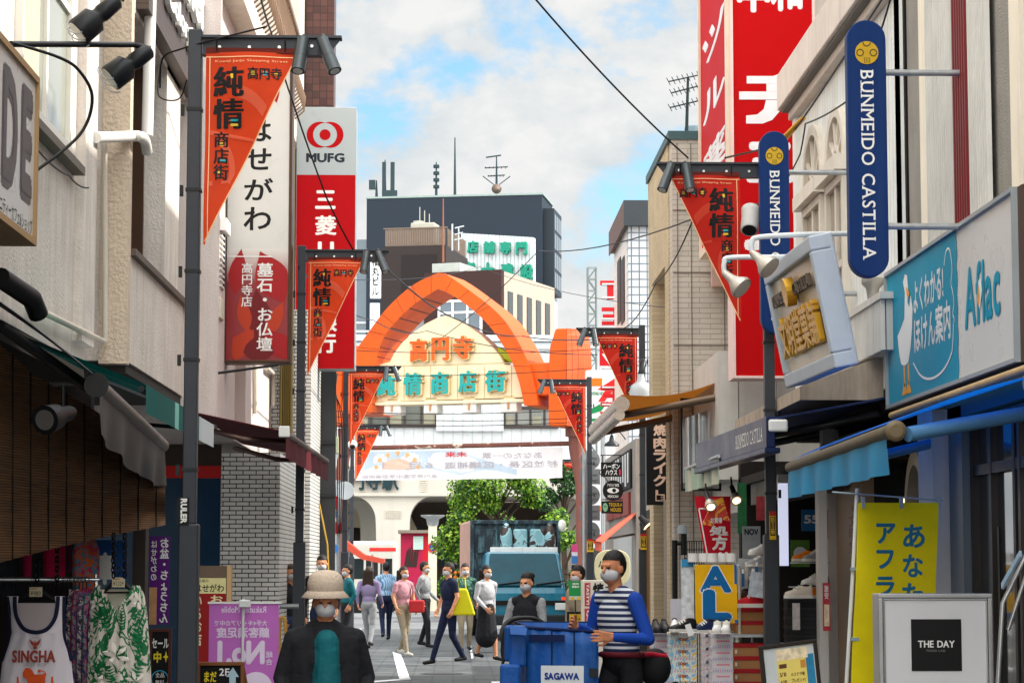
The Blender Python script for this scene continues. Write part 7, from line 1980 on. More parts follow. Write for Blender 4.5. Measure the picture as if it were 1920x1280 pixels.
m.mat(M('leaflet_red_print', '#c03a45', .5)).box(Xat(1278, 22.9), Xat(1296, 22.9), 22.84, 22.85, Zat(1168, 22.9), Zat(1160, 22.9)); m.build('leaflet', rk)
pg = T('price_bag', 'clear plastic price bag with white slip hanging on black post', 'bag', PY(1262, 1165, 24))
pn = FP(1257, 1165, 1279, 1122, 24); MB(M('slip_white', '#c9c9d4', .3, var=.1)).pbox(pn, 0, 0, pn.w, pn.h, -.01, 0).build('slip', pg)
bp = T('fence_post', 'black gate post with grey cap and wire fence', 'fence', (Xat(1265, 29), 29, 0))
m = MB(BLACK).cyl((Xat(1265, 29), 29, 0), PY(1265, 1012, 29), .035).tube([PY(1265, 1018, 29), PY(1284, 1018, 29)], .03, 6).cyl(PY(1282, 1040, 29), PY(1282, 1000, 29), .04).mat(M('post_cap_grey', '#7d878a', .5)).cyl(PY(1279, 1000, 29), PY(1279, 984, 29), .07, .05); m.build('post', bp)
m = MB(STEEL2)
for k in range(9): x = Xat(1284 + k * 4.5, 29.5); m.tube([(x, 29.5, 0), (x, 29.5, Zat(1014, 29.5))], .006, 4, False)
for k in range(5): m.tube([PY(1284, 1014 + 16 * k, 29.5), PY(1322, 1014 + 16 * k, 29.5)], .006, 4, False)
m.build('wire_mesh', bp)
for i, (px, py) in enumerate(((1333, 950), (1381, 938))):
 t = T('stall_lamp', ['left clip lamp glowing over the red flag', 'right clip lamp glowing beside the red flag'][i], 'lamp', PY(px, py, 24))
 a = PY(px - 9, py - 26, 24.1); b = PY(px, py, 23.95); d = b - a
 MB(BLACK).lathe(a, d, [(0, .025), (d.length * .5, .03), (d.length * .6, .045)], 14).tube([a, a + Vector((0, .05, .1))], .01, 6).build('stem', t)
 MB(M('lamp_silver')).lathe(a + d * .58, d, [(0, .04), (d.length * .42, .065)], 16).build('shade', t)
 MB(M('warm_bulb')).cyl(b, b + d.normalized() * .006, .042).build('bulb', t)

# shoe boxes: every box is a thing
ORD = ['top', 'second', 'third', 'fourth', 'fifth', 'sixth', 'seventh', 'eighth']
def shoebox(kind, pn, u, v, w, h, dep, lab, grp):
 o = pn.at(u, v); t = T('shoe_box', lab, 'box', o, grp)
 if kind == 'pink':
  MB(M('pink_white_card', '#d9d2d6', .6, var=.05)).pbox(pn, u, v, u + w, v + h * .74, -dep, 0).mat(M('pink_print', '#e0899c', .6)).pbox(pn, u + w * .22, v + h * .28, u + w * .86, v + h * .42, 0, .002).build('tray', t, bevel=.003)
  m = MB(M('pink_white_lid', '#dcd3d8', .6, var=.04)).pbox(pn, u - .004, v + h * .72, u + w + .004, v + h * .985, -dep - .004, .005)
  for k in range(9):
   m.mat(M('lid_pink', '#dc98ac', .6) if k % 2 else M('lid_blue', '#8fb1d3', .6)); a = u + w * (k + .2) / 9
   m.ppoly(pn, [(a, v + h * .75), (a + .012, v + h * .75), (a + .02, v + h * .95), (a + .008, v + h * .95)], .006)
  m.build('lid', t)
 elif kind == 'print':
  MB(patches('summer_print_card', '#dfe0d8', ['#7fb7da', '#e7e4dc', '#e9bf4c', '#d97a45'], 14, .6, .46)).pbox(pn, u, v, u + w, v + h * .8, -dep, 0).build('tray', t, bevel=.003)
  m = MB(M('print_lid', '#dedbd0', .6)).pbox(pn, u - .004, v + h * .76, u + w + .004, v + h * .985, -dep - .004, .004)
  for k in range(9): m.mat(M('lid_pink') if k % 2 else M('lid_blue')); a = u + w * (k + .2) / 9; m.ppoly(pn, [(a, v + h * .78), (a + .012, v + h * .78), (a + .02, v + h * .96), (a + .008, v + h * .96)], .005)
  m.build('lid', t)
  MB(M('rust_print_ink', '#a04a28', .6)).text(pn, 'HOBBY', (u + w * .3, v + h * .32, u + w * .68, v + h * .58), .003, bold=.06).build('lettering', t)
 elif kind == 'red':
  MB(M('kraft_card', '#a3744a', .8, var=.1)).pbox(pn, u, v, u + w, v + h * .7, -dep, 0).mat(M('box_label_white', '#d5cfc2', .6)).pbox(pn, u + w * .04, v + h * .2, u + w * .1, v + h * .5, 0, .002).build('tray', t, bevel=.003)
  MB(M('red_lid', '#a3131b', .55, var=.1)).pbox(pn, u - .004, v + h * .66, u + w + .004, v + h * .985, -dep - .004, .005).build('lid', t, bevel=.003)
 else:
  MB(M('black_card', '#1d1d1f', .6, var=.15)).pbox(pn, u, v, u + w, v + h * .72, -dep, 0).build('tray', t, bevel=.003)
  MB(M('black_lid', '#26262a', .55, var=.1)).pbox(pn, u - .004, v + h * .7, u + w + .004, v + h * .985, -dep - .004, .005).build('lid', t, bevel=.003)
def stack(kind, x0, x1, ytop, n, pitch, Y, what, grp, dep=.3, start=0):
 pn = FP(x0, ytop + n * pitch, x1, ytop, Y); h = pn.h / n
 for k in range(n):
  shoebox(kind, pn, 0, pn.h - (k + 1) * h, pn.w, h, dep, f'{what}, {ORD[k]} box{"" if k == 0 else " from the top"}', grp)
stack('pink', 1335, 1374, 1187, 5, 22, 22.0, 'pink lidded shoe box under the white sneakers', 'pink lidded shoe boxes')
stack('pink', 1224, 1256, 1187, 5, 22, 22.3, 'pink lidded shoe box beside the striped man', 'pink lidded shoe boxes')
stack('pink', 1322, 1333, 1187, 4, 25, 22.4, 'half hidden pink shoe box between printed and pink stacks', 'pink lidded shoe boxes')
stack('print', 1257, 1306, 1185, 4, 23, 21.6, 'summer printed shoe box left of clear price sheet', 'printed shoe boxes')
stack('red', 1376, 1438, 1205, 4, 24, 22.6, 'kraft shoe box with red lid in the low stack', 'red lidded shoe boxes')
stack('red', 1383, 1436, 1139, 2, 24, 22.9, 'kraft shoe box with red lid under red shoe', 'red lidded shoe boxes')
stack('red', 1362, 1382, 1135, 2, 24, 23.1, 'narrow end of kraft shoe box beside the towel', 'red lidded shoe boxes')
stack('black', 1478, 1543, 1122, 5, 17, 22.2, 'black shoe box under the pale sneakers', 'black shoe boxes')
tbl = T('display_table', 'grey metal display table under the shoe boxes', 'table', (Xat(1320, 22), 22, 0))
zt_ = Zat(1298, 22); m = MB(GALV).box(Xat(1215, 22), Xat(1388, 22), 21.4, 22.9, zt_ - .04, zt_ - .005); m.build('tabletop', tbl)
for px in (1222, 1380):
 for y in (21.5, 22.8): MB(GALV).cyl((Xat(px, 22), y, 0), (Xat(px, 22), y, zt_ - .04), .018).build('leg', tbl)
sf = T('shelf_unit', 'metal shelf carrying red lidded boxes and black boxes by the pole', 'shelf', (Xat(1420, 23), 23, 0))
m = MB(GALV).box(Xat(1362, 22.8), Xat(1440, 22.8), 22.55, 23.5, Zat(1193, 22.8), Zat(1188, 22.8)).box(Xat(1374, 22.6), Xat(1442, 22.6), 22.55, 23.3, Zat(1305, 22.6), Zat(1301.5, 22.6)).box(Xat(1474, 22.2), Xat(1546, 22.2), 22.15, 22.8, Zat(1212, 22.2), Zat(1207.5, 22.2)).build('shelf_board', sf)
for px in (1372, 1440, 1475, 1545): MB(GALV).box(Xat(px, 23), Xat(px, 23) + .02, 22.9, 22.94, 0, Zat(1186, 23)).build('upright', sf)
def shoe(px, py, Y, L, mats, lab, rz=0.0, grp='shoes on display'):
 """a low shoe: sole, shaped upper and open collar, toe towards -X before turning"""
 base = PY(px, py, Y); t = T('shoe', lab, 'shoe', base, grp, rz)
 def sect(x, w, h, z0): return [(x, w * math.cos(a), z0 + max(0, h * math.sin(a))) for a in [math.pi * k / 8 for k in range(9)]]
 prof = [(-.5, .06, .10), (-.47, .13, .20), (-.38, .17, .26), (-.22, .18, .33), (-.05, .165, .44), (.1, .15, .58), (.25, .14, .62), (.4, .14, .62), (.48, .11, .58), (.5, .05, .4)]
 vs = []; 
 for x, w, h in prof: vs += [(base.x + x * L, base.y + w * L * math.cos(a), base.z + L * .09 + h * L * .62 * math.sin(a)) for a in [math.pi * k / 8 for k in range(9)]]
 m = MB(mats[0]); n = len(prof)
 m.add(vs, [(i * 9 + j, i * 9 + j + 1, (i + 1) * 9 + j + 1, (i + 1) * 9 + j) for i in range(n - 1) for j in range(8)] + [tuple(range(8, -1, -1)), tuple((n - 1) * 9 + j for j in range(9))], True); m.build('upper', t)
 P_ = [(base.x + x * L * 1.03, w * L * 1.06) for x, w, h in prof]
 pnl = Panel((0, base.y, base.z), (1, 0, 0), (0, 1, 0))
 MB(mats[1]).ppoly(pnl, [(x, -w) for x, w in P_] + [(x, w) for x, w in reversed(P_)], 0, L * .11).build('sole', t)
 MB(M('shoe_inside', '#241f1d', .9)).ball((base.x + .27 * L, base.y, base.z + L * .44), (.17 * L, .095 * L, .05 * L), 12, 8).build('collar', t)
 if len(mats) > 2:
  m = MB(mats[2])
  for k in range(3): x = base.x + (-.16 + .09 * k) * L; m.tube([(x, base.y - .12 * L, base.z + L * (.26 + .05 * k)), (x, base.y, base.z + L * (.335 + .05 * k)), (x, base.y + .12 * L, base.z + L * (.26 + .05 * k))], .008, 5)
  m.build('lace', t)
WS = M('white_shoe_leather', '#dedede', .45, var=.06); BS = M('black_shoe_leather', '#17181c', .45, var=.15); NS = M('navy_shoe_leather', '#1d2a4c', .5)
RS = M('red_suede', '#b3101f', .7, var=.1); BRS = M('brown_suede', '#3a2620', .7); GS = M('grey_mesh', '#9a9ba0', .8, var=.15); SOLE = M('white_rubber_sole', '#d6d3cb', .6); OR_ = M('orange_mesh', '#e07a17', .7)
shoe(1345, 1186, 21.85, .26, (WS, SOLE, SOLE), 'white sneaker on the pink lidded stack, left of its pair', rad(80))
shoe(1362, 1186, 21.85, .26, (WS, SOLE, SOLE), 'white sneaker on the pink lidded stack, right of its pair', rad(80))
shoe(1320, 1186, 22.2, .27, (NS, SOLE, SOLE), 'navy sneaker between white sneakers and price tag', rad(35))
shoe(1281, 1184, 21.5, .26, (BS, SOLE, SOLE), 'black and white sneaker on the printed boxes', rad(20))
shoe(1265, 1184, 21.6, .26, (WS, SOLE), 'white sneaker at left end of printed boxes', rad(85))
shoe(1231, 1186, 22.2, .27, (BS, BS), 'black shoe behind the striped man, left of its pair', rad(95))
shoe(1247, 1186, 22.2, .27, (BS, BS), 'black shoe behind the striped man, right of its pair', rad(95))
shoe(1413, 1138, 22.8, .34, (RS, SOLE, SOLE), 'red suede sneaker on top red lidded box', rad(8))
shoe(1386, 1132, 23.2, .32, (BRS, BS), 'dark brown shoe beside the red suede sneaker', rad(15))
shoe(1497, 1121, 22.1, .27, (M('cream_knit', '#c8bdae', .8), SOLE, SOLE), 'cream sneaker on black boxes', rad(10))
shoe(1512, 1121, 22.5, .26, (OR_, SOLE), 'orange sneaker behind cream sneaker', rad(25))
shoe(1527, 1098, 22.6, .27, (WS, SOLE, SOLE), 'white running shoe on shelf above black boxes', rad(20))
shoe(1541, 1098, 22.9, .27, (BS, SOLE), 'black running shoe on shelf beside white one', rad(60))
shoe(1528, 1052, 22.8, .25, (GS, SOLE, SOLE), 'grey sneaker on the upper shelf right of pole', rad(15))
shoe(1508, 1052, 22.9, .25, (OR_, SOLE), 'orange sneaker on the upper shelf right of pole', rad(15))
shoe(1422, 1062, 23.3, .25, (GS, SOLE, SOLE), 'grey running shoe on rack left of pole', rad(20))
shoe(1424, 1040, 23.4, .25, (WS, SOLE), 'white shoe box top sneaker under NOV poster', rad(30))
m = T('shelf_unit', 'upper wall shelf of sneakers beside the tube lamp', 'shelf', PY(1520, 1098, 22.8))
MB(GALV).box(Xat(1486, 22.8), Xat(1548, 22.8), 22.5, 23.1, Zat(1101, 22.8), Zat(1099, 22.8)).box(Xat(1490, 22.8), Xat(1548, 22.8), 22.5, 23.1, Zat(1055.5, 22.8), Zat(1053.5, 22.8)).build('shelf_board', m)
t, pn = rect_thing('price_tag', 'white price tag hanging over the printed boxes', 'tag', (1291, 1193, 1302, 1170), 21.45)
MB(WHITE).pbox(pn, 0, 0, pn.w, pn.h, -.004, 0).build('card', t); t.rotation_euler = (0, rad(-18), 0)
t, pn = rect_thing('leaflet_holder', 'clear leaflet sheet in front of the towel', 'sheet', (1402, 1117, 1432, 1070), 22.7)
MB(M('sheet_pale', '#b9c0cb', .3, var=.35, scale=18)).pbox(pn, 0, 0, pn.w, pn.h, -.006, 0).build('sheet', t); t.rotation_euler = (0, rad(8), 0)
t, pn = rect_thing('sale_strip', 'narrow red and white vertical notice on white partition', 'notice', (1543, 1182, 1557, 1092), 21.8)
MB(M('leaflet_red_print')).pbox(pn, 0, 0, pn.w, pn.h, -.01, 0).mat(M('leaflet_cream')).pbox(pn, pn.w * .15, pn.h * .1, pn.w * .85, pn.h * .55, 0, .003).mat(WHITE).text(pn, '激安', (pn.w * .2, pn.h * .66, pn.w * .8, pn.h * .95), .003, bold=.04, vert=True).build('sheet', t)
# middle right signs at street level
ts, pn = rect_thing('standing_sign', 'white standing grill sign with red TASTY strip and black characters', 'sign', (1091, 1290, 1150, 1087), 26)
MB(M('standing_sign_cream', '#ddd6c8', .5)).pbox(pn, 0, 0, pn.w, pn.h, -.2, 0).build('board', ts, bevel=.01)
m = MB(M('leaflet_red_print')).pbox(pn, *pn.rect(1096, 1136, 1107, 1092), 0, .003).pbox(pn, *pn.rect(1096, 1200, 1107, 1140), 0, .003)
m.mat(WHITE).text(pn, 'TASTY!', pn.rect(1099, 1133, 1105, 1094), .005, bold=.06, rot=1).text(pn, 'QUICK', pn.rect(1099, 1190, 1105, 1143), .005, bold=.06, rot=1)
m.mat(INK)
for i, ch in enumerate('焼肉三'): m.text(pn, ch, pn.rect(1111, 1092 + 29 * i, 1133, 1117 + 29 * i), .004, bold=.04)
m.build('lettering', ts)
gs_, pn = rect_thing('standing_sign', 'green framed take-out notice beside the grill sign', 'sign', (1067, 1124, 1091, 1089), 27)
MB(M('notice_green', '#1d9147', .5)).pbox(pn, 0, pn.h * .2, pn.w, pn.h, -.04, 0).mat(M('slip_white')).pbox(pn, 0, 0, pn.w, pn.h * .2, -.04, 0).build('board', gs_)
MB(WHITE).text(pn, '店内', (pn.w * .25, pn.h * .8, pn.w * .75, pn.h * .92), .004, bold=.06).text(pn, '営業中', (pn.w * .22, pn.h * .64, pn.w * .78, pn.h * .76), .004, bold=.06).mat(M('notice_yellow')).disc(pn, pn.w * .25, pn.h * .08, .025, .0, .003, rv=.018).disc(pn, pn.w * .75, pn.h * .08, .025, 0, .003, rv=.018).build('lettering', gs_)
MB(STEEL2).pbox(pn, pn.w * .45, -1.3, pn.w * .55, 0, -.04, -.02).build('leg', gs_)
ys, pn = rect_thing('standing_sign', 'small yellow notice in a black frame below the green notice', 'sign', (1063, 1190, 1093, 1146), 27.2)
MB(BLACK).pbox(pn, 0, 0, pn.w, pn.h, -.04, 0).mat(M('notice_yellow')).pbox(pn, pn.w * .14, 0, pn.w * .92, pn.h * .9, 0, .004).build('board', ys)
MB(INK).text(pn, '70', (pn.w * .28, pn.h * .2, pn.w * .8, pn.h * .5), .006, bold=.05).text(pn, '生ビール', (pn.w * .24, pn.h * .62, pn.w * .84, pn.h * .76), .006, bold=.04).build('lettering', ys)
MB(BLACK).pbox(pn, pn.w * .2, -.85, pn.w * .3, 0, -.03, -.01).pbox(pn, pn.w * .7, -.85, pn.w * .8, 0, -.03, -.01).build('leg', ys)
spk, pn = rect_thing('loudspeaker', 'black box loudspeaker on gate post with small pink banner above', 'speaker', (1072, 1087, 1088, 1058), 50)
MB(BLACK).pbox(pn, 0, 0, pn.w, pn.h, -.2, 0).build('cabinet', spk, bevel=.03)
MB(M('speaker_dot', '#8d9194', .4)).disc(pn, pn.w / 2, pn.h * .16, .03, .0, .01).build('badge', spk)
pb, pn = rect_thing('pole_banner', 'narrow pink and blue banner strapped to brown gate post', 'banner', (1072, 1056, 1083, 1020), 50)
MB(M('banner_pink', '#d84c86', .6)).pbox(pn, 0, pn.h * .6, pn.w, pn.h, -.01, 0).mat(M('banner_pale', '#d7d3e0', .6)).pbox(pn, 0, pn.h * .4, pn.w, pn.h * .6, -.01, 0).mat(M('banner_blue', '#3b79bd', .6)).pbox(pn, 0, 0, pn.w, pn.h * .4, -.01, 0).build('cloth', pb)

# ---------------------------------------------------------------- left: clothes shop goods and boards
ci = T('clothes_shop', 'dim open clothes shop front under the bamboo blind', 'shop front', (-3.6, 16, 0))
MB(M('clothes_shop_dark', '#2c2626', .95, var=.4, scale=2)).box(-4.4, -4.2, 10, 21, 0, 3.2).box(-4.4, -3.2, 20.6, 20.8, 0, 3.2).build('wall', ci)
MB(M('shop_post_dark', '#39322e', .6)).box(Xat(248, 18.2), Xat(272, 18.2), 18.2, 18.4, 0, 2.6).build('post', ci)
RAILM = M('chrome_rail', '#c9ccd0', .2, .9)
rl = T('clothes_rail', 'chrome clothes rail under the bamboo blind', 'rail', PY(90, 1086, 16.4))
MB(RAILM).tube([PY(-40, 1086, 16.3), PY(186, 1086, 16.5)], .014, 8).tube([PY(180, 1076, 16.5), PY(180, 1100, 16.5)], .012, 6).tube([(PY(182, 1086, 16.5).x, 16.5, 0), PY(182, 1086, 16.5)], .012, 6).build('rail', rl)
m = MB(BLACK)
for k in range(24): c = PY(6 + k * 6.8, 1086, 16.42); m.ring(Panel(c, (1, .3, 0), (0, 0, 1)), 0, 0, .016, .022, -.003, .003, 10).tube([c + Vector((0, 0, -.02)), c + Vector((0, .0, -.07))], .004, 4)
m.build('hanger_hook', rl)
GROUP_G = 'garments crowded on the clothes rail'
cols = ['#1f2b33', '#5f7f86', '#a34a5a', '#3a4d7a', '#7c5a8a', '#d4d0c6', '#2f6a66', '#b0784a', '#6c2238', '#27402f', '#c05f7f', '#7aa3a6']
names = ['black', 'grey green', 'rose', 'blue', 'violet', 'white', 'teal', 'ochre', 'wine', 'bottle green', 'pink', 'pale teal']
def garment(px0, px1, py0, py1, Y, mt, name, label, grp=None):
 pn = FP(px0, py1, px1, py0, Y, lambda u, v: .03 * math.sin(u * 30 + v * 2) + .01 * math.sin(u * 55)); t = T(name, label, 'clothing', pn.o, grp)
 MB(mt).grid(pn, 0, 0, pn.w, pn.h, 22, 16, 0, lambda q: (pn.w * .22 * max(0, q - .8) * 5 * .8, pn.w - pn.w * .22 * max(0, q - .8) * 5 * .8)).build('fabric', t); return t, pn
pr = [patches('small_print_' + str(k), cols[(k * 5) % 12], [cols[(k * 3 + 1) % 12], cols[(k * 7 + 2) % 12], cols[(k + 4) % 12]], 26, .9, .47) for k in range(4)]
for k in range(10):
 x = 122 + k * 5.2 - (k % 2) * 3
 garment(x, x + 26, 1102 + k * 2, 1330, 16.95 - k * .05, pr[k % 4] if k % 2 else M('garment_' + names[k].replace(' ', '_'), cols[k], .9, var=.2), 'hanging_garment', f'{names[k]} {"printed" if k % 2 else "plain"} garment crowded on rail between tank top and floral dress', GROUP_G)
for k, (x0, x1, yb_, c) in enumerate(((42, 60, 1082, '#a3134a'), (82, 122, 1084, '#c01348'), (128, 136, 1072, '#7a2f52'), (-20, 34, 1120, '#22252c'))):
 garment(x0, x1, 1010, yb_, 17.4 - .1 * k, M('high_garment_' + str(k), c, .9, var=.3, scale=12), 'hanging_garment', ['crimson cloth strip hanging high at left', 'crimson skirt hanging high under the blind', 'plum sleeve hanging high under the blind', 'charcoal garment at far left under the blind'][k])
garment(136, 186, 1010, 1115, 17.1, patches('paisley_print', '#d0632c', ['#4f7f9c', '#cf4a2b', '#a3297a', '#c9802f'], 16, .9, .45), 'hanging_garment', 'orange and blue patterned dress hanging high near blind end')
t, pn = rect_thing('noren_curtain', 'blue and white printed shop curtain with bold character', 'curtain', (178, 1088, 238, 1012), 17.6)
MB(M('curtain_blue', '#1d4f8e', .9, var=.1)).pbox(pn, 0, 0, pn.w, pn.h, -.01, 0).build('cloth', t)
MB(WHITE).text(pn, '幸', (pn.w * .02, pn.h * -.1, pn.w * .62, pn.h * .7), .003, bold=.07).build('lettering', t)
m = MB(M('chain_black', '#101012', .4, .5))
for i, (px, y0_) in enumerate(((70, 1060), (107, 1040), (213, 1015), (234, 1015))):
 t = T('hanging_chain', ['black chain holding the tank top hanger', 'black chain behind tank top', 'left black chain holding the floral dress hanger', 'right black chain behind floral dress hanger'][i], 'chain', PY(px, 1090, 16.2))
 m = MB(M('chain_black', '#101012', .4, .5))
 for k in range(9):
  c = PY(px, y0_ - 10 + k * 9.0, 16.2); m.ring(Panel(c, (1, 0, 0) if k % 2 else (.5, .8, 0), (0, 0, 1)), 0, 0, .012, .019, -.004, .004, 10, ry=1.5)
 m.build('links', t)
def cloth_body(name, label, outline, Y, mt, cat='clothing', depth=.06):
 """a garment drawn by its outline, swelling out from its edges like a filled shirt"""
 pn = FP(0, 1400, 10, 1390, Y); t = T(name, label, cat, pn.at(*pn.uv(*outline[0])))
 left, right = outline[0], outline[1]
 return t, pn
def shaped(pn, rows, mt, nu=20, bulge=.07, fold=.012, mb=None, d0=0.0):
 """rows: (py, px_left, px_right) from top to bottom"""
 mb = mb or MB(mt); mb.mat(mt); vs = []
 for i, (py, a, b) in enumerate(rows):
  for k in range(nu + 1):
   t_ = k / nu; u, v = pn.uv(a + (b - a) * t_, py); s_ = (1 - (2 * t_ - 1) ** 2) ** .5
   vs.append(pn.at(u, v, d0 + bulge * s_ + fold * math.sin(t_ * 23 + i * .35) * s_))
 n = len(rows)
 return mb.add(vs, [(i * (nu + 1) + k, (i + 1) * (nu + 1) + k, (i + 1) * (nu + 1) + k + 1, i * (nu + 1) + k + 1) for i in range(n - 1) for k in range(nu)], True)
def lerp_rows(keys, n=40):
 out = []
 for i in range(n + 1):
  y = keys[0][0] + (keys[-1][0] - keys[0][0]) * i / n
  for (ya, a0, b0), (yb_, a1, b1) in zip(keys, keys[1:]):
   if ya <= y <= yb_:
    t_ = (y - ya) / (yb_ - ya); t_ = t_; out.append((y, a0 + (a1 - a0) * t_, b0 + (b1 - b0) * t_)); break
 return out
# tank top
tt = T('tank_top', 'white tank top with navy trim and brewery print', 'clothing', PY(70, 1400, 15.9))
pn = FP(0, 1400, 10, 1390, 15.9)
TW = M('tank_white', '#d2cbd4', .9, var=.05, bump=.15, bscale=120); TN = M('tank_navy', '#141a33', .9, var=.1)
body = lerp_rows([(1186, 20, 124), (1215, 13, 128), (1240, 4, 134), (1300, -2, 140), (1400, -6, 144)], 26)
sl = lerp_rows([(1117, 14, 36), (1140, 18, 34), (1160, 22, 40), (1175, 22, 52), (1186, 20, 72)], 16); sr_ = lerp_rows([(1117, 104, 122), (1140, 107, 122), (1160, 102, 122), (1175, 92, 123), (1186, 72, 124)], 16)
m = MB(TW); nu = 20; full = [(y, a, b) for y, a, b in body]
# one front sheet: rows split by the neckline above 1186
shaped(pn, body, TW, 24, .09, .01, m)
def side_rows(rows, lo, hi):                       # straps follow the same swell as the body
 vs = []; nu_ = 8
 for i, (py, a, b) in enumerate(rows):
  for k in range(nu_ + 1):
   px = a + (b - a) * k / nu_; t_ = min(1, max(0, (px - 20) / 104)); s_ = max(0, 1 - (2 * t_ - 1) ** 2) ** .5
   u, v = pn.uv(px, py); vs.append(pn.at(u, v, .09 * s_ * min(1, .35 + (py - 1117) / 90)))
 n = len(rows); m.add(vs, [(i * (nu_ + 1) + k, (i + 1) * (nu_ + 1) + k, (i + 1) * (nu_ + 1) + k + 1, i * (nu_ + 1) + k + 1) for i in range(n - 1) for k in range(nu_)], True)
side_rows(sl, 0, 0); side_rows(sr_, 0, 0); m.build('front', tt)
MB(M('tank_inside', '#b9adb0', .9, var=.06)).add([pn.at(*pn.uv(*p_), -.03) for p_ in ((24, 1130), (118, 1130), (122, 1200), (22, 1200))], [(0, 3, 2, 1)]).build('back', tt)
def hem(mb, P_, r, lift=.09):
 L_ = []
 for px, py in P_:
  t_ = min(1, max(0, (px - 20) / 104)); s_ = max(0, 1 - (2 * t_ - 1) ** 2) ** .5
  u, v = pn.uv(px, py); L_.append(pn.at(u, v, lift * s_ * min(1, .35 + (py - 1117) / 90) + .006))
 mb.tube(spline(L_, 4), r, 8)
m = MB(TN); hem(m, [(29, 1118), (30, 1140), (36, 1160), (50, 1178), (72, 1184), (92, 1178), (105, 1160), (109, 1140), (110, 1118)], .014)
hem(m, [(14, 1118), (18, 1150), (21, 1190), (14, 1220), (6, 1238)], .012); hem(m, [(121, 1118), (121, 1150), (122, 1190), (127, 1215), (134, 1238)], .012); m.build('trim', tt)
pr_ = Panel(pn.o, pn.U, pn.V, pn.w, pn.h, lambda u, v: 0)
pr_.wave = lambda u, v: .092 * max(0, 1 - (2 * min(1, max(0, (u - pn.uv(4, 1240)[0]) / (pn.uv(134, 1240)[0] - pn.uv(4, 1240)[0]))) - 1) ** 2) ** .5
m = MB(M('brick_red_print', '#8f3b2e', .8)); R_ = lambda a, b, c, d: (*pn.uv(a, d), *pn.uv(c, b))
m.text(pr_, 'SINGHA', R_(27, 1217, 109, 1240), .022, bold=(.05, .03), serif=True)
m.mat(M('grey_print')).text(pr_, 'LAGER BEER', R_(50, 1241, 91, 1247), .022)
m.mat(M('brick_red_print'))
eagle = [(60, 1196), (66, 1200), (70, 1203), (71, 1197), (73, 1203), (77, 1200), (83, 1195), (79, 1206), (74, 1209), (76, 1213), (71, 1216), (67, 1213), (69, 1209), (64, 1206)]
m.ppoly(pr_, [pn.uv(*p_) for p_ in eagle], .022); m.mat(M('grey_print')).ring(pr_, *pn.uv(71, 1204), .040, .043, .021, .022, 24)
m.mat(M('orange_print', '#d4501f', .8, var=.1))
lion = [(48, 1259), (53, 1250), (60, 1250), (66, 1254), (70, 1262), (84, 1262), (90, 1259), (82, 1256), (76, 1260), (76, 1254), (80, 1253), (88, 1256), (92, 1260), (90, 1270), (90, 1284), (60, 1284), (55, 1270), (48, 1266)]
m.ppoly(pr_, [pn.uv(*p_) for p_ in lion], .022)
for x in (36, 100): m.ppoly(pr_, [pn.uv(x, 1290), pn.uv(x + 6, 1290), pn.uv(x + 4, 1266), pn.uv(x + 1, 1266)], .022)
m.build('print', tt)
def hanger(px, py, w, Y, lab, price):
 t = T('clothes_hanger', lab, 'hanger', PY(px, py, Y)); m = MB(BLACK)
 k = 4370 / Y; hw = w / 2
 m.tube(spline([PY(px - hw, py + 16, Y), PY(px - hw * .5, py + 4, Y), PY(px - 5, py - 8, Y), PY(px + 5, py - 8, Y), PY(px + hw * .5, py + 4, Y), PY(px + hw, py + 16, Y)], 4), .014, 8).tube([PY(px - hw, py + 16, Y), PY(px + hw, py + 16, Y)], .007, 6)
 m.tube(spline([PY(px, py - 8, Y), PY(px, py - 18, Y), PY(px + 6, py - 24, Y), PY(px + 3, py - 31, Y), PY(px - 5, py - 28, Y)], 4), .005, 6); m.build('frame', t)
 p2 = FP(px - 12, py + 6, px + 12, py - 12, Y - .06)
 MB(M('price_card', '#cdbf9f', .7, var=.1)).pbox(p2, 0, 0, p2.w, p2.h, -.004, 0).build('price_card', t)
 MB(INK).text(p2, price, (p2.w * .1, p2.h * .12, p2.w * .9, p2.h * .6), .003).mat(M('brick_red_print')).pbox(p2, p2.w * .1, p2.h * .8, p2.w * .6, p2.h * .86, 0, .002).build('lettering', t)
hanger(67, 1112, 84, 16.0, 'black hanger with price card holding the tank top', '¥980')
hanger(222, 1094, 62, 16.5, 'black hanger with price card holding the floral dress', '¥1,229')
# floral dress
dr = T('floral_dress', 'white dress with large green leaf and lily print', 'clothing', PY(222, 1400, 16.5))
pn = FP(0, 1400, 10, 1390, 16.5)
DG = M('dress_green', '#10713f', .85, var=.1); DW = patches('dress_leaf_print', '#d9d0c6', ['#11683b', '#d3cabf', '#11683b'], 7.5, .85, .47, 2.2, (1, 1, .45))
rows = lerp_rows([(1097, 182, 262), (1115, 168, 271), (1150, 168, 276), (1200, 166, 280), (1280, 162, 284), (1400, 158, 288)], 40)
m = MB(DW); nu = 26; vs = []; fs = []
for i, (py, a, b) in enumerate(rows):
 for k in range(nu + 1):
  t_ = k / nu; u, v = pn.uv(a + (b - a) * t_, py); s_ = max(0, 1 - (2 * t_ - 1) ** 2) ** .5
  vs.append(pn.at(u, v, .10 * s_ + .014 * math.sin(t_ * 34 + i * .08) * s_))
for i in range(len(rows) - 1):
 for k in range(nu):
  cx_ = rows[i][1] + (rows[i][2] - rows[i][1]) * (k + .5) / nu; y_ = rows[i][0]
  if y_ < 1142 and abs(cx_ - 222) < (1142 - y_) * .62: continue
  fs.append((i * (nu + 1) + k, (i + 1) * (nu + 1) + k, (i + 1) * (nu + 1) + k + 1, i * (nu + 1) + k + 1))
m.add(vs, fs, True); m.build('front', dr)
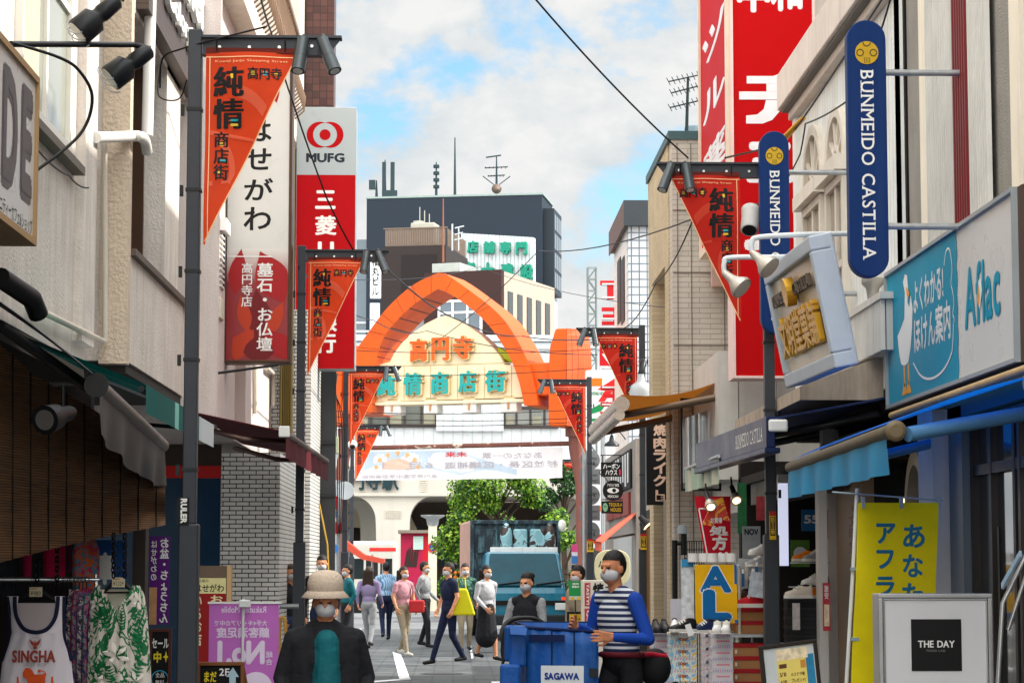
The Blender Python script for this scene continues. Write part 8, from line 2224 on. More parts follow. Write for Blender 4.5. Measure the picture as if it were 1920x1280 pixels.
MB(M('dress_inside', '#b9b7a4', .9, var=.15)).add([pn.at(*pn.uv(*p_), -.02) for p_ in ((186, 1104), (258, 1104), (264, 1160), (180, 1160))], [(0, 3, 2, 1)]).build('back', dr)
pd = Panel(pn.o, pn.U, pn.V)
uL, uR = pn.uv(167, 1200)[0], pn.uv(279, 1200)[0]
def dw(u, v):
 t_ = min(1, max(0, (u - uL) / (uR - uL))); s_ = max(0, 1 - (2 * t_ - 1) ** 2) ** .5
 i_ = 0; return .10 * s_ + .014 * math.sin(t_ * 34) * s_ + .022
pd.wave = dw
m = MB(DG); rg = random.Random(4)
def frond(cx_, cy_, ang, L, W_, n=9):
 ca, sa = math.cos(rad(ang)), math.sin(rad(ang))
 for k in range(n):
  t_ = (k + .5) / n; w_ = W_ * math.sin(math.pi * (t_ * .85 + .1))
  for s_ in (-1, 1):
   bx, by = cx_ + ca * L * t_, cy_ + sa * L * t_
   ex, ey = bx + ca * L * .12 - sa * s_ * w_, by + sa * L * .12 + ca * s_ * w_
   qx, qy = bx + ca * L * .085, by + sa * L * .085
   P_ = [(bx, by), (ex, ey), (qx, qy)]
   if all(168 < p_[0] < 277 and p_[1] < 1300 and not (p_[1] < 1146 and abs(p_[0] - 222) < (1146 - p_[1]) * .62) and p_[1] > 1100 for p_ in P_):
    m.ppoly(pd, [pn.uv(*p_) for p_ in P_], .0)
for (x, y, a, L, w_) in ((214, 1195, -110, 70, 16), (180, 1180, -80, 70, 12), (250, 1210, -60, 66, 16), (265, 1250, -95, 90, 12), (190, 1255, -130, 60, 15), (176, 1290, -70, 80, 12), (216, 1290, -100, 46, 14), (246, 1295, -70, 60, 14), (200, 1150, -120, 50, 12), (256, 1160, -50, 56, 12), (232, 1190, -88, 50, 9)): frond(x, y, a, L, w_)
m.build('leaf_print', dr)
m = MB(M('dress_lily', '#ece4da', .85)); 
for (cx_, cy_, R__) in ((222, 1228, 27), (262, 1125, 18), (185, 1130, 15), (258, 1275, 20), (186, 1275, 17)):
 for k in range(6):
  a = k * math.pi / 3 + .3; P_ = [(cx_ + R__ * f * math.cos(a + o_), cy_ + R__ * f * math.sin(a + o_)) for f, o_ in ((.08, 0), (.5, -.32), (.8, -.2), (1, 0), (.8, .2), (.5, .32))]
  if all(170 < p_[0] < 275 and not (p_[1] < 1146 and abs(p_[0] - 222) < (1146 - p_[1]) * .62) for p_ in P_): m.ppoly(pd, [pn.uv(*p_) for p_ in P_], .006 + .0005 * k)
m.build('lily_print', dr)
# boards and flags at left
pf_, pn = rect_thing('nobori_flag', 'purple hanging flag with white kana seen in mirror image', 'flag', (280, 1170, 318, 1005), 17.9)
MB(M('flag_purple', '#54186f', .8, var=.1)).pbox(pn, 0, pn.h * .42, pn.w, pn.h, -.006, 0).pbox(pn, pn.w * .38, 0, pn.w, pn.h * .42, -.006, 0).mat(M('flag_photo', '#b98a62', .8, var=.4, scale=9)).pbox(pn, 0, 0, pn.w * .38, pn.h * .42, -.006, 0).build('cloth', pf_)
m = MB(WHITE).text(pn, 'お盆・ちょうちん', (pn.w * .5, pn.h * .02, pn.w * .95, pn.h * .98), .003, bold=.03, vert=True, mirror=True).text(pn, 'はせがわの', (pn.w * .06, pn.h * .5, pn.w * .36, pn.h * .95), .003, bold=.02, vert=True, mirror=True); m.build('lettering', pf_)
sc_, pn = rect_thing('chalk_board', 'black chalk sign with white and yellow writing behind floral dress', 'sign', (279, 1330, 321, 1178), 17.4)
MB(M('mahogany_frame', '#4a2117', .5)).frame(pn, 0, 0, pn.w, pn.h, .022, -.02, .012).mat(M('chalk_black', '#101113', .8, var=.3, scale=6)).pbox(pn, .02, .02, pn.w - .02, pn.h - .02, -.02, 0).build('board', sc_)
m = MB(WHITE).text(pn, 'セール', (pn.w * .12, pn.h * .76, pn.w * .88, pn.h * .88), .003, bold=.03)
m.mat(M('chalk_yellow', '#e8d22a', .8)).text(pn, '中', (pn.w * .2, pn.h * .58, pn.w * .55, pn.h * .72), .003, bold=.04).ppoly(pn, [(pn.w * .76, pn.h * .58), (pn.w * .8, pn.h * .64), (pn.w * .9, pn.h * .65), (pn.w * .8, pn.h * .67), (pn.w * .76, pn.h * .73), (pn.w * .72, pn.h * .67), (pn.w * .62, pn.h * .65), (pn.w * .72, pn.h * .64)], .003)
m.mat(M('chalk_blue', '#3f9fc4', .8)).ring(pn, pn.w * .5, pn.h * .38, .058, .065, 0, .003, 24).mat(WHITE).text(pn, '全品', (pn.w * .3, pn.h * .40, pn.w * .7, pn.h * .46), .003).text(pn, '無料', (pn.w * .3, pn.h * .31, pn.w * .7, pn.h * .37), .003); m.build('lettering', sc_)
ab = T('standing_sign', 'tall crimson altar shop standing sign with cream heading', 'sign', PY(395, 1330, 24))
pn = FP(356, 1380, 424, 1060, 24)
MB(M('taupe_frame', '#6b5a4c', .5)).pbox(pn, 0, 0, pn.w, pn.h, -.12, -.002).mat(M('pale_wood_edge', '#c9a578', .6)).pbox(pn, pn.w, 0, pn.w + .045, pn.h, -.12, .01).build('frame', ab)
vq = pn.uv(390, 1112)[1]; vq2 = pn.uv(390, 1083)[1]
MB(M('crimson_face', '#8f1418', .5, var=.08)).pbox(pn, 0, 0, pn.w - .01, vq, -.002, 0.004).mat(M('heading_cream', '#ddd59a', .5)).pbox(pn, 0, vq, pn.w - .01, vq2, -.002, .005).build('face', ab)
m = MB(INK).text(pn, 'はせがわ', pn.rect(366, 1109, 420, 1094), .008, bold=.015).text(pn, 'お仏壇の', pn.rect(366, 1091, 391, 1085), .008)
m.mat(M('cream_letter', '#e6d9a8', .5)).text(pn, 'いるお店', pn.rect(362, 1210, 378, 1117), .008, bold=.03, vert=True).text(pn, 'お墓のことなら', pn.rect(393, 1240, 417, 1115), .008, bold=.03, vert=True); m.build('lettering', ab)
pk = T('nobori_flag', 'pink phone shop flag printed in mirror image', 'flag', PY(457, 1330, 20))
pn = FP(391, 1330, 522, 1130, 20, lambda u, v: .006 * math.sin(u * 9))
MB(M('flag_pink', '#c873c9', .75, var=.06, trans=.25)).grid(pn, 0, 0, pn.w, pn.h, 16, 16).build('cloth', pk)
MB(WHITE).pbox(pn, -.01, pn.h - .005, pn.w + .02, pn.h + .012, -.01, .01).build('top_bar', pk)
m = MB(M('flag_pale_print', '#e9d9f0', .7))
m.text(pn, 'Rakuten Mobile', pn.rect(415, 1148, 499, 1136), .004, bold=.015, mirror=True).text(pn, '大手4キャリアの中で', pn.rect(402, 1173, 501, 1162), .004, bold=.02, mirror=True)
m.text(pn, '顧客満足度', pn.rect(406, 1195, 505, 1175), .004, bold=.03, mirror=True).text(pn, 'No.1', pn.rect(408, 1245, 496, 1200), .004, bold=.05, mirror=True).text(pn, '総', pn.rect(498, 1232, 511, 1220), .004, bold=.02, mirror=True).text(pn, '合', pn.rect(498, 1246, 511, 1234), .004, bold=.02, mirror=True)
m.disc(pn, *pn.uv(480, 1290), .14, .0, .003, 30); m.build('lettering', pk)
MB(PV).tube([PY(456, 1122, 19.95), PY(455, 1200, 19.95), PY(452, 1350, 19.95)], .012, 8).build('pole', pk)
MB(PV).box(PY(448, 1140, 19.93).x, PY(470, 1140, 19.93).x, 19.9, 19.95, Zat(1138, 19.93), Zat(1124, 19.93)).build('clamp', pk, bevel=.008)
aw_, pn = rect_thing('chalk_board', 'small wooden A-frame blackboard reading 2F with arrow', 'sign', (368, 1330, 458, 1240), 17.8)
W, H = pn.w, pn.h
WOOD = M('brown_wood', '#7a4a26', .6, var=.25, scale=12)
MB(WOOD).frame(pn, 0, -.6, W, H, .028, -.02, .014).build('frame', aw_, bevel=.004)
bk = Panel(pn.at(W + .005, -.6, -.02), (.35, 1, 0), (.0, -.0, 1)); MB(WOOD).tube([pn.at(W - .02, H - .02, -.03), pn.at(W + .12, -.6, -.4)], .018, 6).tube([pn.at(.02, H - .02, -.03), pn.at(.1, -.6, -.4)], .018, 6).build('rear_leg', aw_)
MB(M('chalk_black')).pbox(pn, .026, -.57, W - .026, H - .026, -.02, 0).build('board', aw_)
m = MB(M('chalk_yellow')).text(pn, 'まだ', pn.rect(383, 1278, 406, 1258), .003, bold=.03).mat(WHITE).text(pn, '2F', pn.rect(411, 1266, 430, 1252), .003, bold=.02)
m.mat(M('chalk_pale_blue', '#a8c2d0', .8)).ppoly(pn, [pn.uv(430, 1290), pn.uv(442, 1290), pn.uv(442, 1268), pn.uv(448, 1268), pn.uv(437, 1250), pn.uv(424, 1268), pn.uv(430, 1268)], .003); m.build('lettering', aw_)
bc = T('kerb_railing', 'yellow tubular railing between pink flag and pole', 'railing', (Xat(530, 27), 27, 0))
MB(M('railing_yellow', '#b98a3a', .4)).tube(spline([Vector((Xat(524, 27), 27, 0)), PY(524, 1175, 27), PY(528, 1158, 27), PY(534, 1162, 27), PY(536, 1200, 27), Vector((Xat(537, 27), 27.1, 0))], 4), .02, 8).build('tube', bc)
MB(GALV).tube([PY(525, 1136, 28), PY(560, 1136, 28)], .03, 8).tube([PY(520, 1225, 27), PY(545, 1222, 27)], .02, 8).build('crossbar', bc)
wr = T('traffic_mirror', 'round white traffic mirror seen from behind on pole by bank sign', 'mirror', PY(648, 918, 44.9))
pn = FP(630, 936, 664, 902, 44.9); MB(M('mirror_back', '#d3dbe0', .4)).disc(pn, pn.w / 2, pn.h / 2, pn.w / 2, -.04, 0, 32).build('disc', wr)
mb_ = T('meter_box', 'pale green meter box among the dangling cables', 'box', PY(626, 835, 44.6))
pn = FP(621, 850, 634, 818, 44.6); MB(M('meter_green', '#b9c2a4', .6)).pbox(pn, 0, 0, pn.w, pn.h, -.2, 0).build('case', mb_, bevel=.02)
gp = T('utility_pole', 'thin grey pole with traffic sign and red box beyond black wall', 'pole', (Xat(632, 50), 50, 0))
MB(GALV).cyl((Xat(632, 50), 50, 0), (Xat(632, 50), 50, Zat(900, 50)), .07).build('post', gp)
pn = FP(624, 1060, 650, 940, 49.85); m = MB(M('sign_red')).pbox(pn, *pn.rect(626, 955, 632, 930), 0, .02).pbox(pn, *pn.rect(636, 996, 650, 980), -.1, .1).pbox(pn, *pn.rect(623, 1000, 632, 978), 0, .02).mat(M('banner_blue')).disc(pn, *pn.uv(626, 1028), .1, 0, .02, 20).pbox(pn, *pn.rect(625, 970, 631, 957), 0, .02); m.build('sign_plate', gp)

# ---------------------------------------------------------------- delivery trolley
ct = T('delivery_trolley', 'blue canvas delivery trolley with white lettered patch', 'trolley', (Xat(1045, 17.3), 17.3, 0))
CB = M('blue_tarpaulin', '#0f4f9c', .5, var=.26, scale=4, bump=.7, bscale=8, dirt=.3, dcol='#4b78ad', streak=(6, 6, 2))
CBD = M('navy_webbing', '#0a1c46', .8)
Yc = 17.0
A = PY(990, 1176, Yc); B = PY(1121, 1184, Yc - .12); C_ = PY(1101, 1167, Yc + .62); D_ = PY(967, 1166, Yc + .55)
zf = .12
def down(p_, dx=0, dy=0): return Vector((p_.x + dx, p_.y + dy, zf))
def wallq(mb, p, q, th=.018, bow=.02, n=14, mdn=10):
 nrm = (q - p).cross(Vector((0, 0, 1))).normalized(); vs = []
 for s_ in (0, 1):
  for i in range(n + 1):
   for j in range(mdn + 1):
    b_ = p.lerp(q, i / n); z = b_.z + (zf - b_.z) * j / mdn
    o_ = bow * math.sin(math.pi * i / n) * math.sin(math.pi * j / mdn) + .006 * math.sin(i * 1.9 + j * .8)
    vs.append(Vector((b_.x, b_.y, z)) + nrm * (o_ - th * s_))
 k = (n + 1) * (mdn + 1); f1 = [(i * (mdn + 1) + j, i * (mdn + 1) + j + 1, (i + 1) * (mdn + 1) + j + 1, (i + 1) * (mdn + 1) + j) for i in range(n) for j in range(mdn)]
 f2 = [tuple(k + a for a in reversed(f)) for f in f1]
 top_ = [(i * (mdn + 1), (i + 1) * (mdn + 1), k + (i + 1) * (mdn + 1), k + i * (mdn + 1)) for i in range(n)]
 sd = [(j, k + j, k + j + 1, j + 1) for j in range(mdn)] + [(n * (mdn + 1) + j, n * (mdn + 1) + j + 1, k + n * (mdn + 1) + j + 1, k + n * (mdn + 1) + j) for j in range(mdn)]
 mb.add(vs, f1 + f2 + top_ + sd, True)
m = MB(CB); wallq(m, A, B); wallq(m, B, C_); wallq(m, C_, D_); wallq(m, D_, A); m.build('canvas', ct)
m = MB(CBD).tube([A, B, C_, D_, A], .012, 6); m.build('rim', ct)
MB(STEEL2).hexa([down(A), down(B), down(C_), down(D_), down(A) + Vector((0, 0, .05)), down(B) + Vector((0, 0, .05)), down(C_) + Vector((0, 0, .05)), down(D_) + Vector((0, 0, .05))]).build('base', ct)
for p_ in (A, B, C_, D_):
 MB(BLACK).cyl((p_.x - .02, p_.y, .06), (p_.x + .02, p_.y, .06), .06, seg=16).build('castor', ct)
fp2 = Panel(Vector((A.x, A.y, 0)), Vector((B.x - A.x, B.y - A.y, 0)), (0, 0, 1))
fp2.w = math.hypot(B.x - A.x, B.y - A.y); fp2.wave = lambda u, v: .03 * math.sin(math.pi * min(1, max(0, u / fp2.w))) + .012
m = MB(CBD); R2 = lambda a, b, c, d: (*fp2.uv(a, d), *fp2.uv(c, b)); r = R2(991, 1189, 1061, 1202); m.grid(fp2, r[0] + .003, r[1], r[2], r[3], 8, 2); m.build('webbing', ct)
m = MB(M('white_patch', '#d6dbe0', .6, var=.05)); r = R2(1016, 1247, 1096, 1290); m.grid(fp2, *r, 8, 2, .004).mat(M('patch_blue_ink', '#173a8c', .6)).text(fp2, 'SAGAWA', R2(1023, 1260, 1088, 1273), .009, bold=.06); m.build('lettering', ct)
m = MB(CB)
def pocket(px0, px1, py0, py1, Y, d_):
 pn = FP(px0, py1, px1, py0, Y); m.pbox(pn, 0, 0, pn.w, pn.h, -d_, 0)
for (a, b, c, d, Y, q_) in ((955, 987, 1172, 1250, 16.95, .12), (946, 960, 1172, 1240, 17.1, .1), (938, 976, 1245, 1330, 16.85, .14)): pocket(a, b, c, d, Y, q_)
m.build('side_pocket', ct, bevel=.02)
m = MB(CBD)
for f_ in (.34, .66): q0 = A.lerp(B, f_); m.tube([q0 + Vector((0, -.02 - .02 * j / 6, -j * .15)) for j in range(7)], .005, 5)
m.build('seam', ct)
m = MB(M('strap_buckle', '#15171c', .4)); q0 = A.lerp(B, .93); m.box(q0.x - .03, q0.x + .03, q0.y - .05, q0.y - .02, q0.z - .32, q0.z - .26); m.build('buckle', ct)
MB(M('tarp_flap', '#15529c', .55, var=.15)).add([PY(955, 1170, 16.9), PY(988, 1177, 16.9), PY(987, 1190, 16.85), PY(957, 1188, 16.85)], [(0, 3, 2, 1)]).build('flap', ct)

# stroller behind the trolley
sr = T('stroller', 'black folding pushchair behind the blue trolley', 'pushchair', (Xat(975, 24), 24, 0))
m = MB(BLACK).tube(spline([PY(1020, 1168, 24.0), PY(1000, 1158, 24), PY(965, 1160, 24), PY(948, 1178, 24), PY(942, 1215, 24), PY(945, 1240, 24)], 5), .02, 8).tube([PY(1000, 1160, 24.4), PY(960, 1240, 24.1)], .016, 8).tube([PY(948, 1180, 24), Vector((Xat(935, 23.8), 23.8, .12))], .016, 8); m.build('frame', sr)
MB(M('pushchair_fabric', '#3f4144', .9, var=.2)).ball(PY(972, 1190, 24.2), (.2, .25, .2), 18, 12).build('seat', sr)
for px, y in ((938, 23.7), (1000, 23.9), (945, 24.6), (1005, 24.7)):
 x = Xat(px, y); MB(TYRE).cyl((x - .02, y, .1), (x + .02, y, .1), .1, seg=18).build('wheel', sr)
# ---------------------------------------------------------------- people
SKIN = M('skin', '#c98e6c', .55, var=.08, scale=6); SKIN2 = M('skin_warm', '#b97a58', .55, var=.08)
DARKEYE = M('eye_dark', '#1b1210', .3, var=0); LIP = M('lip', '#a5594c', .5, var=0)
HAIRB = M('black_hair', '#15110f', .45, var=.3, scale=40, bump=.5, bscale=90); HAIRBR = M('brown_hair', '#2e1d14', .45, var=.3, scale=40, bump=.5, bscale=90)
MASKW = M('face_mask_white', '#bcbcc0', .8, var=.04)
def cap_mesh(p0, p1, r0, r1, seg=12, rings=4):
 p0, p1 = Vector(p0), Vector(p1); ax = p1 - p0
 if ax.length < 1e-5: ax = Vector((0, 0, 1e-4))
 d = ax.normalized(); a = d.orthogonal().normalized(); b = d.cross(a); vs = []; fs = []
 prof = [(-r0 * math.cos(t * math.pi / 2 / rings), r0 * math.sin(t * math.pi / 2 / rings)) for t in range(rings + 1)] + [(ax.length + r1 * math.sin(t * math.pi / 2 / rings), r1 * math.cos(t * math.pi / 2 / rings)) for t in range(rings + 1)]
 for q, r in prof: vs += [p0 + d * q + (a * math.cos(2 * math.pi * k / seg) + b * math.sin(2 * math.pi * k / seg)) * max(r, 1e-4) for k in range(seg)]
 n = len(prof)
 for i in range(n - 1): fs += [(i * seg + k, i * seg + (k + 1) % seg, (i + 1) * seg + (k + 1) % seg, (i + 1) * seg + k) for k in range(seg)]
 fs += [tuple(range(seg - 1, -1, -1)), tuple((n - 1) * seg + k for k in range(seg))]
 return vs, fs
class Body:
 def __init__(s): s.p = []; s.e = []
 def cap(s, a, b, r0, r1, m): s.p.append((Vector(a), Vector(b), r0, r1, m)); return s
 def ell(s, c, r, m): s.e.append((Vector(c), Vector(r), m)); return s
 def chain(s, P_, R_, m):
  for i in range(len(P_) - 1): s.cap(P_[i], P_[i + 1], R_[i], R_[i + 1], m)
  return s
 def build(s, name, parent, vox, k):
  vs = []; fs = []
  def put(v, f):
   n = len(vs); vs.extend([tuple(q * k) for q in v]); fs.extend([tuple(n + i for i in t) for t in f])
  for a, b, r0, r1, m in s.p: put(*cap_mesh(a, b, r0, r1))
  for c, r, m in s.e:
   v, f = cap_mesh((0, 0, 0), (0, 0, 1e-4), 1, 1, 20, 7); put([Vector((q.x * r.x, q.y * r.y, q.z * r.z)) + c for q in v], f)
  me = bpy.data.meshes.new('tmp'); me.from_pydata(vs, [], fs); o = bpy.data.objects.new('tmp', me); COL.objects.link(o)
  rm = o.modifiers.new('r', 'REMESH'); rm.mode = 'VOXEL'; rm.voxel_size = vox; rm.use_smooth_shade = True
  sm = o.modifiers.new('s', 'SMOOTH'); sm.factor = .5; sm.iterations = 3
  dg = bpy.context.evaluated_depsgraph_get(); dg.update()
  me2 = bpy.data.meshes.new_from_object(o.evaluated_get(dg)); bpy.data.objects.remove(o)
  n = len(me2.polygons); c = np.empty(n * 3); me2.polygons.foreach_get('center', c); c = c.reshape(-1, 3) / k
  best = np.full(n, 1e9); idx = np.zeros(n, int); mats = []
  for a, b, r0, r1, m in s.p:
   if m not in mats: mats.append(m)
   A = np.array(a); d = np.array(b) - A; L2 = max(1e-9, d @ d); t = np.clip(((c - A) @ d) / L2, 0, 1)
   dist = np.linalg.norm(c - A - t[:, None] * d, axis=1) - (r0 + (r1 - r0) * t); w = dist < best; best[w] = dist[w]; idx[w] = mats.index(m)
  for cc, r, m in s.e:
   if m not in mats: mats.append(m)
   q = np.linalg.norm((c - np.array(cc)) / np.array(r), axis=1); dist = (q - 1) * min(r); w = dist < best; best[w] = dist[w]; idx[w] = mats.index(m)
  me2.materials.clear()
  for m in mats: me2.materials.append(m)
  me2.polygons.foreach_set('material_index', idx.astype(np.int32)); me2.polygons.foreach_set('use_smooth', [True] * n); me2.update()
  ob = bpy.data.objects.new(name, me2); COL.objects.link(ob); ob.parent = parent; return ob

def hand(B, el, wr, skin, side, curl=.5, palm=None, sz=1.0):
 """palm, four unequal bent fingers and a thumb leaving the side of the palm"""
 el, wr = Vector(el), Vector(wr); f = (wr - el).normalized()
 nrm = Vector(palm) if palm else Vector((-side, 0, 0)); nrm = (nrm - f * nrm.dot(f)).normalized()
 s_ = f.cross(nrm).normalized() * (1 if True else -1)
 for q in (-.026, -.009, .009, .026): B.cap(wr + s_ * q * .7 * sz, wr + (f * .082 + s_ * q) * sz, .017 * sz, .014 * sz, skin)
 for q, L in ((-.036, .060), (-.012, .075), (.012, .08), (.036, .072)):
  k0 = wr + (f * .088 + s_ * q) * sz; d1 = (f * math.cos(curl) + nrm * math.sin(curl)); d2 = (f * math.cos(curl * 2.1) + nrm * math.sin(curl * 2.1)); d3 = (f * math.cos(curl * 2.9) + nrm * math.sin(curl * 2.9))
  k1 = k0 + d1 * L * .5 * sz; k2 = k1 + d2 * L * .32 * sz; k3 = k2 + d3 * L * .22 * sz
  B.chain([k0, k1, k2, k3], [.0088 * sz, .0084 * sz, .008 * sz, .007 * sz], skin)
 t0 = wr + (f * .03 + s_ * .03) * sz; t1 = t0 + (f * .03 + s_ * .03 + nrm * .012) * sz; t2 = t1 + (f * .032 + s_ * .004 + nrm * .016) * sz
 B.chain([t0, t1, t2], [.013 * sz, .011 * sz, .009 * sz], skin)

def person(label, px, Y, H, face, top, bottom, shoes, skin=SKIN, hair=HAIRB, sleeve=None, short_sleeve=False, arms=None, legs=None, mask=True,
   hairstyle='short', head_turn=0.0, lean=0.0, skirt=None, coat=None, coatm=None, vox=.011, group=None, wide=1.0, neck=None, inner=None, long_pants=True):
 base = Vector((Xat(px, Y), Y, 0.012)); t = T('person', label, 'person', base, group, rad(face)); k = H / 1.72
 sl = sleeve or top; B = Body(); w = wide
 given = arms is not None
 arms = arms or (((-.25, .02, 1.16), (-.24, -.08, .94)), ((.25, .02, 1.16), (.24, -.08, .94)))
 if legs is None:                       # a walking stride of its own for everybody
  g_ = random.Random(label); sw = g_.choice((-1, 1)) * g_.uniform(.06, .22)
  legs = (((-.09, -.06 - sw * .4, .495), (-.09, -sw, .075 + max(0, -sw) * .35)), ((.09, -.06 + sw * .4, .495), (.09, sw, .075 + max(0, sw) * .35)))
  if not given: arms = (((-.24, .05 + sw * .25, 1.15), (-.22, -.10 + sw * .9, .96)), ((.24, .05 - sw * .25, 1.15), (.22, -.10 - sw * .9, .96)))
 L_ = lambda p: Vector((p[0], p[1] - lean * max(0, p[2] - .95), p[2]))
 B.ell((0, 0, .95), (.165 * w, .125 * w, .13), bottom)
 B.ell(L_((0, 0, 1.03)), (.150 * w, .115 * w, .15), top).ell(L_((0, -.005, 1.24)), (.178 * w, .128 * w, .20), top)
 B.cap(L_((-.145 * w, 0, 1.395)), L_((.145 * w, 0, 1.395)), .068, .068, top)
 B.cap(L_((-.08, .005, 1.43)), L_((.08, .005, 1.43)), .06, .06, top)
 B.cap(L_((0, .005, 1.42)), L_((0, -.01, 1.55)), .056, .052, skin)
 hd = Matrix.Rotation(rad(head_turn), 3, 'Z'); hc = L_((0, -.015, 1.615))
 hp = lambda x, y, z: hc + hd @ Vector((x, y, z))
 B.ell(hp(0, .012, .015), (.076, .094, .108), skin).ell(hp(0, -.02, -.055), (.058, .068, .068), skin)
 B.cap(hp(0, -.088, .01), hp(0, -.106, -.022), .010, .014, skin)
 B.cap(hp(-.03, -.083, .022), hp(.03, -.083, .022), .014, .014, skin)
 for s_ in (-1, 1):
  B.ell(hp(s_ * .076, .008, -.005), (.012, .022, .032), skin).ell(hp(s_ * .03, -.083, .004), (.014, .010, .008), DARKEYE)
 B.cap(hp(-.018, -.085, -.055), hp(.018, -.085, -.055), .007, .007, LIP)
 for i, (e_, h_) in enumerate(arms):
  s_ = -1 if i == 0 else 1; sh_ = L_((s_ * .19 * w, 0, 1.385)); e_ = Vector(e_); h_ = Vector(h_)
  B.cap(sh_, sh_.lerp(e_, .55) if short_sleeve else e_, .062, .052 if short_sleeve else .047, sl)
  if short_sleeve: B.cap(sh_.lerp(e_, .45), e_, .044, .038, skin); B.cap(e_, h_, .038, .026, skin)
  else: B.cap(e_, e_.lerp(h_, .92), .046, .034, sl); B.cap(e_.lerp(h_, .9), h_, .027, .025, skin)
  hand(B, e_, h_, skin, s_, .45)
 for i, (k_, f_) in enumerate(legs):
  s_ = -1 if i == 0 else 1; hip = Vector((s_ * .09, 0, .90)); k_ = Vector(k_); f_ = Vector(f_)
  if long_pants: B.cap(hip, k_, .092, .062, bottom); B.cap(k_, f_.lerp(k_, .08), .060, .046, bottom)
  else: B.cap(hip, k_, .09, .06, bottom); B.cap(k_, f_, .055, .036, skin)
  B.cap(f_ + Vector((0, .03, -.01)), f_ + Vector((0, -.15, -.035)), .040, .034, shoes)
 if skirt: B.cap((0, 0, .95), (0, 0, .45), .15, .21, skirt)
 if coat:
  B.cap(L_((0, .05, 1.36)), (0, .06, coat), .15 * w, .18 * w, coatm or top)
  B.cap(L_((-.12 * w, .01, 1.34)), (-.10 * w, .01, coat), .12, .15, coatm or top).cap(L_((.12 * w, .01, 1.34)), (.10 * w, .01, coat), .12, .15, coatm or top)
 if inner: B.cap(L_((0, -.105, 1.36)), (0, -.135, coat or .95), .08, .115, inner)
 B.build('body', t, vox, k)
 # hair as a shell over the skull
 if hairstyle:
  m = MB(hair); c = (base + Vector(hp(0, .022, .028)) * k)
  fz = hd.transposed()
  def keep(q, cut=(.06 if hairstyle == 'short' else .06)):
   l = fz @ (q / k)
   return (l.z > .038 and l.y > -.2) or (l.y > -.01 and l.z > -.075 - max(0, l.y) * .3) or (abs(l.x) > .068 and l.z > -.02 and l.y > -.03)
  m.ball(c, (.083 * k, .101 * k, .112 * k), 44, 30, keep, .025)
  if hairstyle == 'long':
   m2 = Body()
   for a in range(-4, 5): x = a * .02; m2.cap(hp(x, .09, .03), hp(x * 1.3, .085, -.26), .035, .022, hair)
   for s_ in (-1, 1): m2.cap(hp(s_ * .078, .03, .02), hp(s_ * .085, .03, -.2), .026, .016, hair)
   m2.build('long_hair', t, vox, k)
  if hairstyle == 'bun': m.ball(base + Vector(hp(0, .13, .09)) * k, .045 * k, 16, 10, None, .03)
  m.build('hair', t)
 if mask:
  m = MB(MASKW); c = base + Vector(hp(0, -.018, -.045)) * k; fz = hd.transposed()
  m.ball(c, (.067 * k, .088 * k, .062 * k), 30, 22, lambda q: (fz @ q).y < .01 * k and abs(q.z) < .052 * k)
  o = m.build('face_mask', t); so = o.modifiers.new('thick', 'SOLIDIFY'); so.thickness = .003
 return t, base, k, hp, hd

CHAR = M('charcoal_cloth', '#1c1d22', .85, var=.15, bump=.9, bscale=13); NAVYC = M('navy_cloth', '#141c38', .85, var=.15, bump=.9, bscale=13)
GREYC = M('grey_cloth', '#8e9093', .85, var=.12, bump=.9, bscale=13); WHITEC = M('white_cloth', '#adadb2', .85, var=.08, bump=.9, bscale=13)
BEIGEC = M('beige_cloth', '#8f836f', .85, var=.12, bump=.9, bscale=13); PINKC = M('pink_cloth', '#b98790', .85, var=.1, bump=.9, bscale=13); TEALC = M('teal_cloth', '#0d5d66', .8, var=.15, bump=.9, bscale=13); DENIM = M('denim_cloth', '#2b3c5c', .9, var=.2, bump=.3, bscale=90)
SHOEB = M('dark_shoe', '#1b1a1c', .6); SHOEW = M('pale_shoe', '#bdb8ae', .7)
PASS = 'pedestrians in the street'
# the courier pushing the trolley
STRI = stripes('navy_white_knit', '#c9cdd6', '#16244d', .042, 'z', .45, .9, .04)
ROYAL = M('royal_blue_sleeve', '#123f9c', .85, var=.1, bump=.2, bscale=70)
py_ = 17.1
man, mbase, mk, mhp, mhd = person('man in striped shirt with royal blue sleeves, pushing the blue trolley', 1166, py_, 1.69, -52, STRI, CHAR, SHOEB, SKIN2, HAIRB, ROYAL,
 arms=(((-.28, -.06, 1.12), (-.20, -.28, 1.19)), ((.31, -.02, 1.10), (.22, -.30, 1.12))), legs=(((-.10, -.16, .50), (-.10, -.10, .07)), ((.10, .04, .48), (.11, .26, .10))), head_turn=10, lean=.12, vox=.0052, wide=1.04)
m = MB(M('belt_red_black', '#5a0f1c', .7)); m.tube([mbase + Vector((.17 * math.cos(a), .14 * math.sin(a), .965)) for a in [k * math.pi / 8 for k in range(17)]], .022, 8); m.build('waist_bag_strap', man)
wb_ = T('waist_bag', 'black waist bag behind the man in striped shirt', 'bag', mbase + Vector((.22, .05, .88)))
MB(M('bag_black', '#121214', .7, var=.2)).ball(mbase + Vector((.24, .03, .87)), (.12, .09, .14), 18, 12).build('pouch', wb_)
MB(M('bag_red_trim', '#a3122c', .7)).tube([mbase + Vector((.08, -.12, .96)), mbase + Vector((.2, -.06, .97)), mbase + Vector((.32, .0, .95))], .018, 8).build('trim', wb_)
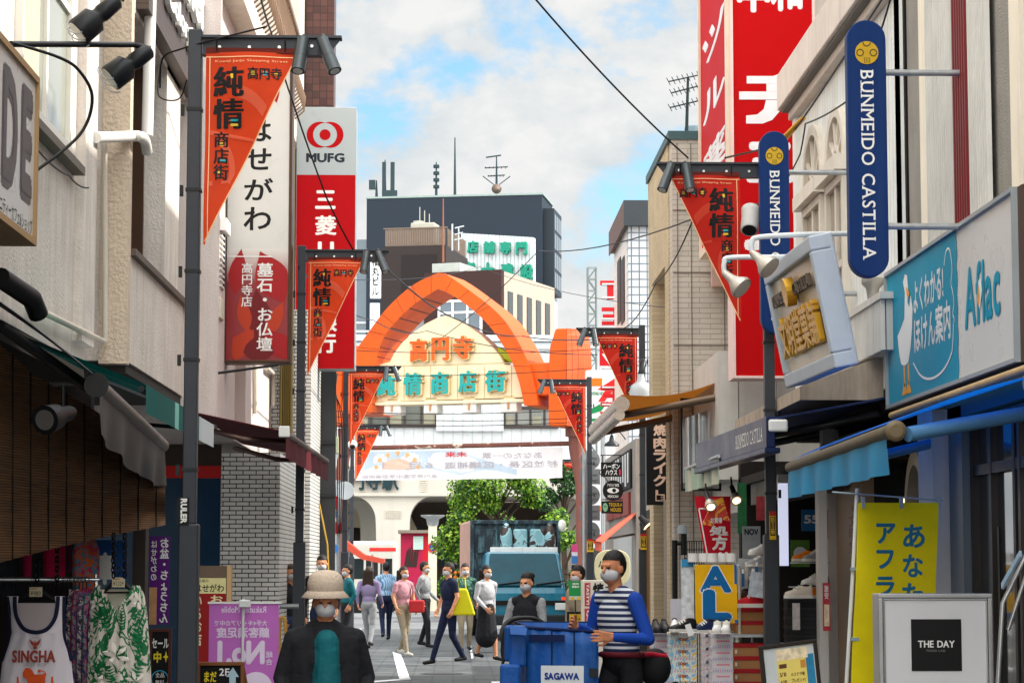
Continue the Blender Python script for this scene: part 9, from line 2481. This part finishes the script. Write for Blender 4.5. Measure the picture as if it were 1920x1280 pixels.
# woman in a hat, nearest on the left
hw, hb, hk, hhp, hhd = person('elderly woman in beige hat, white mask, black coat and teal blouse', 610, 13.6, 1.48, 10, CHAR, CHAR, SHOEB, SKIN2, HAIRBR, coat=.62, coatm=CHAR, inner=TEALC, vox=.008, wide=1.12, head_turn=-8,
 arms=(((-.30, .0, 1.12), (-.26, -.16, .92)), ((.30, .02, 1.12), (.25, -.14, .92))))
HATM = M('beige_cloth_hat', '#c3b1a0', .9, var=.12, bump=.4, bscale=80); c = hb + Vector(hhp(0, .012, .08)) * hk
m = MB(HATM).lathe(c, (0, -.08, 1), [(-.01, .098), (.0, .106), (.05, .104), (.09, .092), (.115, .06), (.122, .01)], 26)
m.lathe(c + Vector((0, 0, -.02)), (0, -.03, 1), [(-.02, .138), (-.016, .141), (.02, .106), (.026, .10)], 26); m.build('hat', hw)
# walkers further up the street
a1, ab_, ak, _, _ = person('walker in navy clothes carrying a bright yellow bag', 842, 38.8, 1.66, -60, NAVYC, NAVYC, SHOEB, group=PASS, legs=(((-.09, -.14, .50), (-.09, -.28, .08)), ((.09, .02, .50), (.09, .24, .13))), hairstyle='bun', short_sleeve=True)
yb_ = T('shoulder_bag', 'bright yellow bag hanging at the navy walker side', 'bag', ab_ + Vector((.22, -.1, .75)))
YB = M('bag_yellow', '#c9c40f', .6, var=.08); q = ab_ + Vector((.24, -.12, .98))
MB(YB).add([q + Vector(v) for v in ((-.10, -.05, .28), (.06, -.05, .28), (.06, .05, .28), (-.10, .05, .28), (-.20, -.08, -.16), (.20, -.08, -.16), (.20, .08, -.16), (-.20, .08, -.16))], [(0, 1, 2, 3), (7, 6, 5, 4), (0, 4, 5, 1), (1, 5, 6, 2), (2, 6, 7, 3), (3, 7, 4, 0)]).build('body', yb_, bevel=.03)
MB(YB).tube([q + Vector((-.08, 0, .26)), q + Vector((-.1, .02, .45)), q + Vector((.02, .02, .45)), q + Vector((.04, 0, .26))], .012, 6).build('strap', yb_)
b1_, bb_, bk_, _, _ = person('walker in pink top and beige trousers with a red shoulder bag', 757, 42.6, 1.6, 40, PINKC, BEIGEC, SHOEW, hair=HAIRBR, hairstyle='long', group=PASS, short_sleeve=True, legs=(((-.09, -.12, .5), (-.09, -.22, .08)), ((.09, .03, .49), (.09, .22, .12))))
rb_ = T('shoulder_bag', 'small red bag at the side of pink topped walker', 'bag', bb_ + Vector((.24, -.08, .85)))
q = bb_ + Vector((.24, -.1, .92)); MB(M('bag_red', '#b3272c', .5)).box(q.x - .14, q.x + .14, q.y - .05, q.y + .05, q.z - .13, q.z + .1).build('body', rb_, bevel=.03)
MB(BLACK).tube([q + Vector((-.12, 0, .08)), bb_ + Vector((.14, 0, 1.38)), q + Vector((.1, 0, .08))], .01, 6).build('strap', rb_)
person('walker in white top and dark skirt left of the lorry bonnet', 912, 40.5, 1.62, 40, WHITEC, CHAR, SHOEB, group=PASS, hairstyle='long', skirt=CHAR, long_pants=False)
person('person in black top with pale sleeves pushing the pushchair', 988, 25.2, 1.52, -28, CHAR, CHAR, SHOEB, sleeve=GREYC, group=PASS, vox=.009, arms=(((-.25, -.06, 1.14), (-.18, -.30, 1.02)), ((.25, -.06, 1.14), (.20, -.30, 1.02))), hairstyle='bun')
person('woman standing at white brick wall partly behind a pole', 546, 31.6, 1.62, 30, CHAR, DENIM, SHOEB, hair=HAIRBR, group=PASS, hairstyle='long')
person('walker in teal jacket farthest left of the crowd', 652, 43.5, 1.64, -70, TEALC, CHAR, SHOEB, group=PASS)
person('walker in lilac top among the crowd left of pink walker', 692, 46.5, 1.6, 165, M('lilac_cloth', '#7f7394', .85, var=.1), GREYC, SHOEB, hair=HAIRBR, hairstyle='long', group=PASS)
person('walker in pale blue shirt between lilac and pink walkers', 724, 52.0, 1.7, 190, stripes('blue_check_shirt', '#8fb0cc', '#4d6f96', .05, 'w', .6, .85, .05), NAVYC, SHOEB, group=PASS)
person('walker in grey jacket directly right of pink walker', 796, 47.0, 1.7, 70, GREYC, CHAR, SHOEB, group=PASS)
person('walker in dark green shirt behind the yellow bag', 872, 45.0, 1.66, 10, patches('leafy_shirt_print', '#1f4a42', ['#2f6a58', '#8aa08a'], 22, .85, .5), BEIGEC, SHOEB, hair=HAIRBR, group=PASS, hairstyle='bun')
person('tall walker in dark cap and black jacket behind the hat woman', 604, 35.0, 1.76, -5, CHAR, DENIM, SHOEB, group=PASS)
person('passer-by in beige coat partly hidden behind grill sign', 1084, 30.0, 1.6, -60, BEIGEC, BEIGEC, SHOEB, group=PASS, coat=.6)
